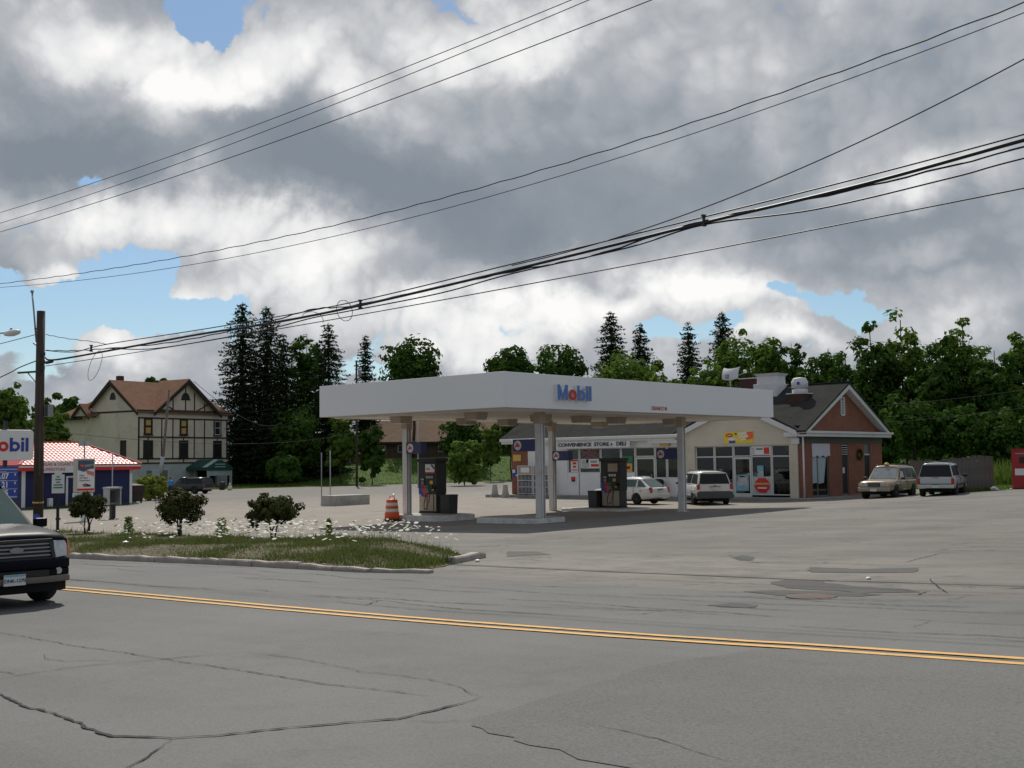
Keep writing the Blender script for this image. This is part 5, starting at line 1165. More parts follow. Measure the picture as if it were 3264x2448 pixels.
def shelf(x0, x1, y, label, seed):
    t = thing('goods_shelf', label, 'shelf', ((x0+x1)/2, y, FZ)); rnd = random.Random(seed); w = (x1-x0)/2
    MB().box(-w, w, .2, .25, 0, 1.7).obj('back_panel', M_inside, t)
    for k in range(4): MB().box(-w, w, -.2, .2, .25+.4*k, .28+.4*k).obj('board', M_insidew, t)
    cols = [M_red, M_yel, M_green, M_blue, M_signw, M_orange, M_posterblue]
    for k in range(4):
        x = -w+.05
        while x < w-.25:
            ww = rnd.uniform(.12, .3); MB().box(x, x+ww, -.16, .12, .281+.4*k, .281+.4*k+rnd.uniform(.16, .33)).obj('goods', rnd.choice(cols), t); x += ww+rnd.uniform(.02,.2)
shelf(-40.6, -39.1, 58.6, 'goods shelf with bright packets behind the window right of the shop door', 1)
shelf(-46.4, -43.5, 59.6, 'dim goods shelf behind the posters of the left shop windows', 2)
shelf(-37.7, -35.5, 59.0, 'dim goods shelf behind the left half of the bay window', 3)
shelf(-34.0, -32.6, 60.0, 'dim goods shelf behind the right half of the bay window', 4)
board(-52.0, -51.3, SY0-.06, 2.36, 2.78, M_ochre, 'pier_plaque', 'plain yellow square plaque high on the brick pier', 'plaque')
board(-52.05, -51.55, SY0-.06, 1.35, 1.80, M_blue, 'pier_sign', 'small blue and white sign low on the brick pier', 'sign', [('white_mark', M_signw, .0, .45, .55, 1.0), ('white_mark', M_signw, .6, .95, .05, .3)])
def cage(x, label):
    t = thing('gas_bottle_cage', label, 'cage', (x, 56.95, FZ), 0, 'bottle cages against the shop wall'); w = .62
    f = MB()
    for sx in (-w, w):
        for sy in (-.28, .28): f.box(sx-.025, sx+.025, sy-.025, sy+.025, 0, 1.85)
    for z in (.08, .50, .92, 1.30, 1.85):
        f.box(-w, w, -.295, -.265, z-.02, z+.02); f.box(-w, w, .265, .295, z-.02, z+.02)
    f.obj('frame', M_trim, t)
    MB().box(-w+.03, w-.03, -.262, .262, 1.32, 1.83).obj('top_panel', mat('faded_tan_panel', (.42,.33,.27), .7, var=.2), t); MB().box(-.36, .36, -.285, -.263, 1.42, 1.74).obj('notice', M_signw, t)
    ms = MB()
    for k in range(16): ms.box(-w+.04+k*.076, -w+.05+k*.076, -.275, -.267, .1, 1.3)
    for k in range(12): ms.box(-w, w, -.285, -.276, .1+.1*k, .108+.1*k)
    m_ = ms.obj('mesh', M_galv, t)
    bt = MB()
    for i in range(4):
        for z in (.10, .52, .94): bt.lathe([(.12,0),(.13,.05),(.13,.25),(.06,.33)], 8, (-.45+.3*i, 0, z))
    stuff(bt.obj('gas_bottles', M_grey, t))
cage(-50.45, 'tan topped wire cage of gas bottles next to the brick pier')
cage(-49.1, 'tan topped wire cage of gas bottles, further from the brick pier')
def trash():
    t = thing('trash_can', 'round black trash can by the wall between the shop door and the minivan', 'trash can', (-40.15, 56.85, FZ))
    MB().lathe([(.30,0),(.33,.78),(.34,.80),(.34,.86),(.27,.98),(.1,1.02)], 18).obj('body', M_black, t); MB().box(-.14, .14, -.36, -.30, .82, .92).obj('flap', M_dark, t)
trash()
# rooftop gear
def roof_z(y): return 3.815+(ZR+.12-3.815)*(y-(SY0-.5))/(YR-(SY0-.5))
def rooftop():
    t = thing('vent_hood', 'white sheet metal vent hood with a flared top on the shop roof', 'vent', (-35.2, 61.45, 5.7))
    MB().box(-.80, .76, -.65, .75, 0, 1.0).obj('base_box', M_trim, t, bevel=.01); MB().box(-.62, .62, -.52, .62, 1.0, 1.45).obj('upper_box', M_trim, t, bevel=.01)
    MB().hexa([(-.62,-.52,1.45),(.62,-.52,1.45),(.62,.62,1.45),(-.62,.62,1.45),(-.76,-.66,1.62),(.76,-.66,1.62),(.76,.76,1.62),(-.76,.76,1.62)]).obj('flared_cap', M_trim, t)
    t = thing('roof_fan', 'round white exhaust fan on a dark brick curb on the shop roof', 'exhaust fan', (-32.75, 60.4, 5.1))
    MB().box(-.56, .52, -.5, .5, 0, .86).obj('brick_curb', M_brickd, t); MB().box(-.60, .56, -.54, .54, .86, .92).obj('curb_cap', M_trim, t)
    MB().lathe([(.44,.92),(.44,1.14),(.30,1.16),(.30,1.22),(.47,1.24),(.47,1.60),(.40,1.66),(.40,1.72),(.34,1.78),(.05,1.82)], 20).obj('fan_drum', M_trim, t)
    MB().box(.10, .24, -.50, -.45, 1.38, 1.54).obj('blue_label', M_blue, t)
    c = MB().box(-.55, .55, -.45, .45, -.5, .42).obj('roof_chimney', M_brickd, None); c.location = (-36.9, 62.1, 6.7); tag(c, 'low square dark brick chimney between the dish and the white vent hood', 'chimney'); MB().box(-.60, .60, -.5, .5, .42, .48).obj('cap', M_trim, c)
    t = thing('satellite_dish', 'white curved rectangular satellite dish on a pole on the shop roof', 'satellite dish', (-38.05, 61.6, 6.2))
    MB().tube([(0,0,0),(0,0,1.05)], .04, 8).obj('pole', M_galv, t); d = MB(); n = 10; th = .03
    vs = []
    for i in range(n+1):
        for j in range(n+1):
            u, v = -1+2*i/n, -1+2*j/n; dep = .20*(u*u)+.10*(v*v)
            vs.append((u*.56, -.15+dep*.9+.12*v, 1.25+v*.36+.10*u*u))
    k = len(vs); vs2 = [(x, y-th, z) for x, y, z in vs]
    fs = []
    for i in range(n):
        for j in range(n):
            a = i*(n+1)+j; q = (a, a+1, a+n+2, a+n+1); fs += [q, tuple(k+x for x in reversed(q))]
    for i in range(n):
        for (a, b_) in ((i, i+1), (n*(n+1)+i, n*(n+1)+i+1)): fs.append((a, b_, k+b_, k+a))
        for (a, b_) in ((i*(n+1), (i+1)*(n+1)), (i*(n+1)+n, (i+1)*(n+1)+n)): fs.append((a, b_, k+b_, k+a))
    MB().add(vs+vs2, fs, False).obj('reflector', M_trim, t); MB().bar((0,-.15,1.0),(.85,.45,1.35), .03, .03).obj('arm', M_galv, t)
    MB().lathe([(.09,-.10),(.10,.04),(.05,.10)], 10, (.80,.42,1.42), 'x').obj('receiver', M_trim, t); MB().box(-.2, .05, -.25, -.12, .98, 1.25).obj('bracket', M_grey, t)
rooftop()

# ------------------------------------------------------------------ utility pole and wires
def utility_pole():
    x, y = -42.42, 20.5; z = gz(x, y)
    t = thing('utility_pole', 'thick brown wooden utility pole beside the price sign', 'utility pole', (x, y, z))
    MB().tube([(0.03,0,-.4),(0,0,4),(0.02,0,8.35)], .185, 14, True, .150).obj('shaft', M_pole, t)
    MB().tube([(-.62,-.05,9.12),(-.46,-.05,8.4),(-.22,-.05,7.2)], .035, 6).obj('pole_top_pin', M_grey, t); MB().lathe([(.05,9.10),(.07,9.14),(.06,9.2)], 8, (-.62,-.05,0)).obj('insulator', M_galv, t)
    MB().bar((-.45,0,7.72),(-.15,0,7.70), .06, .06).obj('bracket', M_dark, t); MB().bar((-.55,0,7.2),(-.1,0,7.0), .05, .05).obj('bracket', M_dark, t)
    MB().bar((-1.3,-.22,6.1),(-.14,-.10,6.08), .07, .07).obj('crossarm', M_dark, t); MB().bar((-.6,-.18,6.06),(-.14,-.05,5.65), .03, .03).obj('brace', M_dark, t)
    MB().box(-.1, .28, .19, .40, 4.40, 4.85).obj('cable_box', M_grey, t)
    MB().lathe([(.20,1.18),(.20,1.24)], 14).obj('yellow_band', M_ochre, t)
    mb = MB(); mb.lathe([(.13,-.01),(.13,.01)], 20, (0,0,0), 'x', False); d = mb.obj('round_tag', mat('tag_blue', (.02,.10,.50), .4, var=.05), t); d.location = (.16,-.13,.68); d.rotation_euler = (0,0,R(-48))
    for zz, xx in ((6.72,.22),(6.42,.22),(6.2,.2)): MB().bar((.14,0,zz),(xx+.1,0,zz), .09, .12).obj('clamp', M_dark, t)
    MB().tube([(.5,0,6.38),(.95,0,6.40)], .06, 8).obj('splice_sleeve', M_dark, t)
    MB().bar((.165,-.05,2.2),(.165,-.05,5.6), .05, .04).obj('ground_wire_cover', M_rust, t)
utility_pole()
M_wire = mat('black_cable', (.012,.012,.013), .5, var=.2); M_wireg = mat('grey_wire', (.055,.055,.058), .75, var=.3, spec=.15)
for r, pts, lab in WIRES:
    P_ = [Vector(p) for p in pts]; fine = []
    for i in range(len(P_)-1):      # smooth through the measured points
        p0, p1, p2, p3 = P_[max(i-1,0)], P_[i], P_[i+1], P_[min(i+2,len(P_)-1)]
        for k in range(8):
            s_ = k/8; fine.append(.5*((2*p1)+(p2-p0)*s_+(2*p0-5*p1+4*p2-p3)*s_*s_+(3*p1-p0-3*p2+p3)*s_**3))
    fine.append(P_[-1])
    if 'twist' in lab and 'cable' not in lab or 'black cable twisting' in lab:
        fine = [p+Vector((0, .012*math.cos(i*1.9), .012*math.sin(i*1.9))) for i, p in enumerate(fine)]
    loop_ = 'loop' in lab
    o = MB().tube(fine, r, 6).obj('cable_loop' if loop_ else 'overhead_wire', M_wireg if (r <= .0125) else M_wire); tag(o, lab, 'cable loop' if loop_ else 'wire', 'cable loops' if loop_ else 'overhead wires')
for (x, y, z), lab in (((-24.1,20.5,6.62),'metal clamp on the cable bundle above the left canopy corner'), ((-13.2,20.5,7.28),'metal clamp on the cable bundle high in the right half of the sky'), ((-38.6,20.5,6.5),'metal clamp on the cable bundle near the utility pole')):
    o = MB().box(-.02,.02,-.03,.03,-.10,.10).box(-.035,.035,-.05,.05,-.12,-.08).box(-.035,.035,-.05,.05,.08,.12).obj('cable_clamp', M_dark); o.location = (x, y, z); tag(o, lab, 'cable clamp', 'clamps on the cable bundle')
def street_light():
    t = thing('street_light', 'cobra head street light reaching in at the left picture edge beside the pole', 'street light', (-51.0, 20.5, gz(-51, 20.5)))
    MB().tube([(0,0,-.3),(0,0,7.6)], .11, 10, True, .08).obj('post', M_galv, t)
    MB().tube([(0,0,7.0),(1.2,0,7.5),(3,0,7.85),(4.6,0,7.92),(5.7,0,7.86)], .035, 8).obj('arm', M_galv, t)
    mb = MB(); vs = []; fs = []; n = 12; st = [(5.6,.05,.06),(5.9,.13,.10),(6.3,.17,.12),(6.65,.15,.09),(6.85,.05,.04)]
    for x, w, h in st:
        for j in range(n):
            a = 2*math.pi*j/n; vs.append((x, w*math.cos(a), 7.82+h*math.sin(a)*(1 if math.sin(a) > 0 else 1.25)))
    for i in range(len(st)-1):
        for j in range(n): fs.append((i*n+j, i*n+(j+1)%n, (i+1)*n+(j+1)%n, (i+1)*n+j))
    fs += [tuple(reversed(range(n))), tuple((len(st)-1)*n+j for j in range(n))]
    mb.add(vs, fs, True).obj('lamp_head', M_signw, t); MB().lathe([(.05,7.93),(.05,8.0)], 10, (6.15,0,0)).obj('photocell', M_grey, t)
street_light()

# ------------------------------------------------------------------ signs on the grass strip and the lot
def rounded_panel(w, h, r, t_, n=6):
    return MB().prism(rounded(-w/2, w/2, -h/2, h/2, r, n), 'x', -t_/2, t_/2)
def price_sign():
    x, y = -50.6, 22.95; z = gz(x, y)
    t = thing('price_sign', 'fuel price sign with a white logo box over a blue price board', 'sign', (x, y, z))
    MB().box(-.05, .05, -.08, .08, 0, 4.6).obj('post', M_dark, t)
    b = rounded_panel(2.36, 1.32, .14, .34).obj('logo_box', M_signw, t, bevel=.02); b.location = (0, 0, 3.55)
    MB().box(.172, .176, -.98, .98, 2.98, 3.02) if False else None
    P = lambda u, v, d: (.172+d, -1.30+u, 3.28+v)
    logo_letters(lambda u, v, d: (.172+d, -1.02+u*1.05, 3.27+v), (mat('logo_deep_blue', (.03,.05,.33), .4, var=.05), M_red), t, .60, 0, .012)
    MB().box(-.10, .10, -.58, .53, 1.25, 2.62).obj('price_board', M_blue, t, bevel=.01)
    for k, (zz, txt) in enumerate(((2.20,'4.07'), (1.83,'4.21'), (1.48,'4.35'))):
        text_mesh('price', txt, .34, M_signw, t, (.104, -.14, zz), (R(90),0,R(90)), .012, .003, xscale=.88)
        text_mesh('price_fraction', '9', .15, M_signw, t, (.104, .40, zz+.06), (R(90),0,R(90)), .005, .003)
        MB().box(.10, .106, -.56, .5, zz+.165, zz+.18).obj('divider', M_signw, t)
        MB().box(.10, .105, -.56, .02, zz+.185, zz+.215).obj('grade_strip', mat('strip_pale_blue', (.30,.42,.66), .5, var=.1) if k == 0 else bpy.data.materials['strip_pale_blue'], t)
    for zz in (2.50, 1.305): MB().box(.10, .105, -.56, .5, zz-.03, zz+.03).obj('header_strip', bpy.data.materials['strip_pale_blue'], t)
    MB().box(-.06, .06, -.45, .33, 1.08, 1.17).obj('foot_board', M_signw, t); MB().box(-.06, .06, -.14, .0, .9, 1.08).obj('foot_post', M_signw, t)
    mb = MB(); mb.box(-.05, .05, -.45, .35, .62, .90); s_ = mb.obj('ad_panel', M_signw, t)
    MB().prism([(-.44,.76),(.30,.76),(.18,.87),(-.30,.88)], 'x', .05, .056).obj('red_wave', M_red, s_); MB().prism([(-.44,.72),(.34,.72),(.2,.64),(-.4,.64)], 'x', .05, .056).obj('blue_wave', M_blue, s_)
price_sign()
def ad_sign():
    x, y = -52.7, 27.7; z = gz(x, y)
    t = thing('advert_sign', 'upright white advert box with a dark racing picture on a white post', 'sign', (x, y, z))
    MB().box(-.07, .07, -.11, .11, 0, 1.5).obj('post', M_signw, t)
    MB().box(-.16, .16, -.47, .47, 1.36, 2.96).obj('cabinet', mat('cabinet_cream', (.52,.49,.42), .6, var=.1), t, bevel=.02)
    f = .161
    MB().box(f, f+.008, -.42, .42, 1.42, 2.90).obj('face', M_signw, t)
    MB().prism([(-.40,2.42),(-.1,2.32),(.12,2.44),(.40,2.48),(.40,2.88),(-.40,2.88)], 'x', f+.008, f+.014).obj('dark_picture', mat('picture_dark', (.03,.035,.06), .4, var=.6, scale=5, col2=(.10,.14,.22)), t)
    MB().prism([(-.05,2.55),(.40,2.62),(.40,2.70),(-.08,2.66)], 'x', f+.014, f+.018).obj('pale_shape', M_grey, t); MB().prism([(-.30,2.60),(-.12,2.57),(-.10,2.66),(-.26,2.68)], 'x', f+.014, f+.018).obj('orange_shape', M_orange, t)
    for k in range(5): MB().prism([(-.02+.09*k,2.40-.02*k),(.03+.09*k,2.41-.02*k),(min(.40,.15+.09*k),2.2-.03*k),(min(.40,.11+.09*k),2.19-.03*k)], 'x', f+.008, f+.013).obj('red_streak', M_red, t)
    for k, (txt, zz) in enumerate((('New', 2.16), ('Oil Place', 2.04), ('Experience', 1.92))): text_mesh('advert_text', txt, .115, M_dark, t, (f+.009, -.32, zz), (R(90),0,R(90)), .002, .002, 'LEFT')
    MB().prism([(-.18,1.70),(-.08,1.62),(.20,1.62),(.28,1.68),(.12,1.75),(.0,1.77),(-.12,1.75)], 'x', f+.008, f+.014).obj('dark_car_shape', M_navy, t); MB().prism([(-.15,1.70),(-.06,1.65),(.02,1.65),(.0,1.73)], 'x', f+.014, f+.017).obj('orange_patch', M_orange, t)
    MB().box(f+.008, f+.014, -.42, .42, 1.44, 1.54).obj('red_band', M_red, t)
    MB().box(-.03, .03, -.55, .45, 1.05, 1.34).obj('lower_plate', M_signw, t); MB().box(.03, .036, -.50, -.22, 1.09, 1.25).obj('blue_print', M_posterblue, t)
ad_sign()
def green_sign():
    x, y = -38.2, 19.15; z = gz(x, y)+.15
    t = thing('notice_sign', 'small white notice with green print on a dark square post', 'sign', (x, y, z), R(63))
    MB().box(-.05, .05, -.05, .05, -.2, 2.1).obj('post', M_black, t)
    MB().box(-.20, .20, -.075, -.05, 1.45, 2.08).obj('panel', M_signw, t); MB().box(-.12, .12, -.076, -.052, 2.08, 2.16).obj('panel_top', M_signw, t)
    for k, w in enumerate((.05, .09, .06, .14, .15)): MB().box(-w, w, -.082, -.076, 1.98-.09*k, 2.02-.09*k).obj('green_print', M_green, t)
    MB().box(-.07, .09, -.06, .06, .55, .62).obj('clamp', M_dark, t)
green_sign()
def phone():
    x, y = -53.1, 29.4; z = gz(x, y)
    t = thing('phone_pedestal', 'grey metal public telephone shell on a dark pedestal post', 'telephone', (x, y, z))
    MB().box(-.10, .10, -.11, .11, 0, .72).obj('post', M_black, t); MB().box(-.22, .22, -.22, .22, -.05, .03).obj('foot', M_dark, t)
    MB().box(-.30, -.22, -.33, .33, .70, 1.48).obj('back_shell', M_galv, t); MB().box(-.22, .24, -.33, -.27, .70, 1.48).obj('side_shell', M_galv, t); MB().box(-.22, .24, .27, .33, .70, 1.48).obj('side_shell', M_galv, t)
    MB().box(-.32, .28, -.36, .36, 1.48, 1.56).obj('top', M_galv, t); MB().box(-.215, -.05, -.15, .15, .80, 1.38).obj('telephone_body', M_dark, t); MB().tube([(-.03,-.08,1.0),(.0,-.08,1.1),(-.03,-.08,1.3)], .025, 6).obj('handset', M_black, t)
phone()
def slim_posts():
    p = MB().tube([(0,0,-.1),(0,0,3.3)], .035, 6).obj('grey_pole', M_galv); p.location = (-57.3,31.7,gz(-57.3,31.7)); tag(p, 'thin bare grey pole just behind the telephone', 'pole')
    t = thing('street_name_sign', 'small grey street name plate on a thin pole in front of the red roof', 'street sign', (-62.2,32.7,gz(-62.2,32.7)), R(60))
    MB().tube([(0,0,-.1),(0,0,4.1)], .04, 6).obj('post', M_grey, t); MB().box(-.32, .32, -.015, .015, 3.85, 4.12).obj('name_plate', M_galv, t)
    t = thing('lamp_pole', 'leaning wooden pole with a pale sleeve in front of the half-timbered house', 'utility pole', (-89.5,53.8,gz(-89.5,53.8)))
    MB().tube([(0,0,-.3),(.1,.35,4),(.25,.75,9.3)], .14, 8, True, .10).obj('shaft', mat('pale_pole_wood', (.16,.14,.125), .85, var=.3), t); MB().tube([(.05,.10,2.2),(.09,.29,3.6)], .16, 8).obj('pale_sleeve', M_galv, t)
    t = thing('utility_pole', 'dark distant utility pole on the lawn just left of the canopy post', 'utility pole', (-109.4,92.4,gz(-109.4,92.4)))
    MB().tube([(0,0,-.3),(0,0,15.2)], .15, 8, True, .11).obj('shaft', M_pole, t); MB().bar((-.9,.4,14.6),(.9,-.4,14.6), .12, .12).obj('crossarm', M_pole, t); MB().tube([(.3,.3,13.2),(.3,.3,14.0)], .22, 10).obj('transformer', M_grey, t)
    p = MB().tube([(0,0,-.1),(0,0,8.3)], .07, 8, True, .05).obj('grey_pole', M_galv); p.location = (-95.2,89.2,gz(-95.2,89.2)); tag(p, 'slim grey metal pole right behind the left canopy post', 'pole')
    # thin service wires crossing in front of the house and the spruces
    for a, b_, r, lab in (((-47,30,6.2),(-121,90,7.6),.02,'thin wire crossing in front of the half-timbered house roof'), ((-60,28,4.4),(-109,92,6.1),.022,'thin pale wire crossing in front of the house windows'), ((-134,90,7.2),(-109.3,92.4,9.3),.03,'thin wire in the dark between the house and the distant pole')):
        P_ = [Vector(a).lerp(Vector(b_), k/16)-Vector((0,0,1.1*(1-(2*k/16-1)**2))) for k in range(17)]
        o = MB().tube(P_, r*.65, 5).obj('overhead_wire', M_wireg); tag(o, lab, 'wire', 'overhead wires')
    for dz, lab in ((6.0,'upper pale wire running from the brick gable toward the right edge'), (5.2,'lower pale wire running from the brick gable toward the right edge')):
        a = Vector((-31.0, 66.6, dz-.6 if dz > 5.5 else 4.35)); b_ = Vector((-4, 66, dz+2.9)); P_ = [a.lerp(b_, k/14)-Vector((0,0,.7*(1-(2*k/14-1)**2))) for k in range(15)]
        o = MB().tube(P_, .012, 5).obj('overhead_wire', M_wireg); tag(o, lab, 'wire', 'overhead wires')
slim_posts()

# ------------------------------------------------------------------ cigarette shop with the red roof
def tobacco_shop():
    A = Vector((-78.4, 44.9, 0)); L_ = 8.1; D = 5.6; zb = gz(-78.4, 41)-.02
    O = (A.x, A.y-L_, zb)
    t = thing('tobacco_shop', 'small dark blue shop with a red metal tile hip roof and white corner trim', 'shop', O)
    def B(mb, n, m, par=t, **k): return mb.obj(n, m, par, **k)     # local: x to the back is negative, y along the front
    H = 2.72
    B(MB().box(-D, 0, 0, L_, -.3, H), 'wall', M_bluewall); B(MB().box(-D-.02, .03, -.03, L_+.03, -.3, .10), 'plinth', M_olive)
    for y in (.0, L_-.14): B(MB().box(-.1, .04, y-.04, y+.16, .1, H), 'corner_trim', M_signw)
    B(MB().box(-D-.4, .45, -.45, L_+.45, H, H+.10), 'soffit', M_red); B(MB().box(.36, .46, -.46, L_+.46, H+.1, H+.26), 'fascia', M_signw); B(MB().box(.40, .455, -.46, L_+.46, H-.14, H+.0), 'red_fascia', M_red); B(MB().box(-D-.4, .36, -.46, -.36, H-.14, H+.24), 'red_fascia', M_red)
    B(MB().box(.01, .06, 3.05, 3.2, .1, 2.2).box(.01, .06, 4.1, 4.25, .1, 2.2).box(.01, .06, 3.2, 4.1, 2.08, 2.2), 'door_frame', M_signw); B(MB().box(.0, .03, 3.2, 4.1, .1, 2.08), 'door', M_bluewall)
    B(MB().bar((.06,4.45,1.9),(.5,4.5,1.95), .06, .12), 'wall_lamp', M_signw); B(MB().box(.03, .3, 1.7, 2.0, .1, .7), 'white_box', M_signw)
    B(MB().tube([(.35,L_+.2,H),(.2,L_+.1,H-.15),(.08,L_-.05,H-.35)], .05, 6), 'downspout', M_signw)
    # hip roof: base sheet + individual tiles
    e = .5; x0, x1, y0, y1 = -D-e+.05, e, -e, L_+e; zr = H+.26; hx = (x1-x0)/2; hy = hx*.94; zt = zr+1.62; xm = (x0+x1)/2
    P = {'a': (x1,y0,zr), 'b': (x1,y1,zr), 'c': (x0,y1,zr), 'd': (x0,y0,zr), 'e': (xm,y0+hy,zt), 'f': (xm,y1-hy,zt)}
    for q in (('a','b','f','e'), ('c','d','e','f'), ('d','a','e'), ('b','c','f')):
        vs = [Vector(P[k]) for k in q]; n = (vs[1]-vs[0]).cross(vs[-1]-vs[0]).normalized()
        mb = MB(); k = len(vs); mb.add([v-n*.06 for v in vs]+vs, [tuple(reversed(range(k))), tuple(k+i for i in range(k))]+[(i, (i+1)%k, k+(i+1)%k, k+i) for i in range(k)])
        B(mb, 'roof_slope', M_redtile)
    for a, b_ in (('e','f'), ('a','e'), ('b','f'), ('d','e'), ('c','f')): B(MB().bar(Vector(P[a])+Vector((0,0,.03)), Vector(P[b_])+Vector((0,0,.03)), .18, .10), 'ridge_cap', M_redtile)
    tw, tl = .31, .30; me = None
    def tiles(p0, pu, pl, n, uL, ins0, ins1, rows):
        nonlocal me
        """p0 eave start, pu unit along the eave, pl unit up the slope"""
        if me is None:
            mb = MB(); k = 6; vs = []
            for j, (v, lift) in enumerate(((0,.022), (1.06,.0))):
                for i in range(k+1):
                    u = i/k; w = .026*max(0, math.sin(u*math.pi))
                    vs.append((u*tw, v*tl, lift+w))
            fs = [(i, i+1, k+2+i, k+1+i) for i in range(k)]
            m2 = [(x, y, z-.03) for x, y, z in vs]; kk = len(vs); fs += [(kk+i, kk+k+1+i, kk+k+2+i, kk+i+1) for i in range(k)] + [(i, kk+i, kk+i+1, i+1) for i in range(k)]
            o = MB().add(vs+m2, fs, False).obj('roof_tile', M_redtile, t); me = o.data; COL.objects.unlink(o); bpy.data.objects.remove(o)
        M = Matrix((( pu.x, pl.x, n.x), (pu.y, pl.y, n.y), (pu.z, pl.z, n.z))).to_4x4()
        for r in range(rows):
            f = (r+.5)/rows; a = ins0*f+.06; b_ = uL-ins1*f-.06; u = a
            while u+tw*.6 < b_:
                o = bpy.data.objects.new('roof_tile', me); COL.objects.link(o); o.parent = t
                p = p0+pu*u+pl*(r*tl)+n*.006; mm = M.copy(); mm.translation = p; o.matrix_local = mm
                if u+tw > b_: o.scale.x = (b_-u)/tw
                u += tw
    a, b_, e_, f_, d_ = (Vector(P[k]) for k in 'abefd')
    pu = (b_-a).normalized(); n = pu.cross((e_-a)).normalized(); n = n if n.z > 0 else -n; pl = n.cross(pu).normalized(); pl = pl if pl.z > 0 else -pl
    sl = (e_-a).dot(pl); tiles(a, pu, pl, n, (b_-a).length, hy, hy, int(sl/tl))
    pu = (a-d_).normalized(); n = pu.cross(e_-d_).normalized(); n = n if n.z > 0 else -n; pl = n.cross(pu).normalized(); pl = pl if pl.z > 0 else -pl
    sl = (e_-d_).dot(pl); tiles(d_, pu, pl, n, (a-d_).length, hx, hx, int(sl/tl))
    sb = B(MB().box(.46, .52, .65, 3.95, H-.28, H+.52), 'sign_board', M_signw)
    text_mesh('sign_lettering', 'CIGAR & CIGARETTE', .30, mat('sign_red_print', (.50,.04,.05), .5, var=.1), sb, (.524, 2.32, H+.30), (R(90),0,R(90)), .004, .003, xscale=.96)
    text_mesh('sign_lettering', 'SUPERSTORE', .30, bpy.data.materials['sign_red_print'], sb, (.524, 1.9, H-.06), (R(90),0,R(90)), .004, .003, xscale=1.0)
tobacco_shop()
def dumpster():
    t = thing('dumpster', 'dark brown steel dumpster at the right end of the blue shop', 'dumpster', (-81.5,46.9,gz(-81.5,46.9)), R(8))
    MB().hexa([(-.42,-.45,.15),(.42,-.45,.15),(.42,.45,.15),(-.42,.45,.15),(-.52,-.5,1.40),(.52,-.5,1.28),(.52,.5,1.28),(-.52,.5,1.40)]).obj('body', M_dumpster, t); MB().hexa([(-.54,-.52,1.40),(.54,-.52,1.28),(.54,.52,1.28),(-.54,.52,1.40),(-.54,-.52,1.46),(.54,-.52,1.34),(.54,.52,1.34),(-.54,.52,1.46)]).obj('lid', M_dumpster, t)
    for x in (-.34,.34):
        for y in (-.36,.36): MB().lathe([(.08,-.03),(.08,.03)], 10, (x,y,.08), 'y').obj('caster', M_black, t)
    MB().bar((.50,-.42,.8),(.50,.42,.8), .10, .12).obj('lift_rail', M_dumpster, t)
dumpster()

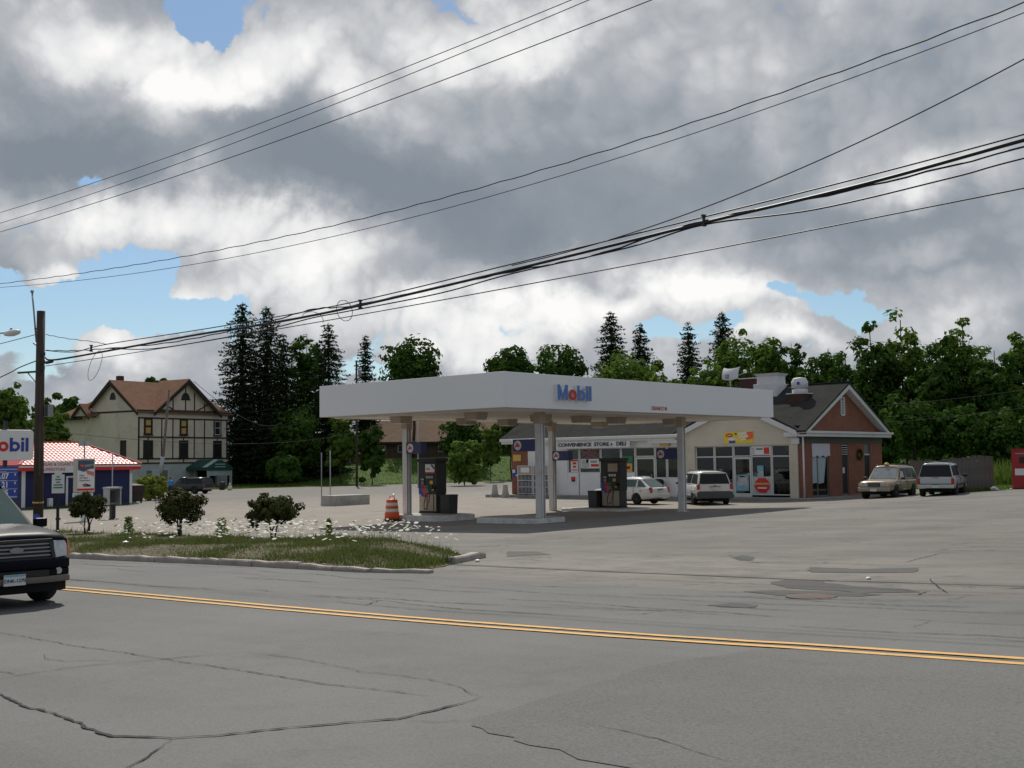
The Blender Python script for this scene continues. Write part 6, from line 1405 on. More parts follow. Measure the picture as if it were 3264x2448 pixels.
# ------------------------------------------------------------------ half-timbered house
def tudor():
    A = (-131.7, 76.2, gz(-131.7, 76.2)-.15)
    t = thing('half_timbered_house', 'large tan three storey half-timbered house with brown gabled roofs', 'house', A, R(98.5))
    def B(mb, n, m, par=t, **k): return mb.obj(n, m, par, **k)
    z0 = -.7-A[2]                              # heights below were measured against z = -.7
    def Z(v): return v+z0
    X1, Y1 = 14.6, 9.74
    B(MB().box(0, X1, 0, Y1, -.5, Z(3.35)), 'stone_base', M_stone); B(MB().box(0, X1, 0, Y1, Z(3.35), Z(10.0)), 'wall', M_tan)
    B(MB().box(.02, X1-2, Y1, 15.6, -.5, Z(9.45)), 'rear_wing_wall', M_tan)
    bw = .20
    def beam(p0, p1, w=bw): return B(MB().bar(p0, p1, .09, w, (0,-1,0) if abs(p1[2]-p0[2]) > 9 else (0,0,1)), 'beam', M_timber)
    for zz in (9.92, 9.0, 6.62, 3.92, 3.38): B(MB().box(-.03, X1+.03, -.07, 0, Z(zz)-.09, Z(zz)+.09), 'beam', M_timber)
    for s in (.12, 1.54, 3.65, 5.41, 7.14, 8.9, 10.6, 12.8, 14.48):
        w = .22 if s in (.12, 14.48) else .13
        segs = [(3.92, 9.0)] if s not in (1.54, 7.14, 12.8) else [(6.62,6.8),(3.38,4.1),(6.2,6.62)]
        for a, b_ in segs: B(MB().box(s-w/2, s+w/2, -.06, 0, Z(a)+.09, Z(b_)-.09), 'beam', M_timber)
    def win(s, za, zb_, w=1.15, cur=None, frame=M_timber):
        f = B(MB().box(s-w/2-.14, s-w/2, -.11, .0, Z(za), Z(zb_)).box(s+w/2, s+w/2+.14, -.11, .0, Z(za), Z(zb_)).box(s-w/2-.14, s+w/2+.14, -.11, 0, Z(zb_), Z(zb_)+.16).box(s-w/2-.2, s+w/2+.2, -.15, 0, Z(za)-.14, Z(za)), 'window', frame)
        B(MB().box(s-w/2, s+w/2, -.05, -.02, Z(za), Z(zb_)), 'pane', M_black, f)
        B(MB().box(s-w/2, s+w/2, -.075, -.051, Z((za+zb_)/2)-.04, Z((za+zb_)/2)+.04), 'sash_bar', M_timber if cur != 'w' else M_alu, f)
        if cur == 'a':
            B(MB().box(s-w/2+.12, s+w/2-.12, -.062, -.051, Z(za)+.15, Z((za+zb_)/2)-.1), 'amber_blind', M_curtain, f); B(MB().box(s-w/2+.12, s+w/2-.12, -.062, -.051, Z((za+zb_)/2)+.15, Z(zb_)-.15), 'amber_blind', M_curtain, f)
        if cur == 'w':
            for zz in (za+.1, zb_-.1): B(MB().box(s-w/2, s+w/2, -.08, -.051, Z(zz)-.05, Z(zz)+.05), 'white_sash', M_alu, f)
            for xx in (s-w/2+.05, s+w/2-.05): B(MB().box(xx-.04, xx+.04, -.08, -.051, Z(za), Z(zb_)), 'white_sash', M_alu, f)
    win(1.54, 6.95, 9.0-.1, 1.0, 'a'); win(7.14, 6.95, 8.9, 1.0, 'a'); win(12.8, 6.95, 8.9, 1.0, 'w')
    for s in (1.54, 7.14, 12.8): win(s, 4.1, 6.1, 1.15)
    B(MB().box(1.2, 4.8, -.06, .0, Z(1.3), Z(2.55)), 'basement_window', M_alu)
    for a, b_, m in ((1.3,2.1,M_aludk),(2.2,3.2,mat('pale_blind', (.50,.56,.60), .7, var=.05)),(3.4,4.6,M_aludk)): B(MB().box(a, b_, -.08, -.061, Z(1.38), Z(2.48)), 'basement_pane', m)
    B(MB().box(9.2, 12.4, -.05, .0, -.3, Z(2.4)), 'entrance_recess', M_black); B(MB().box(12.45, 12.7, -.4, 0, -.3, Z(2.5)).box(8.9, 9.15, -.4, 0, -.3, Z(2.5)), 'entrance_pier', M_stone)
    # tall dark window on the side wall (x = 0 faces left)
    f = B(MB().box(-.10, 0, 2.2, 2.34, Z(4.1), Z(6.1)).box(-.10, 0, 3.1, 3.24, Z(4.1), Z(6.1)).box(-.10, 0, 2.2, 3.24, Z(6.1), Z(6.25)), 'window', M_timber); B(MB().box(-.05, -.02, 2.34, 3.1, Z(4.1), Z(6.1)), 'pane', M_black, f)
    B(MB().box(-.06, 0, .0, Y1, Z(9.75), Z(9.95)), 'beam', M_timber)
    # gables
    ze, zt = 10.0, 13.75
    B(MB().prism([(-.0,Z(ze)),(Y1,Z(ze)),(Y1/2,Z(zt)-.05)], 'x', 0.0, .25), 'gable_wall', M_tan)
    B(MB().prism([(7.44-5.0,Z(ze)),(7.44+5.0,Z(ze)),(7.44,Z(14.0)-.1)], 'y', 0, .25), 'gable_wall', M_tan)
    for s in (5.41, 7.44, 8.9, 10.6): B(MB().box(s-.07, s+.07, -.06, 0, Z(10.0), Z(14.0)-.45-abs(s-7.44)*.76), 'beam', M_timber)
    for s in (-1, 1): B(MB().bar((7.44+s*1.9,-.04,Z(10.1)),(7.44+s*3.7,-.04,Z(10.95)), .07, .14), 'brace_beam', M_timber)
    def lunette(par_xy, axis_):
        pts = [(.62*math.cos(R(a)), .85*math.sin(R(a))) for a in range(0, 181, 15)]
        if axis_ == 'y': B(MB().prism([(7.44+p[0]*1.1, Z(11.55)+p[1]) for p in pts], 'y', -.05, .0), 'half_round_window', M_black); B(MB().box(6.7, 8.2, -.09, 0, Z(11.42), Z(11.55)), 'sill', M_timber)
        else: B(MB().prism([(Y1/2+p[0]*.9, Z(11.4)+p[1]*1.1) for p in pts], 'x', -.05, .0), 'half_round_window', M_black)
    lunette(None, 'y'); lunette(None, 'x')
    def roofq(q, th=.14): 
        vs = [Vector(v) for v in q]; n = (vs[1]-vs[0]).cross(vs[-1]-vs[0]).normalized()
        if n.z < 0: vs = vs[::-1]; n = -n
        k = len(vs); return B(MB().add([v-n*th for v in vs]+vs, [tuple(reversed(range(k))), tuple(k+i for i in range(k))]+[(i, (i+1)%k, k+(i+1)%k, k+i) for i in range(k)]), 'roof', M_shinbr)
    o = .55; sl = (zt-ze)/(Y1/2); zo = Z(ze)-o*sl+.15; ym = Y1/2; zr = Z(zt)+.15; hipx = X1-3.6
    roofq([(-o,-o,zo),(X1+o,-o,zo),(hipx,ym,zr),(-o,ym,zr)]); roofq([(-o,ym+4.1,zr-4.1*sl),(-o,ym,zr),(hipx,ym,zr),(X1+o,Y1+o,zo),(3.0,Y1+o,zo)]); roofq([(X1+o,-o,zo),(X1+o,Y1+o,zo),(hipx,ym,zr)])
    # cross gable over the front
    w = 5.0; s2 = 4.0/w; zz = Z(10.0)-.5*s2+.17; zp = Z(14.0)+.17
    for s in (-1, 1):
        roofq([(7.44,-.75,zp),(7.44+s*(w+.5),-.75,zz),(7.44+s*(w+.5),.3,zz),(7.44+s*.6,ym,zp-.45),(7.44,ym,zp)])
        a, b_ = (7.44, zp-.14), (7.44+s*(w+.5), zz-.14)
        B(MB().hexa([(a[0],-.76,a[1]-.55),(a[0],-.60,a[1]-.55),(b_[0],-.60,b_[1]-.40),(b_[0],-.76,b_[1]-.40),(a[0],-.76,a[1]),(a[0],-.60,a[1]),(b_[0],-.60,b_[1]),(b_[0],-.76,b_[1])]), 'bargeboard', M_timber)
        fo_ = ym+o if s < 0 else 4.1; a, b_ = (ym, zr-.14), (ym+s*fo_, zr-.14-fo_*sl)
        B(MB().hexa([(-.56,a[0],a[1]-.5),(-.42,a[0],a[1]-.5),(-.42,b_[0],b_[1]-.35),(-.56,b_[0],b_[1]-.35),(-.56,a[0],a[1]),(-.42,a[0],a[1]),(-.42,b_[0],b_[1]),(-.56,b_[0],b_[1])]), 'bargeboard', M_timber)
    B(MB().box(-.40, X1+.4, -.42, -.02, Z(9.82), Z(10.0)), 'eave_board', M_timber)
    # rear wing roof (hipped) with a small dormer gable
    yb, xr0, xr1, zb2, zt2 = 16.1, -.6, X1-1.4, Z(9.5), Z(13.2); xm = (xr0+xr1)/2
    roofq([(xr0,ym+2.6,zb2+.0),(xm,ym+2.6,zt2),(xm,11.8,zt2),(xr0,yb,zb2)]); roofq([(xr0,yb,zb2),(xm,11.8,zt2),(xr1,yb,zb2)]); roofq([(xr1,yb,zb2),(xm,11.8,zt2),(xm,Y1-1,zt2),(xr1,Y1-1,zb2)])
    B(MB().box(xr0-.05, xr0+.1, Y1+.55, yb+.05, zb2-.45, zb2-.08), 'eave_board', M_timber); B(MB().box(xr0+.1, xr1, yb-.15, yb+.05, zb2-.4, zb2-.08), 'eave_board', M_timber)
    yd = 10.1; B(MB().box(.05, .9, 7.0, 10.9, Z(6.9), Z(9.5)), 'bay_wall', M_tan) if False else None
    B(MB().prism([(yd-1.5,Z(9.5)),(yd+1.5,Z(9.5)),(yd,Z(10.9))], 'x', -.75, .4), 'dormer_wall', M_tan)
    for s in (-1, 1):
        roofq([(-1.1,yd,Z(11.1)),(-1.1,yd+s*1.9,Z(9.35)),(2.3,yd+s*1.9,Z(9.35)),(2.3,yd,Z(11.1))])
        B(MB().hexa([(-1.12,yd,Z(10.6)),(-1.0,yd,Z(10.6)),(-1.0,yd+s*1.9,Z(8.95)),(-1.12,yd+s*1.9,Z(8.95)),(-1.12,yd,Z(10.95)),(-1.0,yd,Z(10.95)),(-1.0,yd+s*1.9,Z(9.22)),(-1.12,yd+s*1.9,Z(9.22))]), 'bargeboard', M_timber)
    B(MB().box(1.9, 2.6, ym+1.2, ym+1.9, Z(12.4), Z(14.6)), 'chimney', M_brickd)
    # green entrance awning pushed out from the wall
    s0, s1, yo = 7.6, 11.6, -4.2; ze2, zr2 = 2.75, 3.75; sm = (s0+s1)/2
    for s, a in ((-1, s0), (1, s1)):
        q = [(sm,0,Z(zr2)),(a,0,Z(ze2)),(a,yo,Z(ze2)),(sm,yo,Z(zr2))]; vs = [Vector(v) for v in q]; n = (vs[1]-vs[0]).cross(vs[-1]-vs[0]).normalized(); 
        if n.z < 0: vs = vs[::-1]; n = -n
        B(MB().sheet(vs, .05), 'awning_slope', M_awning)
        B(MB().box(a-.03, a+.03, yo, -.02, Z(ze2)-.38, Z(ze2)-.02), 'valance', M_awning)
    q = [(sm-.02,yo+.35,Z(zr2)+.03),(s0-.0,yo+.35,Z(ze2)+.03),(s0-.0,yo+1.2,Z(ze2)+.03),(sm-.02,yo+1.2,Z(zr2)+.03)]; B(MB().sheet([Vector(v) for v in q][::-1], .012), 'pale_stripe', M_awningl)
    B(MB().prism([(s0,Z(ze2)-.38),(s1,Z(ze2)-.38),(s1,Z(ze2)),(sm,Z(zr2)),(s0,Z(ze2))], 'y', yo-.05, yo), 'awning_front', M_awning)
    for zz_, ww in ((3.1,.9),(2.78,1.0)): B(MB().box(sm-ww, sm+ww*.8, yo-.06, yo-.05, Z(zz_), Z(zz_)+.10), 'white_print', M_awningl)
    for s in (s0+.12, s1-.12): B(MB().box(s-.12, s+.12, yo+.05, yo+.3, -.5, Z(ze2)-.38), 'awning_post', M_stone)
    B(MB().box(s0+.25, s1-.25, yo+.1, yo+.22, Z(1.7), Z(2.38)), 'awning_beam', M_stone)
tudor()
def brown_house(px, py, rz, w, d, h, hr, label, wallm, roofm):
    z = gz(px, py)-.2; t = thing('low_house', label, 'house', (px, py, z), rz)
    MB().box(-w/2, w/2, -d/2, d/2, -.5, h).obj('wall', wallm, t)
    for s in (-1, 1): MB().sheet([(-w/2-.6,s*(d/2+.7),h-.1),(w/2+.6,s*(d/2+.7),h-.1),(w/2+.6,0,h+hr),(-w/2-.6,0,h+hr)][::(1 if s < 0 else -1)], .15).obj('roof', roofm, t)
    for s in (-1, 1): MB().prism([(-d/2,h-.05),(d/2,h-.05),(0,h+hr-.15)], 'x', s*w/2-.1, s*w/2+.1).obj('gable_wall', wallm, t)
    MB().box(-w/2-.6, w/2+.6, -d/2-.75, -d/2-.68, h-.35, h-.05).obj('fascia', M_trim if wallm is not M_rust else M_timber, t)
    for k in range(int(w/3)):
        x = -w/2+1.5+3*k; f = MB().box(x-.6, x+.6, -d/2-.05, -d/2-.01, 1.0, 2.1).obj('window', M_alu, t); MB().box(x-.5, x+.5, -d/2-.07, -d/2-.05, 1.08, 2.02).obj('pane', M_black, f)
brown_house(-128.5, 128.0, R(52), 26, 12, 2.6, 3.3, 'long low house with a faded brown roof behind the trees left of the shop', M_rust, M_shinbr2)
brown_house(-139.0, 112.0, R(60), 11, 8, 2.5, 2.4, 'small reddish house with a pale brown roof seen between the tree trunks', M_brick, M_shinbr2)

# ------------------------------------------------------------------ right side: fence, red box, litter
def fence():
    a, b_ = Vector((-24.6, 60.1)), Vector((-22.9, 62.6))
    t = thing('board_fence', 'tall weathered grey board fence panel behind the parked silver vehicle', 'fence', (a.x, a.y, gz(a.x, a.y)))
    rnd = random.Random(8); n = 13; L_ = (b_-a).length; d = (b_-a)/L_; nr = Vector((d.y, -d.x)); ang = math.atan2(d.y, d.x)
    for i in range(n):
        p = a+d*(L_*(i+.5)/n)-a; z = gz(a.x+p.x, a.y+p.y)-gz(a.x, a.y); w = L_/n*.47
        o = MB().box(-w, w, -.012, .012, -.1, 1.82+rnd.uniform(-.05, .05)).obj('board', M_fence, t); o.location = (p.x+nr.x*rnd.uniform(0,.012), p.y+nr.y*rnd.uniform(0,.012), z); o.rotation_euler = (0, rnd.uniform(-.012,.012), ang)
    for zz in (.4, 1.4):
        o = MB().box(0, L_, -.03, .03, zz-.05, zz+.05).obj('rail', M_fence, t); o.location = (-nr.x*.05, -nr.y*.05, .03); o.rotation_euler = (0,0,ang)
    a, b_ = Vector((-30.0, 68.6)), Vector((-25.4, 64.6)); L_ = (b_-a).length; d = (b_-a)/L_; ang = math.atan2(d.y, d.x)
    t = thing('board_fence', 'low grey board fence behind the parked gold vehicle', 'fence', (a.x, a.y, gz(a.x, a.y)))
    for i in range(22):
        p = d*(L_*(i+.5)/22); o = MB().box(-L_/22*.47, L_/22*.47, -.012, .012, -.3, 1.75+rnd.uniform(-.06, .06)).obj('board', M_fence, t); o.location = (p.x, p.y, 0); o.rotation_euler = (0,0,ang)
    o = MB().box(0, L_, .013, .07, 1.3, 1.4).obj('rail', M_fence, t); o.rotation_euler = (0,0,ang)
fence()
def red_box():
    x, y = -21.85, 62.85; z = gz(x, y); t = thing('red_box', 'tall red metal box with a white notice cut off by the right picture edge', 'box', (x, y, z), R(12))
    m = mat('box_red', (.36,.018,.022), .45, var=.1)
    MB().box(-.1, 1.5, -.5, .5, .05, 2.02).obj('body', m, t, bevel=.02); MB().box(-.13, 1.53, -.53, .53, 2.02, 2.08).obj('top', m, t); MB().box(-.07, 1.47, -.47, .47, -.1, .05).obj('plinth', M_black, t)
    MB().box(.05, .60, -.512, -.501, .72, 1.06).obj('notice', M_signw, t); MB().box(.10, 1.1, -.512, -.501, 1.80, 1.86).obj('white_strip', M_grey, t); MB().box(.28, .9, -.52, -.501, 1.34, 1.66).obj('chute', M_black, t)
red_box()
rnd = random.Random(21)
for i, (x, y, s, lab) in enumerate(((-22.6,61.9,.28,'larger crumpled white paper beside the grey board fence'), (-21.9,62.3,.10,'small white scrap on the lot edge left of the red box'), (-21.6,62.9,.08,'smaller white scrap nearest to the red box'), (-28.9,16.4,.10,'white paper cup lying in the grass strip near the kerb'), (-8.3,17.3,.05,'tiny white scrap in the middle of the cracked driveway'), (-17.3,17.9,.07,'white scrap at the pointed end of the grass strip'), (-69,62,.16,'white scrap far out on the empty lot'))):
    bm = bmesh.new(); bmesh.ops.create_icosphere(bm, subdivisions=1, radius=s)
    for v in bm.verts: v.co *= rnd.uniform(.6, 1.1); v.co.z *= .55
    me = bpy.data.meshes.new('paper_litter'); bm.to_mesh(me); bm.free(); me.materials.append(M_signw); o = bpy.data.objects.new('paper_litter', me); COL.objects.link(o)
    o.location = (x, y, (verge_z(x, y) if i in (3,) else gz(x, y))+s*.35); tag(o, lab, 'litter', 'paper litter')

# ------------------------------------------------------------------ vehicles (local: x forward, y to the driver's left, z up)
def loft(st, prof, name, m, parent, smooth=True):
    """st: stations; prof(st) -> half section points (y>=0) from bottom centre to top centre"""
    rings = []
    for s in st:
        h = prof(s); full = [(s[0], y, z) for y, z in h] + [(s[0], -y, z) for y, z in reversed(h[1:-1])]
        rings.append(full)
    n = len(rings[0]); vs = [p for r in rings for p in r]; mb = MB(); fs = []
    for i in range(len(rings)-1):
        for j in range(n): fs.append((i*n+j, i*n+(j+1)%n, (i+1)*n+(j+1)%n, (i+1)*n+j))
    mb.add(vs, fs, smooth); mb.f.append(tuple(range(n))); mb.s.append(False); mb.f.append(tuple((len(rings)-1)*n+j for j in reversed(range(n)))); mb.s.append(False)
    return mb.obj(name, m, parent)
def body_prof(s):
    x, w, zb, zt = s[:4]; h = zt-zb
    return [(0,zb),(w*.86,zb),(w*.965,zb+.06),(w*.995,zb+h*.35),(w*1.0,zb+h*.58),(w*.985,zb+h*.80),(w*.95,zt-.05),(w*.89,zt-.008),(w*.5,zt+.012),(0,zt+.02)]
def cut_wheels(o, xs, r, zc):
    c = MB()
    for x in xs: c.lathe([(r,-1.3),(r,1.3)], 28, (x,0,zc), 'y', False)
    k = c.obj('cutter', M_under); m = o.modifiers.new('b', 'BOOLEAN'); m.operation = 'DIFFERENCE'; m.object = k; m.solver = 'EXACT'
    # the cutter must not share the body's local frame with the parent, so evaluate unparented
    par = o.parent; o.parent = None
    dg = bpy.context.evaluated_depsgraph_get(); dg.update(); me = bpy.data.meshes.new_from_object(o.evaluated_get(dg))
    o.modifiers.remove(m); old = o.data; o.data = me; bpy.data.meshes.remove(old); bpy.data.objects.remove(k, do_unlink=True); o.parent = par
    if len(me.polygons): me.polygons.foreach_set('use_smooth', [p.area < .5 and len(p.vertices) == 4 for p in me.polygons])
def wheel(parent, x, y, r, w, rim_m, spokes=5, hub=None):
    s = 1 if y > 0 else -1; mb = MB()
    mb.lathe([(r*.62,-w/2),(r*.93,-w/2),(r,-w/2+.035),(r,w/2-.035),(r*.93,w/2),(r*.62,w/2)], 24, (0,0,0), 'y')
    o = mb.obj('wheel', M_rubber, parent); o.location = (x, y, r)
    rm = MB(); rm.lathe([(r*.63,s*(w/2-.09)),(r*.64,s*(w/2-.005)),(r*.57,s*(w/2-.01)),(r*.55,s*(w/2-.06)),(r*.1,s*(w/2-.05))], 20, (0,0,0), 'y')
    for k in range(spokes):
        a = 2*math.pi*k/spokes; rm.bar((math.cos(a)*r*.1, s*(w/2-.03), math.sin(a)*r*.1), (math.cos(a)*r*.6, s*(w/2-.03), math.sin(a)*r*.6), .09*r/.35, .04, (0,1,0))
    rm.obj('rim', rim_m, o)
    hb = MB(); hb.lathe([(r*.15,s*(w/2-.05)),(r*.13,s*(w/2))], 12, (0,0,0), 'y'); hb.obj('hub_cap', rim_m, o)
    MB().lathe([(r*.6,s*(w/2-.12)),(r*.6,s*(w/2-.10))], 16, (0,0,0), 'y').obj('brake_disc', M_under, o)
    return o
class Cabin:
    """greenhouse from stations (xb, wb, zb, xt, wt, zt); windows are thick panes set proud of the painted shell"""
    def __init__(s, st, m, parent, crown=.03):
        s.st = st; s.parent = parent; vs = []; fs = []
        for xb, wb, zb, xt, wt, zt in st:
            vs += [(xb,wb,zb),(xt,wt,zt-.07),(xt+0,wt*.93,zt-.012),(xt,wt*.6,zt+crown*.7),(xt,0,zt+crown),(xt,-wt*.6,zt+crown*.7),(xt,-wt*.93,zt-.012),(xt,-wt,zt-.07),(xb,-wb,zb)]
        n = 9
        for i in range(len(st)-1):
            for j in range(n-1): fs.append((i*n+j, i*n+j+1, (i+1)*n+j+1, (i+1)*n+j))
        mb = MB(); mb.add(vs, fs, True); mb.f += [tuple(range(n)), tuple((len(st)-1)*n+j for j in reversed(range(n)))]; mb.s += [False, False]
        s.o = mb.obj('cabin', m, parent)
    def _side(s, t, v, sgn):
        k = min(int(t), len(s.st)-2); f = t-k; a, b_ = s.st[k], s.st[k+1]
        L_ = [a[i]+(b_[i]-a[i])*f for i in range(6)]
        B = Vector((L_[0], sgn*L_[1], L_[2])); T = Vector((L_[3], sgn*L_[4], L_[5]-.07)); return B.lerp(T, v)
    def pane(s, c4, m, name, push=.012):
        c = [Vector(p) for p in c4]; n = (c[1]-c[0]).cross(c[3]-c[0]).normalized(); cen = sum(c, Vector())/4
        if n.dot(cen-Vector((cen.x*.6, 0, cen.z-.3))) < 0: c = [c[0], c[3], c[2], c[1]]; n = -n
        return MB().sheet([p+n*push for p in c], .02).obj(name, m, s.parent)
    def side(s, t0, t1, m, v0=.10, v1=.93, name='side_window', k0=0, k1=0):
        for sg in (1, -1):
            s.pane([s._side(t0, v0, sg), s._side(t1, v0, sg), s._side(t1-k1, v1, sg), s._side(t0+k0, v1, sg)], m, name)
    def end(s, idx, m, name, u=.9, v0=.08, v1=.95):
        a = s.st[idx]; BL, BR = Vector((a[0],a[1],a[2])), Vector((a[0],-a[1],a[2])); TL, TR = Vector((a[3],a[4],a[5]-.04)), Vector((a[3],-a[4],a[5]-.04))
        L0, L1 = BL.lerp(TL, v0), BL.lerp(TL, v1); R0, R1 = BR.lerp(TR, v0), BR.lerp(TR, v1); k = (1-u)/2
        c = [L0.lerp(R0, k), R0.lerp(L0, k), R1.lerp(L1, k), L1.lerp(R1, k)]
        cc = sum(c, Vector())/4; n = (c[1]-c[0]).cross(c[3]-c[0]).normalized(); want = 1 if idx == 0 else -1
        if n.x*want < 0: c = [c[1], c[0], c[3], c[2]]; n = -n
        return MB().sheet([p+n*.012 for p in c], .02).obj(name, m, s.parent)
def seam_pair(parent, x, y, z0, z1, tilt=0):
    for sg in (1, -1): MB().bar((x,sg*y,z0),(x+tilt,sg*y*.99,z1), .012, .012).obj('door_seam', M_seam, parent)
def mirror(parent, x, y, z, m):
    for sg in (1, -1):
        o = MB().box(-.06,.06,-.10,.10,-.07,.07).obj('mirror', m, parent, bevel=.025); o.location = (x, sg*y, z)
def handle(parent, x, y, z, m=None):
    for sg in (1, -1): MB().bar((x-.08,sg*y,z),(x+.08,sg*y,z), .03, .035).obj('door_handle', m or M_dark, parent)
def plate(parent, x, z, facing, txt=None, band=M_posterblue, y=0):
    p = MB().box(x-.006, x+.006, y-.155, y+.155, z-.078, z+.078).obj('licence_plate', M_plate, parent)
    MB().box(x+facing*.006, x+facing*.009, y-.15, y+.15, z+.048, z+.076).obj('plate_band', band, p)
    if txt: text_mesh('plate_text', txt, .068, M_navy, p, (x+facing*.007, y, z-.012), (R(90),0,R(90) if facing > 0 else R(-90)), .002, .002)
    return p
def rails(parent, x0, x1, y, z, m=None, bars=True):
    for sg in (1, -1): MB().tube([(x0,sg*y,z-.02),(x0-.06*(1 if x0 > x1 else -1),sg*y,z+.06),(x1+.06*(1 if x0 > x1 else -1),sg*y,z+.06),(x1,sg*y,z-.02)], .018, 6).obj('roof_rail', m or M_black, parent)
    if bars:
        for f in (.3, .7): x = x0+(x1-x0)*f; MB().tube([(x,-y,z+.06),(x,y,z+.06)], .014, 6).obj('roof_bar', m or M_black, parent)

def explorer(loc, rz):
    t = thing('sport_utility', 'dark navy sport utility vehicle cut off by the left picture edge, front grille showing', 'car', loc, rz)
    L_ = 4.80; f = L_/2
    b = loft([(-f,.78,.50,1.02),(-f+.1,.86,.42,1.06),(-f+.6,.91,.40,1.10),(.6,.915,.38,1.12),(f-1.3,.915,.38,1.115),(f-.8,.91,.38,1.09),(f-.42,.895,.40,1.03),(f-.24,.84,.46,.96),(f-.14,.76,.52,.90)], body_prof, 'body', P_navy, t)
    cut_wheels(b, (f-.93, -f+1.0), .43, .38)
    for x in (f-.93, -f+1.0):
        for sg in (1, -1): wheel(t, x, sg*.79, .375, .25, M_rim)
    # bonnet with a raised centre
    mb = MB(); xs = [f-.10, f-.25, f-.7, f-1.25]; zs = [.99, 1.055, 1.11, 1.15]
    vs = []; ys = [-.82,-.74,-.45,0,.45,.74,.82]; dz = [-.03,0,.025,.035,.025,0,-.03]
    for x, z in zip(xs, zs):
        for y, d in zip(ys, dz): vs.append((x, y*(1 if x < f-.3 else .97), z+d))
    k = 7; fs = [(i*k+j, i*k+j+1, (i+1)*k+j+1, (i+1)*k+j) for i in range(3) for j in range(6)]
    vv = vs+[(x, y, z-.10) for x, y, z in vs]; m_ = len(vs); fs += [tuple(m_+i for i in reversed(q)) for q in fs[:]] + [(j, m_+j, m_+j+1, j+1) for j in range(6)] + [(i*k, (i+1)*k, m_+(i+1)*k, m_+i*k) for i in range(3)] + [(i*k+6, m_+i*k+6, m_+(i+1)*k+6, (i+1)*k+6) for i in range(3)]
    mb.add(vv, fs, True).obj('bonnet', P_navy, t)
    c = Cabin([(f-1.22,.80,1.12,f-1.98,.63,1.76),(f-1.95,.86,1.12,f-2.15,.66,1.80),(f-2.9,.87,1.11,f-2.9,.67,1.81),(f-3.8,.87,1.10,f-3.8,.66,1.80),(-f+.15,.82,1.06,-f+.45,.62,1.77)], P_navy, t)
    c.end(0, M_carglassl, 'windscreen', .93, .04, .95); c.end(4, M_carglass, 'rear_window', .85)
    c.side(.30, 1.85, M_carglass, k0=.55); c.side(1.98, 2.85, M_carglass); c.side(3.05, 3.8, M_carglass, k1=.12)
    mirror(t, f-1.55, 1.04, 1.16, P_navy); rails(t, f-2.2, -f+.8, .58, 1.80)
    seam_pair(t, f-1.45, .915, .45, 1.1); seam_pair(t, f-2.55, .92, .45, 1.1); handle(t, f-2.35, .915, .98)
    # front end
    MB().box(f-.16, f-.035, -.50, .50, .72, .965).obj('grille_back', M_black, t)
    g = MB().box(f-.06, f+.0, -.53, .53, .955, .99).box(f-.06, f+.0, -.53, .53, .69, .72).bar((f-.03,.50,.98),(f-.03,.56,.71), .05, .06, (1,0,0)).bar((f-.03,-.50,.98),(f-.03,-.56,.71), .05, .06, (1,0,0)).obj('grille_frame', M_dark, t)
    for kk in range(4): MB().box(f-.06, f-.012, -.51, .51, .745+.055*kk, .765+.055*kk).obj('grille_bar', M_grey, g)
    mb = MB(); n = 18; pts = [(.10*math.cos(6.2832*i/n), .845+.042*math.sin(6.2832*i/n)) for i in range(n)]; mb.prism(pts, 'x', f-.01, f+.012).obj('oval_badge', M_grey, g)
    for sg in (1, -1):
        MB().hexa([(f-.13,sg*.58,.70),(f-.02,sg*.57,.70),(f-.08,sg*.80,.72),(f-.2,sg*.80,.72),(f-.16,sg*.57,.965),(f-.05,sg*.57,.955),(f-.11,sg*.80,.95),(f-.24,sg*.80,.95)]).obj('headlight', M_lens, t, bevel=.012)
        MB().hexa([(f-.2,sg*.80,.72),(f-.08,sg*.805,.72),(f-.17,sg*.89,.74),(f-.3,sg*.90,.74),(f-.24,sg*.80,.95),(f-.11,sg*.805,.95),(f-.20,sg*.88,.93),(f-.33,sg*.89,.93)]).obj('indicator', M_amber, t, bevel=.01)
        MB().lathe([(.055,f-.005),(.05,f+.02)], 14, (0,sg*.62,.52), 'x').obj('fog_lamp', M_lens, t)
    mb = MB(); sec = [(-.88,-.26),(-.80,-.06),(-.5,.02),(0,.045),(.5,.02),(.80,-.06),(.88,-.26)]
    def bump(z0, z1, d, m, name):
        mb = MB(); vs = []
        for z in (z0, z1):
            for y, dx in sec: vs.append((f-.02+dx+d, y, z))
        for z in (z0, z1):
            for y, dx in sec: vs.append((f-.25+dx, y*.96, z))
        k = 7; fs = []
        for i in range(6): fs += [(i, i+1, k+i+1, k+i), (2*k+i, 3*k+i, 3*k+i+1, 2*k+i+1), (k+i, k+i+1, 3*k+i+1, 3*k+i), (i, 2*k+i, 2*k+i+1, i+1)]
        fs += [(0, k, 3*k, 2*k), (6, 2*k+6, 3*k+6, k+6)]
        return mb.add(vs, fs, True).obj(name, m, t, bevel=.02)
    bump(.56, .70, .06, P_navy, 'bumper'); bump(.40, .555, .045, P_navy, 'bumper_intake'); bump(.36, .455, .075, P_tanclad, 'bumper_lip'); bump(.22, .36, -.05, M_under, 'air_dam')
    MB().box(f+.07, f+.075, -.45, .45, .46, .55).obj('intake_mesh', M_black, t)
    plate(t, f+.145, .44, 1, 'DNK-1270', M_posterblue, -.08)
    MB().tube([(f-1.2,.1,1.135),(f-1.33,-.6,1.18)], .012, 5).obj('wiper', M_black, t)
    MB().box(-f+.2, f-.2, -.70, .70, .22, .42).obj('underbody', M_under, t)
    return t
explorer((-19.05, 7.80, gz(-17.5, 7.8)-.0), R(-1.5))

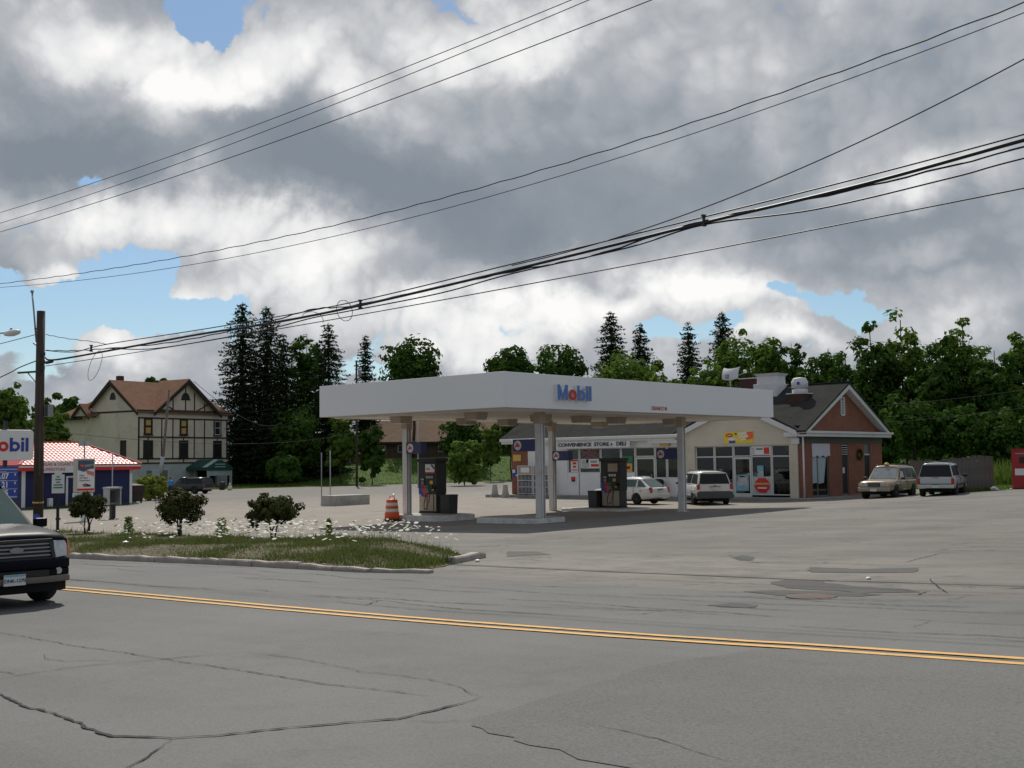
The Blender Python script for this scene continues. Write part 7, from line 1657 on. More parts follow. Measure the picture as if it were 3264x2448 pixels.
def minivan(loc, rz):
    t = thing('minivan', 'white minivan with grey lower cladding parked nose toward the shop', 'car', loc, rz); L_ = 5.1; f = L_/2
    prof = body_prof
    b = loft([(-f,.90,.42,1.02),(-f+.12,.955,.36,1.06),(-f+.8,.97,.33,1.06),(.5,.97,.32,1.05),(f-1.2,.965,.32,1.02),(f-.6,.93,.34,.93),(f-.2,.84,.40,.80),(f,.62,.45,.66)], prof, 'body', P_white, t); cut_wheels(b, (f-.95,-f+1.05), .38, .34)
    for x in (f-.95, -f+1.05):
        for sg in (1, -1): wheel(t, x, sg*.83, .335, .22, M_rim)
    c = Cabin([(f-.75,.74,1.0,f-1.75,.66,1.62),(f-1.5,.88,1.05,f-2.0,.70,1.68),(f-2.6,.90,1.05,f-2.6,.72,1.71),(f-3.6,.90,1.05,f-3.6,.72,1.71),(-f+.04,.86,1.02,-f+.32,.70,1.66)], P_white, t)
    c.end(0, M_carglass, 'windscreen', .92); c.end(4, M_carglass, 'rear_window', .93, .10, .95)
    c.side(.45, 1.9, M_carglass, k0=.5); c.side(2.02, 2.95, M_carglass); c.side(3.05, 3.84, M_carglass, k1=.08)
    mirror(t, f-1.35, 1.06, 1.08, M_black); rails(t, f-2.1, -f+.7, .60, 1.71)
    seam_pair(t, f-1.55, .973, .4, 1.03); seam_pair(t, f-2.6, .975, .4, 1.03); handle(t, f-2.45, .975, .93, P_white)
    # grey rear bumper and cladding
    mb = MB(); mb.box(-f-.09, -f+.30, -.93, .93, .34, .66).box(-f-.06,-f+.28,-.9,.9,.62,.70); mb.obj('rear_bumper', P_clad, t, bevel=.05)
    for sg in (1, -1):
        MB().box(-f+.30, -f+.70, sg*.945-.03, sg*.945+.03, .36, .62).obj('cladding', P_clad, t, bevel=.02); MB().box(-f+1.45, f-1.35, sg*.965-.02, sg*.965+.02, .34, .46).obj('cladding', P_clad, t, bevel=.015)
        MB().box(-f-.03, -f+.14, sg*.85-.075, sg*.85+.075, .80, 1.08).obj('tail_light', M_redlens, t, bevel=.02)
        MB().bar((-f+1.6,sg*.982,.66),(f-1.3,sg*.982,.66), .02, .05).obj('rub_strip', P_white, t)
    MB().box(-f-.045, -f, -.30, .30, .935, .96).obj('boot_strip', M_redlens, t); MB().box(-f-.04, -f, -.05, .05, .98, 1.01).obj('badge', M_dark, t); plate(t, -f-.035, .87, -1)
    MB().box(-f-.012, -f+.01, -.80, .80, .70, .712).obj('tailgate_seam', M_seam, t); MB().box(-f+.2, f-.2, -.72, .72, .2, .36).obj('underbody', M_under, t)
    for sg in (1, -1): MB().box(f-.25, f-.08, sg*.62-.14, sg*.62+.14, .62, .74).obj('headlight', M_lens, t, bevel=.02)
    MB().bar((-f-.0,.2,1.1),(-f+.02,.55,1.14), .015, .015).obj('wiper', M_black, t)
minivan((-34.55, 52.95, .0), math.atan2(.68, -.73))
def wagon(loc, rz):
    t = thing('station_wagon', 'small white station wagon standing sideways behind the right fuel pump', 'car', loc, rz); L_ = 4.40; f = L_/2
    b = loft([(-f,.72,.42,.80),(-f+.1,.80,.32,.88),(-f+.5,.84,.26,.90),(0,.85,.24,.90),(f-1.2,.845,.24,.88),(f-.6,.82,.26,.78),(f-.15,.74,.32,.66),(f,.60,.38,.58)], body_prof, 'body', P_white, t); cut_wheels(b, (f-.88,-f+.98), .335, .30)
    for x in (f-.88, -f+.98):
        for sg in (1, -1): wheel(t, x, sg*.72, .295, .19, M_rim, 6)
    c = Cabin([(f-1.15,.72,.86,f-1.95,.56,1.33),(f-1.7,.76,.89,f-2.1,.58,1.38),(f-2.55,.77,.89,f-2.6,.59,1.41),(f-3.4,.77,.89,f-3.4,.58,1.40),(-f+.12,.72,.88,-f+.75,.55,1.36)], P_white, t)
    c.end(0, M_carglassl, 'windscreen', .92); c.end(4, M_carglassl, 'rear_window', .90, .08, .95)
    c.side(.55, 1.9, M_carglassl, k0=.35); c.side(2.02, 2.92, M_carglassl); c.side(3.08, 3.78, M_carglassl, k1=.22)
    mirror(t, f-1.6, .92, .92, M_black); rails(t, f-2.3, -f+1.0, .48, 1.40, M_chrome, False)
    seam_pair(t, f-1.62, .855, .35, .88); seam_pair(t, f-2.6, .858, .35, .88); seam_pair(t, f-3.25, .852, .5, .88); handle(t, f-2.4, .855, .78, P_white)
    MB().box(-f-.08, -f+.2, -.76, .76, .36, .60).obj('rear_bumper', P_white, t, bevel=.05); MB().box(f-.12, f+.06, -.66, .66, .30, .50).obj('front_bumper', P_white, t, bevel=.05)
    for sg in (1, -1):
        MB().box(-f-.02, -f+.16, sg*.74-.07, sg*.74+.05, .62, .90).obj('tail_light', M_redlens, t, bevel=.02); MB().box(f-.22, f-.04, sg*.60-.13, sg*.60+.13, .54, .66).obj('headlight', M_amber, t, bevel=.02)
        MB().box(-f+.62, -f+.72, sg*.855-.005, sg*.855+.006, .70, .74).obj('side_marker', M_redlens, t)
    MB().box(-f-.03, -f, -.22, .22, .76, .84).obj('boot_handle', M_grey, t); plate(t, -f-.03, .68, -1); MB().box(-f+.2, f-.2, -.62, .62, .17, .28).obj('underbody', M_under, t)
    MB().tube([(-f-.1,-.4,.24),(-f+.5,-.4,.24)], .025, 6).obj('exhaust', M_rust, t)
wagon((-38.3, 51.35, -.01), R(180-2))
def suv(name, label, loc, rz, paint_, L_, H, W, rack, glassm, rear):
    t = thing(name, label, 'car', loc, rz); f = L_/2; w = W/2; hb = H*.60
    b = loft([(-f,w*.93,.48,hb-.06),(-f+.08,w*.98,.42,hb-.02),(-f+.6,w,.40,hb),(.4,w,.38,hb),(f-1.25,w,.38,hb-.01),(f-.75,w*.99,.38,hb-.05),(f-.2,w*.96,.42,hb-.10),(f-.02,w*.90,.46,hb-.16)], body_prof, 'body', paint_, t); cut_wheels(b, (f-.85,-f+.95), .40, .36)
    for x in (f-.85, -f+.95):
        for sg in (1, -1): wheel(t, x, sg*(w-.12), .355, .23, M_rim)
    c = Cabin([(f-1.25,w*.86,hb-.01,f-1.85,w*.72,H-.03),(f-1.75,w*.93,hb,f-1.98,w*.75,H),(f-2.6,w*.94,hb,f-2.6,w*.76,H+.01),(f-3.4,w*.94,hb,f-3.4,w*.76,H+.01),(-f+.06,w*.92,hb-.02,-f+.30,w*.74,H-.02)], paint_, t)
    c.end(0, glassm, 'windscreen', .93, .05, .95); c.end(4, M_carglass, 'rear_window', .96, .04, .96)
    c.side(.35, 1.88, M_carglass, k0=.45); c.side(2.0, 2.92, M_carglass); c.side(3.06, 3.86, M_carglass, k1=.08)
    mirror(t, f-1.5, w+.12, hb+.04, M_black); rails(t, f-2.1, -f+.6, w*.66, H+.01)
    seam_pair(t, f-1.45, w+.004, .45, hb); seam_pair(t, f-2.5, w+.006, .45, hb); handle(t, f-2.3, w+.004, hb-.12)
    MB().box(-f-.10, -f+.12, -w*.97, w*.97, .42, .62).obj('rear_bumper', M_chrome if rear else paint_, t, bevel=.03); MB().box(f-.14, f+.09, -w*.95, w*.95, .40, .60).obj('front_bumper', paint_, t, bevel=.04)
    MB().box(-f-.11, -f+.1, -w*.9, w*.9, .625, .65).obj('bumper_step', M_black, t)
    MB().box(f-.08, f+.01, -w*.34, w*.34, .64, .82).obj('grille', M_black, t)
    for k in range(3): MB().box(f+.005, f+.02, -w*.32, w*.32, .67+.055*k, .685+.055*k).obj('grille_bar', M_grey, t)
    for sg in (1, -1):
        MB().box(f-.16, f+.005, sg*w*.62-.22, sg*w*.62+.20, .64, .82).obj('headlight', M_lens if not rear else M_lens, t, bevel=.02); MB().box(f-.2, f-.03, sg*w*.90-.05, sg*w*.90+.06, .66, .80).obj('indicator', M_amber, t, bevel=.01)
        MB().box(f-.0, f+.10, sg*w*.62-.22, sg*w*.62+.22, .53, .57).obj('chrome_strip', M_chrome, t)
        MB().box(-f-.02, -f+.12, sg*w*.90-.07, sg*w*.90+.07, hb-.36, hb-.06).obj('tail_light', M_redlens, t, bevel=.015)
        MB().bar((-f+1.3,sg*(w+.008),.60),(f-1.2,sg*(w+.008),.60), .02, .09).obj('side_moulding', M_dark if rear else paint_, t)
    plate(t, f+.10, .48, 1); plate(t, -f-.11, .53, -1); MB().box(-f+.2, f-.2, -w*.75, w*.75, .24, .42).obj('underbody', M_under, t)
    MB().box(-f-.02, -f+.0, -.16, .16, hb-.05, hb-.03).obj('handle', M_dark, t)
    return t
suv('sport_utility', 'champagne gold sport utility vehicle parked nose out beside the brick gable', (-26.75, 58.5, gz(-27.0,57.3)-.03), R(-85), P_gold, 4.35, 1.66, 1.74, True, mat('windscreen_grey', (.20,.22,.23), .06, var=.3, spec=.9, coat=1.0), False)
suv('sport_utility', 'silver white sport utility vehicle seen from behind beside the grey board fence', (-24.0, 58.7, gz(-24.3,57.0)-.02), R(104), P_silver, 4.55, 1.64, 1.76, True, M_carglass, True)
def roof_item():
    o = MB().lathe([(.10,0),(.14,.05),(.10,.12),(.02,.15)], 10).obj('yellow_bag', M_ochre); o.location = (-26.75, 58.3, gz(-27.0,57.3)+1.66); tag(o, 'small yellow bundle lying on the roof rack of the gold vehicle', 'bundle')
roof_item()
def pickup(loc, rz):
    t = thing('pickup_truck', 'black pickup truck with a bed cap parked in front of the half-timbered house', 'pickup', loc, rz); L_ = 5.2; f = L_/2; w = .93
    b = loft([(-f,w*.95,.50,1.02),(-f+.1,w,.44,1.05),(0,w,.42,1.05),(f-1.3,w,.42,1.04),(f-.2,w*.95,.46,.98),(f,w*.86,.52,.86)], body_prof, 'body', P_black, t); cut_wheels(b, (f-.95,-f+1.1), .42, .38)
    for x in (f-.95, -f+1.1):
        for sg in (1, -1): wheel(t, x, sg*.80, .37, .24, M_rim)
    c = Cabin([(f-1.4,.80,1.04,f-2.0,.66,1.66),(f-1.9,.86,1.05,f-2.2,.68,1.70),(f-2.9,.86,1.05,f-2.9,.68,1.68)], P_black, t); c.end(0, M_carglass, 'windscreen'); c.side(.4, 1.85, M_carglass, k0=.4)
    c2 = Cabin([(f-2.98,.88,1.05,f-3.0,.72,1.66),(f-4.2,.88,1.05,f-4.2,.72,1.66),(-f+.06,.88,1.05,-f+.18,.72,1.62)], P_black, t); c2.side(.15, 1.8, M_carglass)
    MB().box(-f-.08, -f+.1, -.88, .88, .45, .62).obj('rear_bumper', M_grey, t)
    for sg in (1, -1): MB().box(-f-.01, -f+.08, sg*.84-.06, sg*.84+.06, .72, 1.0).obj('tail_light', M_redlens, t)
    MB().box(-f+.2, f-.2, -.7, .7, .26, .45).obj('underbody', M_under, t)
pickup((-105.3, 66.6, gz(-105.3,66.6)), R(200))

# person bending beside the pickup
def person(loc, rz):
    t = thing('person', 'person in a blue shirt bending forward beside the black pickup', 'person', loc, rz)
    J = {'pelvis': (0,0,.92,.14), 'waist': (.06,0,1.06,.135), 'chest': (.22,0,1.30,.16), 'neck': (.36,0,1.47,.06), 'headb': (.41,0,1.54,.075), 'head': (.45,0,1.62,.10), 'headt': (.47,0,1.70,.085),
         'hipl': (0,.10,.88,.10), 'kneel': (.06,.11,.48,.065), 'anklel': (-.02,.12,.09,.045), 'toel': (.14,.12,.04,.04), 'hipr': (0,-.10,.88,.10), 'kneer': (-.06,-.11,.48,.065), 'ankler': (-.16,-.12,.09,.045), 'toer': (0,-.12,.04,.04),
         'shl': (.28,.19,1.38,.07), 'ell': (.36,.24,1.10,.047), 'wrl': (.55,.20,.98,.033), 'hdl': (.63,.18,.96,.035), 'shr': (.28,-.19,1.38,.07), 'elr': (.36,-.24,1.10,.047), 'wrr': (.55,-.20,.98,.033), 'hdr': (.63,-.18,.96,.035)}
    E = [('pelvis','waist'),('waist','chest'),('chest','neck'),('neck','headb'),('headb','head'),('head','headt'),('pelvis','hipl'),('hipl','kneel'),('kneel','anklel'),('anklel','toel'),('pelvis','hipr'),('hipr','kneer'),('kneer','ankler'),('ankler','toer'),('chest','shl'),('shl','ell'),('ell','wrl'),('wrl','hdl'),('chest','shr'),('shr','elr'),('elr','wrr'),('wrr','hdr')]
    for hnd, sg in (('hdl',1),('hdr',-1)):      # five short finger chains per hand
        x, y, z, _ = J[hnd]
        for i, (dy, ln) in enumerate(((-.03,.07),(-.012,.085),(.006,.08),(.024,.065))):
            a, b_ = hnd+'f%da' % i, hnd+'f%db' % i; J[a] = (x+.045, y+dy, z-.005, .010); J[b_] = (x+.045+ln, y+dy*1.2, z-.03, .008); E += [(hnd, a), (a, b_)]
        J[hnd+'t'] = (x+.03, y-sg*.06, z-.01, .010); E.append((hnd, hnd+'t'))
    names = list(J); me = bpy.data.meshes.new('body'); me.from_pydata([J[n][:3] for n in names], [(names.index(a), names.index(b_)) for a, b_ in E], [])
    o = bpy.data.objects.new('body', me); COL.objects.link(o); s = o.modifiers.new('s', 'SKIN'); sv = me.skin_vertices[0].data
    for i, n in enumerate(names): sv[i].radius = (J[n][3], J[n][3]); sv[i].use_root = (n == 'pelvis')
    sb = o.modifiers.new('sub', 'SUBSURF'); sb.levels = 1; sb.render_levels = 1
    dg = bpy.context.evaluated_depsgraph_get(); m2 = bpy.data.meshes.new_from_object(o.evaluated_get(dg)); o.modifiers.clear(); o.data = m2; o.parent = t
    m2.materials.clear()
    for m in (M_skin, M_shirt, M_denim): m2.materials.append(m)
    for p in m2.polygons:
        c = p.center; p.use_smooth = True
        p.material_index = 2 if c.z < .95 and abs(c.x) < .25 and c.x < .2 else (1 if c.z < 1.44 and c.x < .40 else 0)
    MB().lathe([(.105,1.62),(.112,1.68),(.09,1.75),(.03,1.78)], 12, (.45,0,0)).obj('hair', M_hair, t)
    for sg in (1, -1): MB().box(.535, .55, sg*.035-.012, sg*.035+.012, 1.63, 1.645).obj('eye', M_black, t)
    MB().box(.54, .565, -.012, .012, 1.58, 1.62).obj('nose', M_skin, t)
person((-103.2, 63.3, gz(-103.2, 63.3)), R(150))
def barrel():
    x, y = -116.5, 78.2; o = MB().lathe([(.32,0),(.34,.3),(.32,.6),(.34,.9),(.30,.92)], 14).obj('barrel', M_black); o.location = (x, y, gz(x, y)); tag(o, 'dark barrel beside the entrance of the half-timbered house', 'barrel')
    x, y = -113.5, 77.2; t = thing('garden_figure', 'small pale garden ornament on the lawn edge by the house entrance', 'ornament', (x, y, gz(x, y)))
    MB().lathe([(.25,0),(.30,.2),(.18,.5),(.05,.55)], 10).obj('body', M_cream, t); MB().lathe([(.02,.5),(.13,.6),(.12,.75),(.02,.85)], 10).obj('head', M_cream, t)
barrel()

# ------------------------------------------------------------------ vegetation
def unit(rs, n):
    v = rs.normal(size=(n, 3)); return v/np.linalg.norm(v, axis=1, keepdims=True)
def leaf_quads(c, nrm, size, rs, asp=.62):
    """diamond leaves at c facing nrm"""
    n = len(c); t = np.cross(nrm, unit(rs, n)); t /= np.maximum(np.linalg.norm(t, axis=1, keepdims=True), 1e-6); b_ = np.cross(nrm, t)
    s = (size*rs.uniform(.6, 1.35, n))[:, None]
    q = np.stack([c+t*s, c+b_*s*asp+t*s*.1, c-t*s, c-b_*s*asp+t*s*.1], 1)
    return q.reshape(-1, 3)
def crown_points(rs, rx, rz, ncl, nlf, low=.0):
    """leaf points in lumpy clusters through an ellipsoid; returns positions and outward directions"""
    d = unit(rs, ncl*4); d = d[(d[:,2] > -.95+low)][:ncl]; ncl = len(d)
    rr = .90*rs.uniform(.10, 1.0, ncl)**.5
    wob = 1+.10*np.sin(d[:,0]*5+rs.uniform(0,6))+.07*np.sin(d[:,1]*7+rs.uniform(0,6))
    # fuller lower half: the crown keeps its width downwards
    zc = np.clip(np.abs(d[:,2]), 0, .999); full = np.where(d[:,2] < 0, (1-zc**4)**.25/np.sqrt(1-zc**2), (1-zc**2.4)**(1/2.4)/np.sqrt(1-zc**2))
    d = d*np.stack([full, full, np.ones(ncl)], 1)
    C = d*rr[:,None]*wob[:,None]*np.array([rx, rx, rz])
    cr = rs.uniform(.20, .38, ncl)*min(rx, rz*1.2)*np.clip(1.35-rr*.45, .6, 1.3)
    k = np.repeat(np.arange(ncl), nlf); u = unit(rs, len(k)); u[:,2] *= .7
    p = C[k]+u*(cr[k]*rs.uniform(.35, 1.05, len(k))**.7)[:,None]
    nn = u+.35*d[k]+.55*unit(rs, len(k)); nn[:,2] += .35; nn /= np.linalg.norm(nn, axis=1, keepdims=True)
    return p, nn, C
def broadleaf(x, y, zt, zb, hw, tone, label, seed, kind='leafy_tree', narrow=False):
    rs = np.random.RandomState(seed); z0 = gz(x, y)-.1; zb = max(zb, z0+.2); H = zt-zb; cz = (zt+zb)/2
    t = thing(kind, label, 'tree' if kind == 'leafy_tree' else 'bush', (x, y, z0), 0, 'trees behind the station' if kind == 'leafy_tree' else None)
    D = math.hypot(x, y)
    ls = max(.11, D*.0021); area = math.pi*hw*max(H/2, .5); nleaf = int(np.clip(area*6.5/(ls*ls*1.25), 2600, 11000)); ncl = int(np.clip(50+hw*H*2.2, 70, 190))
    p, nn, C = crown_points(rs, hw*.92, H*.5*.96, ncl, max(20, nleaf//ncl))
    p[:,2] += cz-z0
    q = leaf_quads(p, nn, ls, rs)
    fast_mesh('crown', q, 4, M_leafl if tone else M_leaf, t)
    tr = max(.07, hw*.055); mb = MB(); mb.tube([(0,0,-.2),(rs.uniform(-.1,.1)*hw,rs.uniform(-.1,.1)*hw,(zb-z0)*.6+.2),(0,0,cz-z0),(rs.uniform(-.1,.1)*hw,0,(zt-z0)*.93)], tr, 7, True, tr*.25)
    for k in range(9):
        c = C[rs.randint(len(C))]; a = Vector((0,0,(zb-z0)+H*rs.uniform(.05,.5))); b_ = Vector((c[0],c[1],c[2]+cz-z0)); b_.z = max(b_.z, a.z+.2); m_ = a.lerp(b_, .5)+Vector((0,0,-.05*H)); mb.tube([a, m_, b_], tr*.42, 5, True, tr*.08)
    mb.obj('trunk', M_bark, t)
    return t
def spruce(x, y, zt, zb, hw, label, seed):
    rs = np.random.RandomState(seed); z0 = gz(x, y)-.1; zb = max(min(zb, zt-3), z0+.4); H = zt-zb
    t = thing('spruce_tree', label, 'tree', (x, y, z0), 0, 'spruces behind the station')
    P = []; Nn = []; D = math.hypot(x, y); ls = max(.16, D*.0017); lev = int(H/.42)
    for i in range(lev):
        f = (i+rs.uniform(0,.6))/lev; z = zb+f*H; r = hw*1.08*(1-f)**.48*(.78+.36*rs.rand())+.10; nb = max(5, int(13*(1-f)+5))
        for k in range(nb):
            a = 2*math.pi*(k+rs.rand())/nb; rr = r*rs.uniform(.62, 1.14); n = max(4, int(rr/ (ls*.30))); s_ = np.linspace(.06, 1, n)
            droop = -.30*rr*s_**1.4+.16*rr*s_**4
            px_ = np.cos(a)*rr*s_; py_ = np.sin(a)*rr*s_; pz_ = z+droop-z0
            w = ls*1.7*(1-.55*s_)
            pts = np.stack([px_, py_, pz_], 1)+rs.normal(size=(n, 3))*w[:,None]*.45*np.array([1,1,.6])
            P.append(pts); nv = np.stack([np.cos(a)*.25*np.ones(n), np.sin(a)*.25*np.ones(n), np.ones(n)], 1)+rs.normal(size=(n,3))*.45; Nn.append(nv/np.linalg.norm(nv, axis=1, keepdims=True))
    P = np.concatenate(P); Nn = np.concatenate(Nn); fast_mesh('crown', leaf_quads(P, Nn, ls, rs, .38), 4, M_spruce, t)
    MB().tube([(0,0,-.2),(0,0,(zt-z0)*.6),(0,0,zt-z0+.1)], max(.12, hw*.06), 7, True, .03).obj('trunk', M_bark, t)
for i, (k, x, y, zt, zb, hw, tone, lab) in enumerate(TREES):
    if k == 's': spruce(x, y, zt, zb, hw, lab, 100+i)
    else: broadleaf(x, y, zt, zb, hw, tone, lab, 100+i, 'evergreen_bush' if k == 'v' else ('round_bush' if 'bush' in lab and 'bushy' not in lab else 'leafy_tree'))

def shrub(x, y, zt, zc0, hw, label, seed, m, n=3200, ls=.055, name='shrub', base=None, stems=5, group=None):
    rs = np.random.RandomState(seed); z0 = (base if base is not None else gz(x, y)); H = zt-zc0; t = thing(name, label, 'shrub', (x, y, z0), 0, group)
    p, nn, C = crown_points(rs, hw*.9, H*.5, 90, n//90); p[:,2] += (zt+zc0)/2-z0
    # a few leaves down the stems
    fast_mesh('foliage', leaf_quads(p, nn, ls, rs, .55), 4, m, t)
    mb = MB()
    for k in range(stems):
        a = rs.uniform(0, 6.28); r = .10*hw; q = C[rs.randint(len(C))]; e = Vector((q[0]*.8, q[1]*.8, (zt+zc0)/2-z0+q[2]*.4))
        mb.tube([(math.cos(a)*r, math.sin(a)*r, -.05), (math.cos(a)*r*1.6, math.sin(a)*r*1.6, (zc0-z0)*.6), e], .035*hw/.55+.005, 5, True, .008)
    mb.obj('stems', M_bark, t); return t
G3 = 'dark shrubs on the grass strip'
shrub(-36.6, 19.35, 1.50, .58, .60, 'dark leafy shrub on the grass strip nearest the utility pole', 1, M_bush, 4200, .06, base=verge_z(-36.6,19.35)-.02, group=G3)
shrub(-32.2, 20.15, 1.66, .45, .76, 'tall dark leafy shrub with reddish tips, between the other two on the grass strip', 2, M_bush, 4800, .06, base=verge_z(-32.2,20.15)-.02, stems=7, group=G3)
shrub(-27.9, 20.45, 1.48, .58, .84, 'mushroom shaped dark shrub with a single stem, in front of the concrete block', 3, M_bush, 4800, .06, base=verge_z(-27.9,20.45)-.02, stems=3, group=G3)
def stemfoliage(x, y, h, w, label, seed, m):
    rs = np.random.RandomState(seed); b_ = verge_z(x, y); t = thing('weed', label, 'weed', (x, y, b_), 0, 'tall weeds on the grass strip'); n = 260
    z = rs.uniform(.04, h, n); r = w*(1-.5*z/h)*np.sqrt(rs.rand(n)); a = rs.uniform(0, 6.28, n); p = np.stack([r*np.cos(a), r*np.sin(a), z], 1); nn = unit(rs, n)*.8; nn[:,2] += .6; nn /= np.linalg.norm(nn, axis=1, keepdims=True)
    fast_mesh('leaves', leaf_quads(p, nn, .05, rs, .45), 4, m, t); mb = MB()
    for k in range(4): mb.tube([(0,0,0),(rs.uniform(-w,w)*.6,rs.uniform(-w,w)*.6,h*.95)], .008, 4)
    mb.obj('stems', M_weed, t)
stemfoliage(-34.4, 19.6, .55, .20, 'short leafy green weed between the first two shrubs', 11, M_leafl)
stemfoliage(-30.1, 20.2, .60, .24, 'pale green bushy weed between the tall shrub and the mushroom shaped one', 12, M_ylbush)
stemfoliage(-25.2, 20.3, .62, .12, 'thin yellowish upright weed among the white flowers', 13, M_ylbush)
shrub(-86.5, 51.2, gz(-86.5,51.2)+2.05, gz(-86.5,51.2)+.1, 1.65, 'yellow-green rounded shrub between the dumpster and the black pickup', 5, M_ylbush, 3800, .15, 'yellow_shrub')

# grass blades and flowers on the strip
def strip_grass():
    rs = np.random.RandomState(4); n = 76000; poly = VERGE
    x = rs.uniform(-50, -16.7, n); x = np.where(rs.rand(n) < .72, rs.uniform(-34, -16.7, n), x); y = rs.uniform(15.05, 21.2, n)
    ymax = np.interp(x, [-62,-45,-34,-26,-22,-19.6,-18.3,-17.6,-17.0,-16.7], [21.3,21.3,21.1,20.8,20.3,19.5,18.7,17.5,16.5,15.5]); k = y < ymax-.02
    x, y = x[k], y[k]; pt = np.sin(x*1.3+np.sin(y*1.7)*1.5)+np.sin(x*.45-y*1.1+2)+.5*np.sin(x*3.1+y*2.3); k = rs.rand(len(x)) < np.clip(.34+.42*(pt+.3)+.05*(x+30)*(x > -30), .18, 1); x, y, pt = x[k], y[k], pt[k]; n = len(x)
    z = verge_za(x, y)-.02
    h = (rs.gamma(2.6, .024, n)+.03)*np.clip(.7+.35*pt, .55, 1.7); a = rs.uniform(0, 6.28, n); w = .011+.008*rs.rand(n); lx, ly = rs.normal(size=n)*h*.45, rs.normal(size=n)*h*.45
    c = np.stack([x, y, z], 1); d = np.stack([np.cos(a)*w, np.sin(a)*w, 0*a], 1); tip = c+np.stack([lx, ly, h], 1)
    v = np.stack([c-d, c+d, tip], 1).reshape(-1, 3); o = fast_mesh('verge_grass', v, 3, M_blade); stuff(o)
    # flat white flower heads on thin stalks
    m = 620; fx = rs.uniform(-29.0, -19.2, m); fx = np.where(rs.rand(m) < .12, rs.uniform(-35, -25, m), fx); fy = rs.uniform(16.2, 20.6, m); fy = np.where(rs.rand(m) < .55, 19.0+rs.normal(size=m)*.9, fy)
    ym = np.interp(fx, [-62,-45,-34,-26,-22,-19.6,-18.3,-17.6], [21.3,21.3,21.1,20.8,20.3,19.5,18.7,17.5]); k = fy < ym; fx, fy = fx[k], fy[k]; m = len(fx)
    fz = verge_za(fx, fy); fh = rs.uniform(.18, .55, m); lean = rs.normal(size=(m, 2))*.08; V = []; S = []
    for i in range(m):
        r = rs.uniform(.025, .062); c = np.array([fx[i]+lean[i,0], fy[i]+lean[i,1], fz[i]+fh[i]]); tl = rs.normal(size=2)*.25
        for j in range(4):
            a0 = j*math.pi/2; q = [c+np.array([0,0,.012])]
            for aa in (a0, a0+.8, a0+1.5): q.append(c+np.array([r*math.cos(aa), r*math.sin(aa), r*(tl[0]*math.cos(aa)+tl[1]*math.sin(aa))]))
            V += q
        b0 = np.array([fx[i], fy[i], fz[i]-.1]); S += [b0+np.array([.004,0,0]), b0-np.array([.004,0,0]), c]
    stuff(fast_mesh('white_wildflowers', np.array(V), 4, M_flower)); stuff(fast_mesh('flower_stalks', np.array(S), 3, M_weed))
strip_grass()
def far_grass():
    rs = np.random.RandomState(9)
    def blades(n, x, y, hmin, hmax, w, name, m):
        z = gza(x, y)-.03; h = rs.uniform(hmin, hmax, n); a = rs.uniform(0, 6.28, n); c = np.stack([x, y, z], 1); d = np.stack([np.cos(a)*w, np.sin(a)*w, 0*a], 1); tip = c+np.stack([rs.normal(size=n)*h*.3, rs.normal(size=n)*h*.3, h], 1)
        stuff(fast_mesh(name, np.stack([c-d, c+d, tip], 1).reshape(-1, 3), 3, m))
    # tall weeds under the wood on the right
    n = 26000; x = rs.uniform(-30, 16, n); y = rs.uniform(70, 96, n); k = (y > 69+.45*(x+22)) & (np.sin(x*.7)+np.sin(y*.6+x*.2) > -1.2); x, y = x[k], y[k]; blades(len(x), x, y, .5, 1.7, .07, 'tall_weeds', M_weed)
    n = 16000; x = rs.uniform(-25, 2, n); y = 61.9+.39*(x+23.4)+rs.rand(n)**1.3*13+.05; blades(n, x, y, .05, .22, .02, 'short_grass', M_weed)
    # lawn and bank behind the back street
    n = 26000; v = rs.uniform(-16, 52, n); u = rs.rand(n)**1.2*26+.1; x = SL0[0]+SLd[0]*v+SLn[0]*u; y = SL0[1]+SLd[1]*v+SLn[1]*u; blades(n, x, y, .06, .25, .05, 'lawn_grass', M_weed)
far_grass()
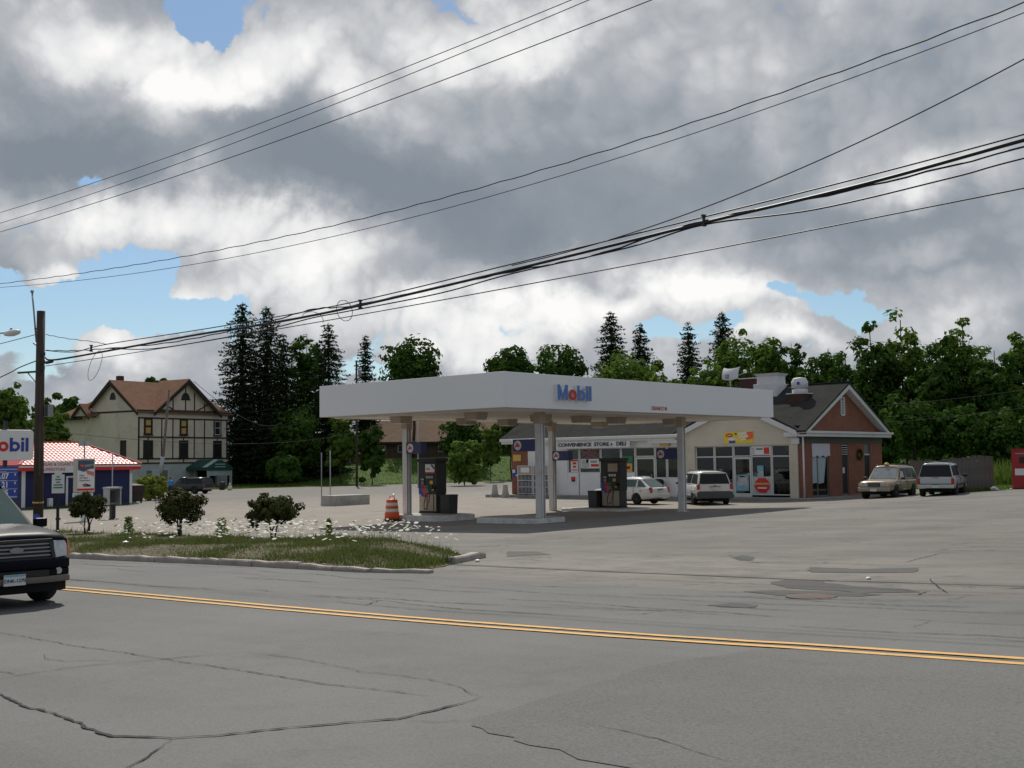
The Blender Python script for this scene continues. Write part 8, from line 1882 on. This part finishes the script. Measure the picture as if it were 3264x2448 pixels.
def edge_weeds():
    rs = np.random.RandomState(31); V = []
    for (x0, y0, x1, y1, n) in ((-77.9,36.5,-77.9,45.2,900), (-52,57.0,-47.5,56.15,160), (-40.6,56.2,-39.2,56.2,160), (-24.6,60.0,-22.7,62.3,700), (-17.0,15.2,-17.6,17.5,200)):
        t = rs.rand(n); x = x0+(x1-x0)*t+rs.normal(size=n)*.08; y = y0+(y1-y0)*t+rs.normal(size=n)*.08; z = gza(x, y)-.02; h = rs.uniform(.06,.30,n); a = rs.uniform(0,6.28,n); c = np.stack([x,y,z],1); d = np.stack([np.cos(a)*.02,np.sin(a)*.02,0*a],1)
        V.append(np.stack([c-d, c+d, c+np.stack([rs.normal(size=n)*.06, rs.normal(size=n)*.06, h],1)],1).reshape(-1,3))
    stuff(fast_mesh('edge_weeds', np.concatenate(V), 3, M_weed))
edge_weeds()

def distant_wood(name, segs, n, seed, tone):
    """far wood that reads as one mass: leaf clumps through a belt of crowns"""
    rs = np.random.RandomState(seed); V = []
    for (x0, y0, x1, y1, dep, hmax, z0_) in segs:
        L_ = math.hypot(x1-x0, y1-y0); nx, ny = -(y1-y0)/L_, (x1-x0)/L_; k = int(n*L_*hmax/600)
        nc = max(6, int(L_*hmax*.10)); s = rs.rand(nc)*L_; e = rs.rand(nc)*dep; top = hmax*(.72+.22*np.sin(s*.35+seed)+.12*np.sin(s*.9)+.08*rs.rand(nc)); zc = rs.rand(nc)**.8*top; r = rs.uniform(1.0, 2.2, nc)
        j = rs.randint(0, nc, k); u = unit(rs, k); p = np.stack([x0+(x1-x0)/L_*s[j]+nx*e[j], y0+(y1-y0)/L_*s[j]+ny*e[j], zc[j]], 1)+u*(r[j]*rs.rand(k)**.5)[:,None]
        p[:,2] = np.maximum(p[:,2], .2)+gza(p[:,0], p[:,1]); nn = u+.6*unit(rs, k); nn[:,2] += .4; nn /= np.linalg.norm(nn, axis=1, keepdims=True); V.append(leaf_quads(p, nn, .34, rs))
    stuff(fast_mesh(name, np.concatenate(V), 4, M_leafl if tone else M_leaf))
distant_wood('distant_wood', [(-32.5,98.0,22.0,92.0,16,9.0,0)], 17000, 5, 0)
distant_wood('distant_wood', [(-92,176,-38,118,12,9.5,0)], 15000, 6, 0)
distant_wood('distant_wood', [(-126,146,-76,176,14,17.0,0),(-76,176,-44,160,12,15.0,0)], 13000, 8, 1)
distant_wood('distant_wood', [(-215,66,-150,152,14,8.5,0),(-158,138,-98,178,12,8.0,0)], 8000, 7, 0)
